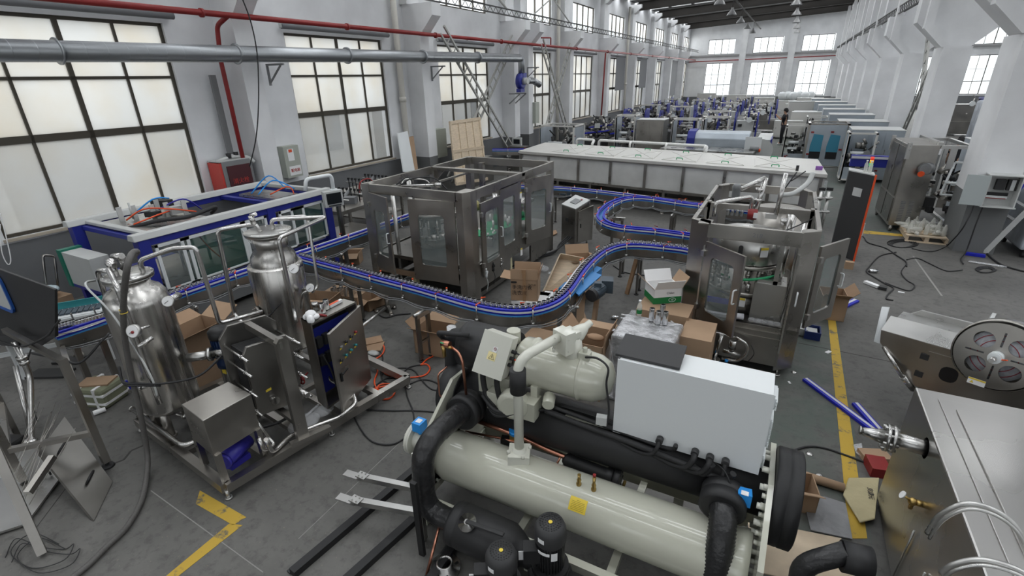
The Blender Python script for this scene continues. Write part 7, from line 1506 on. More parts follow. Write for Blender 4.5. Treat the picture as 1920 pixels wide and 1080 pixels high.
# lattice crossed ladders (bracing) at bays 3 and 4
def lattice(y0,z0,y1,z1,x,parent,w=.32):
    a,b_=V((x,y0,z0)),V((x,y1,z1)); d=(b_-a).normalized(); s_=V((0,-d.z,d.y))*w/2
    q=B(); q.bar(a-s_,b_-s_,.06,.06,up=(1,0,0)); q.bar(a+s_,b_+s_,.06,.06,up=(1,0,0)); n=int((b_-a).length/.42)
    for i in range(1,n): p=a.lerp(b_,i/n); q.bar(p-s_,p+s_,.03,.03,up=(1,0,0))
    return mk(q,'lattice_bar',mat('lattice grey paint',(.36,.36,.34),.6) if 'lattice grey paint' not in MATS else MATS['lattice grey paint'],parent)
for i,(ya_,yb_,x) in enumerate(((14.35,19.3,-10.12),(21.8,25.4,-10.12))):
    t=T('cross_bracing',['pale lattice cross bracing in front of the third window','pale lattice cross bracing in front of the fourth window'][i],'bracing',(x,(ya_+yb_)/2,.3)); lattice(ya_,.3,yb_,4.95,x,t); lattice(yb_,.3,ya_,4.95,x+.10,t)
t=T('cross_bracing','dark lattice bracing between the right pillars','bracing',(3.8,22,.3)); lattice(20.6,.3,24.3,4.8,3.85,t); lattice(24.3,.3,20.6,4.8,3.75,t)
# thin upper bracing and lattice rail along the left upper wall
t=T('lattice_girder','thin dark lattice girder running along the corbels of the left wall','girder',(-9.8,25,5.7)); q=B(); q.bar((-9.85,-7.9,5.66),(-9.85,61.8,5.66),.04); q.bar((-9.85,-7.9,5.86),(-9.85,61.8,5.86),.04)
y=-7.5
while y<61: q.bar((-9.85,y,5.66),(-9.85,y+.2,5.86),.015); q.bar((-9.85,y+.2,5.86),(-9.85,y+.4,5.66),.015); y+=.4
mk(q,'girder_lattice',mat('girder paint',(.06,.06,.06),.6),t)
q=B(); q.bar((-10.0,20.9,5.9),(-10.0,24.9,7.6),.04); q.bar((-10.0,24.9,5.9),(-10.0,20.6,7.6),.04); q.bar((-10.0,14.6,7.6),(-10.0,18.6,5.9),.05); one(q,'tie_rods',MATS['lattice grey paint'],'crossed thin tie rods in front of the upper fourth window','bracing')
# red hose cabinet by the first pillar
t=T('hose_cabinet','red sided fire hose cabinet with a maroon door below the red drop pipe','cabinet',(-10.7,6.8,1.35)); c0=GX(444,350,-10.45)
q=B(); q.box(-10.88,6.55,1.3,-10.45,7.25,2.0) ; mk(q,'cabinet_body',greym,t); q=B(); q.box(-10.86,6.5,1.3,-10.46,6.58,1.98); mk(q,'red_side',mat('bright red',(.5,.05,.04),.45),t); q=B(); q.box(-10.45,6.64,1.36,-10.43,7.18,1.9); k=mk(q,'cabinet_door',mat('maroon panel',(.07,.02,.025),.35),t)
txt('消火栓',.13,(-10.425,6.9,1.56),(0,1,0),Z,MATS['bright red'],'lettering',k)
q=B(); q.tube([(-10.6,6.55,2.0),(-10.6,6.9,2.06),(-10.5,7.2,2.02),(-10.42,7.3,1.9)],.04,6,5); q.box(-10.85,6.5,2.0,-10.45,7.3,2.02); mk(q,'cardboard_cover',greyl,t)
q=B(); q.cyl((-10.6,6.85,2.04),(-10.6,6.85,2.14),.05); q.cyl((-10.6,7.02,2.05),(-10.6,7.02,2.15),.05); one(q,'black_tins',black,'two small black tins on top of the red hose cabinet','tin') if 0 else mk(q,'black_tins',black,t)
q=B(); q.cb((-10.75,7.0,2.9),(.06,.12,1.6)); one(q,'conduit',greym,'grey cable conduit on the wall behind the red drop pipe','conduit')
# grey electrical box right of first pillar
t=T('wall_box','grey electrical box with paper notices beside the second window','electrical box',(-10.7,8.5,1.35)); q=B(); q.box(-10.88,8.3,1.35,-10.68,8.75,2.1); mk(q,'box_body',mat('grey green box',(.40,.42,.37),.6),t); q=B(); q.box(-10.68,8.38,1.4,-10.675,8.72,1.62); k=mk(q,'notice',paper,t); txt('配电箱',.09,(-10.67,8.55,1.51),(0,1,0),Z,MATS['bright red'],'lettering',k); q=B(); q.box(-10.68,8.4,1.75,-10.674,8.58,2.03); mk(q,'torn_notice',paper,t); q=B(); q.box(-10.674,8.44,1.95,-10.67,8.54,2.02); mk(q,'orange_mark',orange,t)
# white board and brown boards leaning by pillar 2, green notice, olive box
def lean(name,label,m,x,y,w,h,tilt=.25,th=.04,cat_='board',rise=0): 
    q=B(); q.prism([(x,y,.0),(x,y+w,0),(x-tilt,y+w,h),(x-tilt,y,h)],(th,0,0)); return one(q,name,m,label,cat_)
q=B(); a,b_,c_,d_=GX(755,322,-10.35),GX(776,322,-10.35),GX(762,246,-10.7),GX(744,250,-10.7); q.prism([a,b_,c_,d_],(.05,0,0)); one(q,'white_board',whitep,'narrow white panel leaning on the wall left of the second pillar','board')
q=B(); a,b_,c_,d_=GX(776,322,-10.4),GX(782,320,-10.4),GX(773,255,-10.7),GX(764,258,-10.7); q.prism([a,b_,c_,d_],(.05,0,0)); one(q,'brown_board',woodd if 0 else card,'brown board leaning behind the narrow white panel','board')
q=B(); q.box(-10.9,14.15,2.0,-10.86,14.5,3.1); t=T('green_notice','green and white notice strip beside the second pillar','notice',(-10.88,14.3,2.0)); mk(q,'notice_sheet',mat('pale green notice',(.45,.68,.33),.6),t); q=B(); q.box(-10.86,14.15,2.95,-10.855,14.5,3.1); q.box(-10.86,14.15,2.0,-10.855,14.5,2.1); mk(q,'green_band',mat('leaf green',(.12,.45,.06),.6),t)
q=B(); q.box(-10.91,26.6,2.0,-10.86,26.95,3.0); one(q,'green_notice',MATS['pale green notice'],'pale green notice behind the second lattice bracing','notice')
q=B(); q.box(-10.88,14.2,1.0,-10.6,15.0,1.95); one(q,'wall_box',MATS['grey green box'],'olive grey electrical box behind the plywood crate lid','electrical box')
q=B(); q.box(-10.3,21.4,1.6,-10.15,21.8,2.5); one(q,'wall_box',MATS['grey green box'],'narrow olive electrical box on the double pillar below the blue fan','electrical box')
# plywood crate lid leaning
t=T('crate_lid','large pale plywood crate lid with battens leaning up behind the left cabinet','crate lid',(-9.6,15.8,0))
A1_,B1_,C1_,D1_=GX(853,345,-9.5),GX(912,335,-9.5),GX(898,220,-10.0),GX(841,228,-10.0)
q=B(); q.prism([A1_,B1_,C1_,D1_],(.03,0,0)); mk(q,'lid_panel',wood,t)
xx=V((.045,0,0))
for f in (.02,.27,.5,.73,.97): q=B(); a,b_=A1_.lerp(B1_,f)+xx,D1_.lerp(C1_,f)+xx; q.bar(a,b_,.09,.04,up=(1,0,0)); mk(q,'batten',wood,t)
for f in (.0,.52,.98): q=B(); a,b_=A1_.lerp(D1_,f)+xx,B1_.lerp(C1_,f)+xx; q.bar(a,b_,.10,.05,up=(1,0,0)); mk(q,'cross_batten',wood,t)
q=B(); q.post(-9.6,15.5,0,.9,.3,1.5); one(q,'dark_machine',steeld,'dark machine base behind the crate lid','machine')
# ================= MID AND FAR MACHINES =================
def P_(x,y): return (x,y,0)
def frame_box(q,w,d,h,t_=.06,z0=.1):
    for sx in (-1,1):
        for sy in (-1,1): q.post(sx*(w/2-t_/2),sy*(d/2-t_/2),z0,h,t_)
    for z_ in (z0+.02,h-.05):
        for sy in (-1,1): q.box(-w/2,sy*(d/2)-(t_ if sy>0 else 0),z_,w/2,sy*(d/2)+(0 if sy>0 else t_),z_+.05)
        for sx in (-1,1): q.box(sx*(w/2)-(t_ if sx>0 else 0),-d/2,z_,sx*(w/2)+(0 if sx>0 else t_),d/2,z_+.05)
def clutter(q,w,d,z0,z1,n,rs=1):
    rnd=random.Random(rs)
    for i in range(n):
        x,y,z_=rnd.uniform(-w/2,w/2)*.85,rnd.uniform(-d/2,d/2)*.85,rnd.uniform(z0,z1); s_=rnd.uniform(.05,.18)
        if i%3==0: q.cyl((x,y,z_),(x+rnd.uniform(-.2,.2),y+rnd.uniform(-.2,.2),z_+rnd.uniform(.05,.3)),s_*.35,n=8)
        elif i%3==1: q.cb((x,y,z_),(s_,s_*rnd.uniform(.5,1.6),s_*rnd.uniform(.5,1.5)),rnd.random()*3)
        else: q.cyl((x,y,z_),(x+s_,y,z_),s_*.6,n=10)
framew=mat('white machine frame',(.60,.59,.56),.5)
def packer(label,loc,w=1.0,d=.9,h=1.7,seed=1,rz=0,fm=None,group=None):
    """upright packaging machine: open white frame, film covered side panels, mechanism, roll"""
    t=T('packaging_machine',label,'machine',(0,0,0)); fm=fm or framew
    q=B(); frame_box(q,w,d,h); mk(q,'frame',fm,t)
    q=B(); q.box(-w/2+.02,-d/2,.15,-w/2+.06,d/2,h-.1); q.box(w/2-.06,-d/2+.1,.15,w/2-.02,d/2,h*.95); q.box(-w/2,-d/2+.02,.15,w/2,-d/2+.05,.55); mk(q,'side_panel',filmb,t)
    q=B(); rn=random.Random(seed)
    for i in range(6): q.cb((w/2-.015,rn.uniform(-d/2+.15,d/2-.1),rn.uniform(.3,h-.2)),(.012,.06,.05),0); 
    for i in range(4): q.cb((rn.uniform(-w/2+.1,w/2-.1),-d/2+.015,rn.uniform(.2,.5)),(.06,.012,.04))
    mk(q,'film_print',red,t)
    q=B(); clutter(q,w*.8,d*.8,.5,h-.3,16,seed); mk(q,'mechanism',steeld,t)
    q=B(); clutter(q,w*.8,d*.8,.6,h-.4,8,seed+50); mk(q,'black_fittings',blackr,t)
    q=B(); q.cyl((-w*.3,-d*.3,h*.6),(w*.2,-d*.3,h*.6),.06); q.box(-w*.3,-d/2-.02,h*.45,w*.1,-d/2+.02,h*.5); mk(q,'film_roller',whitep,t)
    q=B(); q.cyl((w*.25,-d/2-.08,h*.62),(w*.25,-d/2,h*.62),.09,n=16); q.cyl((w*.25,-d/2-.1,h*.55),(w*.25,-d/2-.06,h*.55),.04); mk(q,'side_motor',greym,t)
    kids(t); t.location=loc; t.rotation_euler=(0,0,rz); return t
def cabinet(label,loc,w,d,h,m=None,rz=0,name='machine_cabinet',doors=2,extra=0,group=None):
    t=T(name,label,'machine',(0,0,0)); m=m or steel
    q=B(); q.box(-w/2,-d/2,.1,w/2,d/2,h); mk(q,'cabinet_body',m,t,bev=.006)
    q=B(); q.box(-w/2-.01,-d/2-.01,h,w/2+.01,d/2+.01,h+.02); mk(q,'top_plate',greyl,t)
    for i in range(doors):
        x0_=-w/2+.04+i*(w-.08)/doors; q=B(); q.box(x0_,-d/2-.015,.16,x0_+(w-.08)/doors-.02,-d/2,h-.05); dd=mk(q,'door',m,t); q=B(); q.bar((x0_+.06,-d/2-.03,h*.55),(x0_+.06,-d/2-.03,h*.65),.015); mk(q,'handle',chrome,dd)
    for sx in (-1,1):
        for sy in (-1,1): q=B(); q.cyl((sx*(w/2-.08),sy*(d/2-.08),0),(sx*(w/2-.08),sy*(d/2-.08),.1),.03); mk(q,'foot',steeld,t)
    kids(t); t.location=loc; t.rotation_euler=(0,0,rz); return t
def bluemachine(label,loc,w=2.0,d=.7,h=1.3,seed=1,rz=0,bodym=None):
    """horizontal machine: pale grey low body with tall blue end shields"""
    t=T('wrapping_machine',label,'machine',(0,0,0))
    q=B(); q.box(-w/2,-d/2,.1,w/2,d/2,.75); q.box(-w*.3,-d/2+.1,.75,w*.25,d/2-.1,h-.15); mk(q,'machine_body',bodym or greyl,t,bev=.01)
    for x in (-w*.36,w*.32): q=B(); q.prism([(x,-d/2-.05,.55),(x,d/2,.55),(x,d/2,h+.2),(x,-d/2+.15,h+.25),(x,-d/2-.05,h-.05)],(.06,0,0)); mk(q,'blue_shield',bluef,t,bev=.01)
    q=B(); clutter(q,w*.8,d*.8,.8,h+.1,14,seed); mk(q,'mechanism',steel,t); q=B(); clutter(q,w*.8,d,.75,h,7,seed+9); mk(q,'black_fittings',blackr,t)
    q=B(); q.box(-w/2-.6,-.12,.78,w/2+.5,.12,.84); mk(q,'infeed_bed',steelb,t); q=B(); q.cyl((w*.1,-d/2-.1,h-.1),(w*.1,-d/2,h-.1),.13); mk(q,'film_roll',whitep,t)
    q=B(); 
    for sx in (-1,1): q.box(sx*w*.4-.05,-d/2+.05,0,sx*w*.4+.05,d/2-.05,.1)
    mk(q,'feet',black,t)
    kids(t); t.location=loc; t.rotation_euler=(0,0,rz); return t
# named mid-field machines
packer('white framed packaging machine by the wall behind the cooling tunnel, left of the dark machines',(-8.1,19.6,0),1.5,1.2,1.75,3)
t=T('control_panel_stand','steel cabinet with a small screen left of the white framed machine behind the tunnel','control panel',(-9.6,18.6,0)); q=B(); q.box(-10.0,18.4,0,-9.2,18.9,.95); mk(q,'stand_body',steeld,t); q=B(); q.cb((-9.6,18.5,1.15),(.4,.1,.3)); mk(q,'screen_box',greyl,t); q=B(); q.cb((-9.6,18.44,1.15),(.28,.01,.18)); mk(q,'display',screen,t)
conv_pts=[V((-9.9,17.0,0)),V((-9.0,17.3,0)),V((-8.0,17.7,0))]
conveyor('short_conveyor','short blue railed conveyor left behind the cooling tunnel',conv_pts,.95,feet=[(-9.3,17.2,1.5)],cab=False)
for i,(x,y) in enumerate(((-8.3,24.2),(-6.9,24.6),(-9.0,27.5),(-7.6,28.0),(-6.0,28.5))):
    t=T('bottling_machine','dark assembly machine with %s behind the tunnel at left'%['a black motor block, nearest the wall','blue lane tracks, second from the wall','tall black clamps under the fifth window','grey drums in the second row','small screens in the second row right'][i],'machine',(x,y,0))
    q=B(); q.box(x-.6,y-.7,.1,x+.6,y+.7,.75); mk(q,'base_cabinet',steeld if i%2 else greyd,t); q=B(); q.T=MX.Translation((x,y,0)); clutter(q,1.2,1.3,.75,1.5,22,i+20); mk(q,'mechanism',steel,t)
    q=B(); q.T=MX.Translation((x,y,0)); clutter(q,1.2,1.3,.75,1.4,18,i+40); mk(q,'black_fittings',blackr,t)
    q=B(); 
    for k in range(3): q.bar((x-.6,y-.5+.18*k,.95),(x+.7,y-.2+.18*k,1.1),.05,.05)
    mk(q,'lane_rail',blue,t); q=B(); q.cb((x+.3,y-.5,1.35),(.25,.12,.2),.3); mk(q,'screen_box',greyl,t)
cabinet('plain stainless cabinet standing behind the left half of the tunnel lid',(-5.2,22.8,0),1.15,1.0,1.75,rz=0)
packer('tall white framed machine with a white roll left of the plain stainless cabinet',(-6.4,23.2,0),.9,.9,1.9,8)
packer('white framed machine with a large grey roll right of the plain stainless cabinet',(-3.9,23.6,0),1.1,.9,1.75,5)
packer('white framed machine left of the steel covered drum machine',(-2.9,25.6,0),1.1,.9,1.7,6)
# drum machine
t=T('drum_wrapper','machine with a horizontal stainless drum cover and a blue end plate behind the tunnel','machine',(-1.9,21.6,0))
q=B(); q.prism([(-3.2,21.2,.6),(-3.2,22.3,.6),(-3.2,22.3,1.25),(-3.2,21.9,1.45),(-3.2,21.35,1.40),(-3.2,21.2,1.2)],(2.0,0,0)); mk(q,'drum_cover',filmb,t,bev=.03)
q=B(); q.prism([(-3.45,21.15,.55),(-3.45,22.3,.55),(-3.45,22.3,1.3),(-3.45,21.9,1.5),(-3.45,21.3,1.45),(-3.45,21.15,1.2)],(.3,0,0)); mk(q,'blue_end',bluef,t,bev=.02)
q=B(); q.prism([(-4.2,20.2,0),(-1.0,19.8,0),(-.9,20.9,0),(-4.0,21.3,0)],Z*.85); mk(q,'long_bed',steeld,t); q=B(); q.prism([(-4.25,20.15,.85),(-.95,19.75,.85),(-.85,20.95,.85),(-4.05,21.35,.85)],Z*.05); mk(q,'bed_rim',steelb,t)
q=B(); q.lathe((-.75,20.9,.85),[(.42,0),(.42,.03)],(.3,-1,0),32); mk(q,'roll_disc',greyl,t); q=B(); q.box(-1.3,20.7,.8,-.75,20.75,1.35); mk(q,'white_arm',whitep,t); q=B(); q.cyl((-1.1,20.6,.95),(-.8,20.6,.95),.08); mk(q,'arm_motor',greym,t); q=B(); q.cyl((-.8,20.6,.9),(-.74,20.6,.9),.06); mk(q,'knob',orange,t)
bluemachine('grey machine with tall blue shields beside the aisle, next to the standing person',(-1.9,29.0,0),1.5,.8,1.45,2)
t=T('aisle_counter','blue and white sided counter machine in front of the standing person','machine',(-.9,28.6,0)); q=B(); q.box(-1.1,24.6,.1,-.55,27.5,.85); mk(q,'counter_body',greyl,t); q=B(); q.prism([(-.55,24.3,.0),(-.55,25.2,.0),(-.55,25.6,.9),(-.55,24.3,.9)],(.05,0,0)); mk(q,'blue_foot',bluef,t)
packer('white framed machine with a film roll arm left of the blue windowed machine',(.35,23.2,0),.8,.8,1.6,12)
t=T('windowed_machine','film covered machine with two blue tinted windows behind the tunnel','machine',(1.35,22.6,0))
q=B(); frame_box(q,1.35,1.2,1.72,.09); q.bm.transform(MX.Translation((1.35,23.1,0))); mk(q,'frame',steel,t)
q=B(); q.box(.76,22.5,.2,1.94,22.53,1.66); mk(q,'front_panel',filmb,t)
for x in (.88,1.42): q=B(); q.prism([(x,22.49,.45),(x+.36,22.49,.45),(x+.36,22.49,1.3),(x+.04,22.49,1.34),(x-.02,22.49,.9)],(0,.005,0)); mk(q,'tinted_window',mat('blue tinted window',(.06,.25,.36),.2) if 'blue tinted window' not in MATS else MATS['blue tinted window'],t); q=B(); q.box(x,22.48,.45,x+.36,22.49,.7); mk(q,'dark_opening',black,t)
q=B()
for x,z_ in ((.86,1.4),(1.5,1.42),(.84,.6),(1.86,.8)): q.cb((x,22.485,z_),(.10,.01,.06))
mk(q,'film_print',red,t)
q=B(); q.cb((2.3,22.3,.95),(.35,.12,.28),.2); mk(q,'control_box',greym,t)
# row of film covered cabinets on the right, receding
for i,(x,y,w) in enumerate(((2.65,21.2,1.45),(2.55,24.6,1.6),(2.45,28.3,1.7),(2.4,32.2,1.8),(2.3,36.0,1.8),(2.2,40.0,1.8),(2.1,44.5,1.8))):
    lab=['film covered cabinet, nearest of the row behind the big two door cabinet','film covered cabinet, second of the row along the right pillars','film covered cabinet, third of the row along the right pillars'][i] if i<3 else 'distant film covered cabinet in the row along the right pillars'
    t=cabinet(lab,(x,y,0),w,1.3,1.68,filmb,doors=3,name='film_cabinet')
    if i>=3: t['group']='distant cabinets along the right pillars'
    q=B(); W=MX.Translation((x,y,0)); q.T=W
    for k in range(5): q.cb((-w*.4+.2*k*w/1.5,-.67,.4+.25*(k%4)),(.08,.01,.05))
    WM[t.name]=W; mk(q,'film_print',red,t)
packer('open white frame machine in front of the film covered cabinet row',(2.2,20.4,0),.8,.9,1.65,15)
packer('narrow white frame machine further along the aisle on the right',(1.2,29.5,0),.9,1.2,1.5,16)
# big two-door stainless cabinet machine
t=T('forming_machine','big stainless two door cabinet on castors joined to an open frame full of motors','machine',(3.0,16,0))
zt=1.95; a0,a1,a2=G(1640,393,.12),G(1664,422,.12),G(1774,428,.12)
for p in (a0,a1,a2): p.z=0
b0=a0+(a2-a1)*1.0; 
q=B(); q.prism([p+Z*.12 for p in (a0,a1,a2,a0+(a2-a1))],Z*(zt-.12)); q.bm.free(); 
q=B(); e1=(a1-a0); e2=(a2-a1)*.5; q.prism([a0+Z*.12,a1+Z*.12,a1+e2+Z*.12,a0+e2+Z*.12],Z*(zt-.12)); mk(q,'cabinet_body',steel,t,bev=.008)
q=B(); n_=V((e1.y,-e1.x,0)).normalized(); n_=n_ if n_.x<0 else -n_
for f in (.06,.52): 
    p0_,p1_=a0.lerp(a1,f),a0.lerp(a1,f+.42); q=B(); q.prism([p0_+Z*.8,p1_+Z*.8,p1_+Z*1.88,p0_+Z*1.88],n_*.02); dk=mk(q,'door',steeld,t); q=B(); pm_=a0.lerp(a1,.5+(f-.29)*.15)+n_*.04; q.bar(pm_+Z*1.25,pm_+Z*1.4,.02); mk(q,'handle',chrome,dk)
    q=B(); q.prism([p0_+Z*.2,p1_+Z*.2,p1_+Z*.75,p0_+Z*.75],n_*.02); mk(q,'door',steeld,t)
q=B(); g0=a1+e2; g1=a2.copy(); r2=(a0-a1)
for p in (g1,g1+r2): q.post(p.x,p.y,.12,zt,.08)
for p in (a1,a1+r2): q.post(p.x,p.y,zt-.3,zt+.05,.08)
for z_ in (.2,zt-.03): q.bar(g0+Z*z_,g1+Z*z_,.07); q.bar(g1+Z*z_,g1+r2+Z*z_,.07); q.bar(g0+r2+Z*z_,g1+r2+Z*z_,.07)
q.bar(g0+Z*(zt+.02),g0+r2+Z*(zt+.02),.09); q.bar(g0.lerp(g1,.45)+Z*(zt-.5),g0.lerp(g1,.45)+Z*zt,.12,.04)
mk(q,'open_frame',steelb,t)
q=B(); q.T=MX.Translation((g0+g1)/2+r2*.25); clutter(q,.7,.8,.5,1.5,22,77); mk(q,'mechanism',steel,t)
q=B(); q.T=MX.Translation((g0+g1)/2+r2*.15); clutter(q,.5,.6,.4,1.3,14,78); mk(q,'black_fittings',blackr,t)
q=B(); p=a1.lerp(a2,.35)+V((-.02,-.1,1.45)); q.cyl(p,p+V((.1,.15,0)),.13); q.cyl(p-V((0,.05,0)),p,.1); mk(q,'side_motor',greym,t); q=B(); q.cyl(p+V((-.06,-.08,-.1)),p+V((-.03,-.02,-.1)),.06); mk(q,'orange_knob',orange,t)
q=B(); p=a1.lerp(a2,.8)+Z*1.6; q.pipe([p,p+V((.5,-.1,0)),p+V((.45,-.1,-.7)),p+V((-.1,-.1,-.7)),p],.025,.02); q.cyl(p+V((-.1,-.15,-.42)),p+V((.75,-.25,-.42)),.03); mk(q,'white_guard_rail',whitep,t)
q=B()
for k in range(12): q.bar(a1.lerp(a2,.12)+V((0,-.012,.25+.04*k)),a1.lerp(a2,.2)+V((0,-.012,.25+.04*k)),.006,.02); q.bar(a1.lerp(a2,.26)+V((0,-.012,.25+.04*k)),a1.lerp(a2,.34)+V((0,-.012,.25+.04*k)),.006,.02)
mk(q,'vent_louvres',greym,t)
for p in (a0,a1,a2): q=B(); pc_=p*.99+V((.08,.1,0)); q.cyl(pc_+V((-.03,0,.06)),pc_+V((.03,0,.06)),.055); q.cyl(pc_+Z*.08,pc_+Z*.13,.03); mk(q,'caster',steeld,t)
cabinet('narrow film striped panel cabinet standing right of the big two door cabinet',(4.35,16.2,0),.8,.8,1.9,filmb,doors=1,name='panel_cabinet')
# blue band machine behind it
q=B(); q.box(1.7,16.8,1.05,3.0,17.0,1.35); t=T('blue_beam','long blue beam between the charcoal cabinet and the big stainless cabinet','beam',(2,16.9,0)); mk(q,'beam_body',bluef,t); q=B(); q.box(1.7,16.78,1.27,3.0,16.8,1.33); mk(q,'white_stripe',railw,t); q=B(); q.post(1.9,16.9,0,1.05,.1); q.post(2.8,16.9,0,1.05,.1); mk(q,'leg',steel,t)
# charcoal cabinet with orange edge, bottles and signal lamp
t=T('charcoal_cabinet','tall charcoal electrical cabinet with an orange edge strip and a grey nameplate','electrical cabinet',(1.4,11.7,0))
A=[G(1556,472,0),G(1599,489,0)]; e=(A[1]-A[0]); s_=V((.06,1,0)).normalized()*.32
zt=1.68; q=B(); q.prism([A[0],A[1],A[1]+s_,A[0]+s_],Z*zt); mk(q,'cabinet_body',greyd,t,bev=.004)
q=B(); q.prism([A[0]+Z*zt-e*.02,A[1]+Z*zt,A[1]+s_+Z*zt,A[0]+s_+Z*zt-e*.02],Z*.02); mk(q,'top_plate',greyl,t)
n_=-s_.normalized(); q=B(); q.bar(A[1]+n_*.0+e.normalized()*.02+Z*.0,A[1]+e.normalized()*.02+Z*(zt+.02),.03,.05); mk(q,'orange_edge',orange,t)
q=B(); c=A[0].lerp(A[1],.5)+Z*1.32+n_*.004; ed=e.normalized(); q.prism([c-ed*.1-Z*.08,c+ed*.1-Z*.08,c+ed*.1+Z*.08,c-ed*.1+Z*.08],n_*.006); mk(q,'nameplate',greyl,t)
q=B(); c=A[1]+s_*.5+ed*.05+Z*.62; q.cb(c,(.04,.08,.25)); mk(q,'side_switch',whitep,t)
for i,f in enumerate((.62,.8)):
    p=A[0].lerp(A[1],f)+s_*.45+Z*(zt+.02); tb=T('water_bottle',['clear water bottle, the left one on top of the charcoal cabinet','clear water bottle with a blue label, the right one on top of the charcoal cabinet'][i],'bottle',p); q=B(); q.lathe(p,[(.03,0),(.032,.14),(.014,.18),(.014,.2)],n=14); mk(q,'bottle_body',plast,tb); q=B(); q.cyl(p+Z*.2,p+Z*.22,.016); mk(q,'bottle_cap',paper,tb)
p=A[0].lerp(A[1],.8)+s_*.85+Z*(zt+.02); t=T('signal_lamp','red, amber and green stack lamp on the charcoal cabinet','lamp',p); q=B(); q.cyl(p,p+Z*.1,.015); mk(q,'lamp_stem',greyl,t)
for k,m_ in enumerate((grnlt,yellt,redlt)): q=B(); q.cyl(p+Z*(.1+.06*k),p+Z*(.158+.06*k),.032); mk(q,'lamp_segment',m_,t)
q=B(); q.cb(G(1592,497,.07),(.14,.1,.14)); one(q,'small_carton',card,'small brown block at the foot of the charcoal cabinet','box')
# pillar box with breakers, ladder, blue trolley
t=T('breaker_box','open grey breaker box fixed low on the pillar beside the ladder','electrical box',(3.8,12.85,.95))
q=B(); P0=GY(1833,382,12.9); P1=GY(1893,388,12.9); x0_,x1_=P0.x,P1.x; zb,zz=1.02,1.60
q.box(x0_,12.9,zb,x1_,12.95,zz); q.box(x0_,12.68,zb,x0_+.02,12.92,zz); q.box(x1_-.02,12.68,zb,x1_,12.92,zz); q.box(x0_-.02,12.66,zb-.02,x1_+.02,12.95,zb); q.box(x0_-.02,12.66,zz,x1_+.02,12.95,zz+.02); mk(q,'box_shell',greyl,t)
q=B(); q.prism([(x0_,12.68,zb),(x0_-.34,12.72,zb-.0),(x0_-.34,12.72,zz),(x0_,12.68,zz)],(0,-.02,0)); mk(q,'box_door',mat('pale grey door',(.42,.46,.46),.5),t)
q=B(); q.cb((x0_+.22,12.86,1.42),(.14,.08,.2)); q.cb((x0_+.42,12.86,1.42),(.2,.08,.2)); mk(q,'breaker',greyd,t)
q=B(); q.box(x0_+.05,12.86,1.2,x1_-.1,12.9,1.26); mk(q,'breaker_row',black,t); q=B(); q.box(x0_+.05,12.85,1.15,x1_-.1,12.9,1.2); mk(q,'terminal_strip',whitep,t); q=B(); q.box(x0_+.07,12.845,1.145,x1_-.12,12.85,1.16); mk(q,'red_terminals',red,t); q=B(); q.cb((x1_-.09,12.83,1.42),(.06,.04,.2)); mk(q,'socket',whitep,t)
t=T('step_ladder','grey aluminium ladder leaning beside the near right pillar','ladder',(4.0,12.6,0))
q=B(); F1,F2=G(1812,452,.02),G(1846,474,.02); T1_=GY(1925,318,F1.y-.1); T2_=GY(1975,345,F2.y-.1); q.bar(F1,T1_,.04,.09); q.bar(F2,T2_,.04,.09); mk(q,'side_rail',greyl,t)
for f in (.12,.3,.48,.66,.84): q=B(); q.bar(F1.lerp(T1_,f),F2.lerp(T2_,f),.09,.03); mk(q,'rung',greyl,t)
q=B(); q.bar(G(1822,458,.05),GY(1922,345,13.1),.03); one(q,'blue_rod',blue,'thin blue rod leaning beside the ladder','rod')
t=T('wrapped_trolley','film wrapped machine on a blue base with castors at the right edge','trolley',(4.8,13.4,0)); q=B(); q.box(4.45,12.9,.16,5.6,14.3,1.35); mk(q,'wrapped_load',mat('film wrapped load',(.42,.45,.50),.3,.2,.9,5,.25,3),t,bev=.04); q=B(); q.box(4.7,12.85,.12,5.7,14.3,.9); mk(q,'blue_base',bluef,t)
for x,y in ((4.55,13.0),(4.55,14.1),(5.3,13.0)): q=B(); q.cyl((x-.03,y,.06),(x+.03,y,.06),.06); q.cyl((x,y,.08),(x,y,.16),.025); mk(q,'caster',blackr,t)
t=T('wrapped_machine','large film wrapped machine behind the near right pillar','machine',(5.8,19,0)); q=B(); q.box(5.5,20.6,0,8.4,23.2,2.5); mk(q,'wrapped_load',MATS['film wrapped load'],t,bev=.08)
for i,(x,y) in enumerate(((8.2,29),(10.5,33),(8.5,38))):
    bluemachine(['dark machine seen between the right pillars, nearest','dark machine in the right aisle, second','dark machine in the right aisle, farthest'][i],(x,y,0),2.2,1.2,1.8,30+i,bodym=steeld)
# pendant high-bay lamps, two rows
lp_=None
for r,(x,ys) in enumerate(((-4.3,(26,32,38,44,50,56)),(-.7,(29,35,41,47,53,59)))):
    for i,y in enumerate(ys):
        if lp_ is None:
            lp_=T('pendant_lamp','','lamp',(0,0,0)); q=B(); q.lathe((0,0,0),[(.30,0),(.24,.12),(.12,.26),(.08,.34),(.08,.42)],n=20,cap=False); q.lathe((0,0,0),[(.29,.0),(.23,.12),(.11,.25),(.06,.3)],n=20,cap=False); mk(q,'lamp_shade',mat('aluminium shade',(.22,.22,.22),.4,.7),lp_,local=True); q=B(); q.cyl((0,0,.4),(0,0,1.2),.012,n=6); mk(q,'lamp_cord',black,lp_,local=True); kids(lp_); o=lp_
        else: o=dup(lp_)
        o.location=(x,y,6.9); setp(o,'grey bell shaped pendant lamp in the %s row under the roof beams'%('left','right')[r],'lamp','pendant lamps in the %s row'%('left','right')[r])
q=B(); q.cyl((-4.0,10,7.55),(-4.0,61,7.55),.05); one(q,'roof_pipe',MATS['dark roof beam'],'long thin pipe running below the roof beams','pipe')
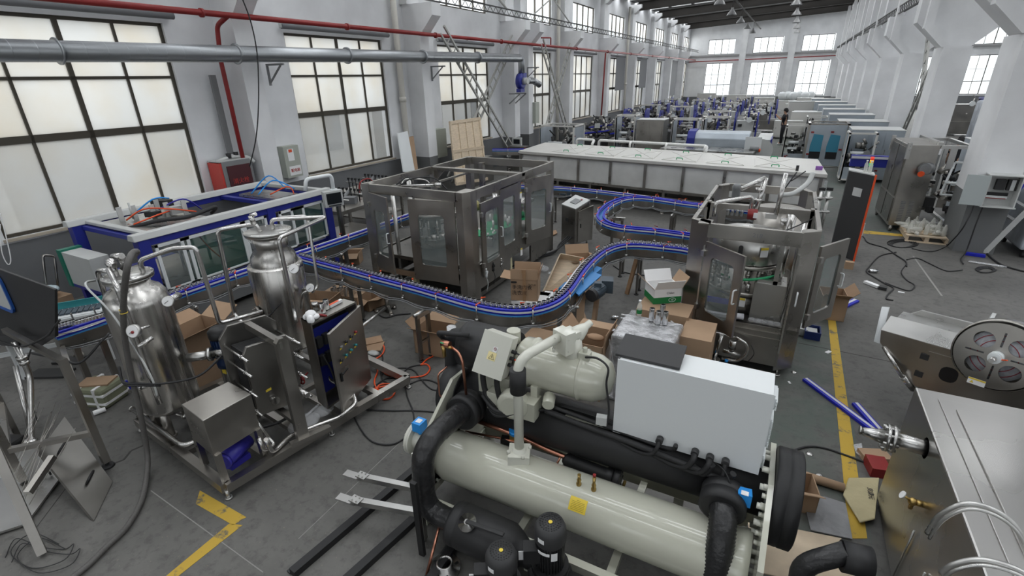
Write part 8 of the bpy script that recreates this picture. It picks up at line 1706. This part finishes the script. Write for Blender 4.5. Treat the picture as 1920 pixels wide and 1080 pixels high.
# far field: rows of machines, blue shields
rnd=random.Random(5); protoB=bluemachine('distant grey and blue wrapping machine in the far rows','',2.0,.8,1.35,60) if 0 else None
pB=bluemachine('distant grey machine with blue shields in the far left rows',(-8.6,33.0,0),2.0,.9,1.35,60); pB['group']='distant blue shielded machines'; pS=bluemachine('distant dark steel machine with blue shields in the far rows',(-4.0,30.6,0),1.8,.9,1.3,61,bodym=steeld); pS['group']='distant dark steel machines'; KIDS[pS.name]=KIDS[pS.name]
cnt=0
for row,(x0_,n) in enumerate(((-9.0,7),(-6.4,8),(-3.8,8),(-1.6,4))):
    for i in range(n):
        y=31.5+3.1*i+(row%2)*1.2; x=x0_+rnd.uniform(-.25,.25)
        if row==0 and i==0: continue
        if row==3: y+=4
        if y>60: continue
        if (row+i)%3==2:
            if cnt==0: pP=packer('distant open framed packaging machine in the far rows',(x,y,0),1.2,1.0,1.6,70); pP['group']='distant packaging machines'; cnt=1
            else: dup(pP,(x,y,0),rnd.uniform(-.1,.1))
        else:
            o=dup(pS if (row*3+i)%2 else pB,(x,y,0),rnd.choice((0,PI,.1,-.1)))
pC=cabinet('long pale counter machine in the far rows',(-.0,33.6,0),1.4,.8,.95,framew,doors=1,name='counter_machine'); pC['group']='distant pale counters'
for x,y in ((1.0,34.6),(1.1,37.3),(.7,41),(.5,44),(-.2,49),(1.2,48),(-5,57.5),(-8,58.5),(-2.5,58)): dup(pC,(x,y,0),rnd.uniform(-.1,.1),scale=(1.3,1,1.15+rnd.random()*.6))
# white hoppers at the far right middle
hp0=None
for i in range(6):
    if hp0 is None:
        hp0=T('far_hopper','white rounded hopper on a steel frame in front of the far windows','hopper',(0,0,0)); q=B(); q.lathe((0,0,0),[(.08,1.0),(.3,1.3),(.34,1.7),(.2,1.85),(.0,1.9)],n=14); mk(q,'hopper_bowl',whitep,hp0,local=True); q=B(); frame_box(q,.7,.7,1.2,.05,0); mk(q,'stand',steel,hp0,local=True); kids(hp0); o=hp0; o['group']='white hoppers before the far windows'
    else: o=dup(hp0)
    o.location=(-.9+.45*i,53.5+1.3*(i%2),0)
# people
def person(label,loc,rz,pose='stand',h=1.72,top=None,arm=0):
    t=T('person',label,'person',(0,0,0)); s_=h/1.72
    v=[];e=[];r=[]
    def n(p,rad,par=None): v.append(V(p)*s_); r.append(rad*s_); 
    idx={}
    def j(k,p,rad,par=None):
        idx[k]=len(v); n(p,rad)
        if par: e.append((idx[par],idx[k]))
    j('pel',(0,0,.95),.13); j('wst',(0,.0,1.1),.12,'pel'); j('ch',(0,-.01,1.3),.14,'wst'); j('nk',(0,-.01,1.45),.06,'ch'); j('hd',(0,-.03,1.55),.07,'nk'); j('hd2',(0,-.04,1.64),.09,'hd')
    for s,k in ((1,'l'),(-1,'r')):
        j('hip'+k,(s*.09,0,.88),.10,'pel'); j('kn'+k,(s*.10,-.02,.48),.065,'hip'+k); j('an'+k,(s*.10,.01,.1),.045,'kn'+k); j('to'+k,(s*.11,-.14,.04),.04,'an'+k)
        j('sh'+k,(s*.17,0,1.40),.065,'ch')
        if arm: j('el'+k,(s*.22,-.16,1.2),.045,'sh'+k); j('wr'+k,(s*.12,-.34,1.35),.033,'el'+k); j('ha'+k,(s*.10,-.40,1.40),.035,'wr'+k)
        else: j('el'+k,(s*.23,.02,1.13),.045,'sh'+k); j('wr'+k,(s*.22,-.08,.9),.033,'el'+k); j('ha'+k,(s*.21,-.11,.82),.035,'wr'+k)
    for k in 'lr':   # five fingers from each palm
        hx_,hy_,hz_=v[idx['ha'+k]]/s_; dz=.06 if arm else -.06
        for f in range(5):
            off=(f-2)*.018; j('f%d%s'%(f,k),(hx_+off*.6,hy_-.02-.01*(f==4),hz_+dz*(.5+.1*(2-abs(f-2)))),.010,'ha'+k); j('g%d%s'%(f,k),(hx_+off,hy_-.045,hz_+dz*(.7+.25*(2-abs(f-2)) if f else .6)),.008,'f%d%s'%(f,k))
    me=bpy.data.meshes.new('body'); me.from_pydata(v,e,[]); me.update(); o=bpy.data.objects.new('body',me); C.objects.link(o); o.parent=t
    sk=o.modifiers.new('skin','SKIN'); 
    for sv,rad in zip(me.skin_vertices[0].data,r): sv.radius=(rad,rad)
    me.skin_vertices[0].data[0].use_root=True
    sb=o.modifiers.new('sub','SUBSURF'); sb.levels=2; sb.render_levels=2
    dg=bpy.context.evaluated_depsgraph_get(); dg.update(); mb=bpy.data.meshes.new_from_object(o.evaluated_get(dg)); o.modifiers.clear(); o.data=mb; mb.materials.clear(); mb.materials.append(skin)
    for pl in mb.polygons: pl.use_smooth=True
    # clothing: shirt and trousers shells
    q=B(); q.loft([[V((math.cos(a)*w_,math.sin(a)*d_*1.0-.005,z_))*s_ for a in [2*PI*i/16 for i in range(16)]] for z_,w_,d_ in ((.92,.165,.13),(1.1,.15,.125),(1.3,.185,.145),(1.42,.18,.12),(1.47,.07,.07))])
    for s in (1,-1):
        el=V((s*.22,-.12 if arm else .01,1.22)); q.tube([V((s*.14,0,1.40))*s_,V((s*.19,-.02,1.36))*s_,el*s_],[.078*s_,.072*s_,.062*s_],10)
    mk(q,'shirt',top or cloth,t,local=True)
    q=B()
    for s in (1,-1): q.tube([V((s*.085,0,.98))*s_,V((s*.095,-.01,.7))*s_,V((s*.10,-.02,.46))*s_,V((s*.10,.0,.08))*s_],[.115*s_,.10*s_,.08*s_,.065*s_],12)
    mk(q,'trousers',cloth,t,local=True)
    q=B()
    for s in (1,-1): q.sph(V((s*.105,-.06,.04))*s_,.05*s_,10,(1,2.2,.9))
    mk(q,'shoes',whitep,t,local=True)
    q=B(); q.sph(V((0,-.02,1.665))*s_,.102*s_,14,(.95,1.05,.98)); q.sph(V((0,.02,1.62))*s_,.095*s_,12,(1,.9,1)); mk(q,'hair',hair,t,local=True)
    t.location=loc; t.rotation_euler=(0,0,rz); return t
person('person in black standing in the far aisle holding something up, seen from the side',G(1463,271,0),-PI/2,arm=1,h=1.78)
p=G(1527,268,0); person('person in black bent low among the far machines with only the back showing',(1.0,30.8,-.42),1.2,h=1.7)
ph_=GY(1803,262,19.5); person('person whose dark haired head shows behind the big stainless cabinet',(ph_.x,19.5,0),2.6,h=max(1.55,min(1.8,ph_.z+.08))); print('person z',ph_)
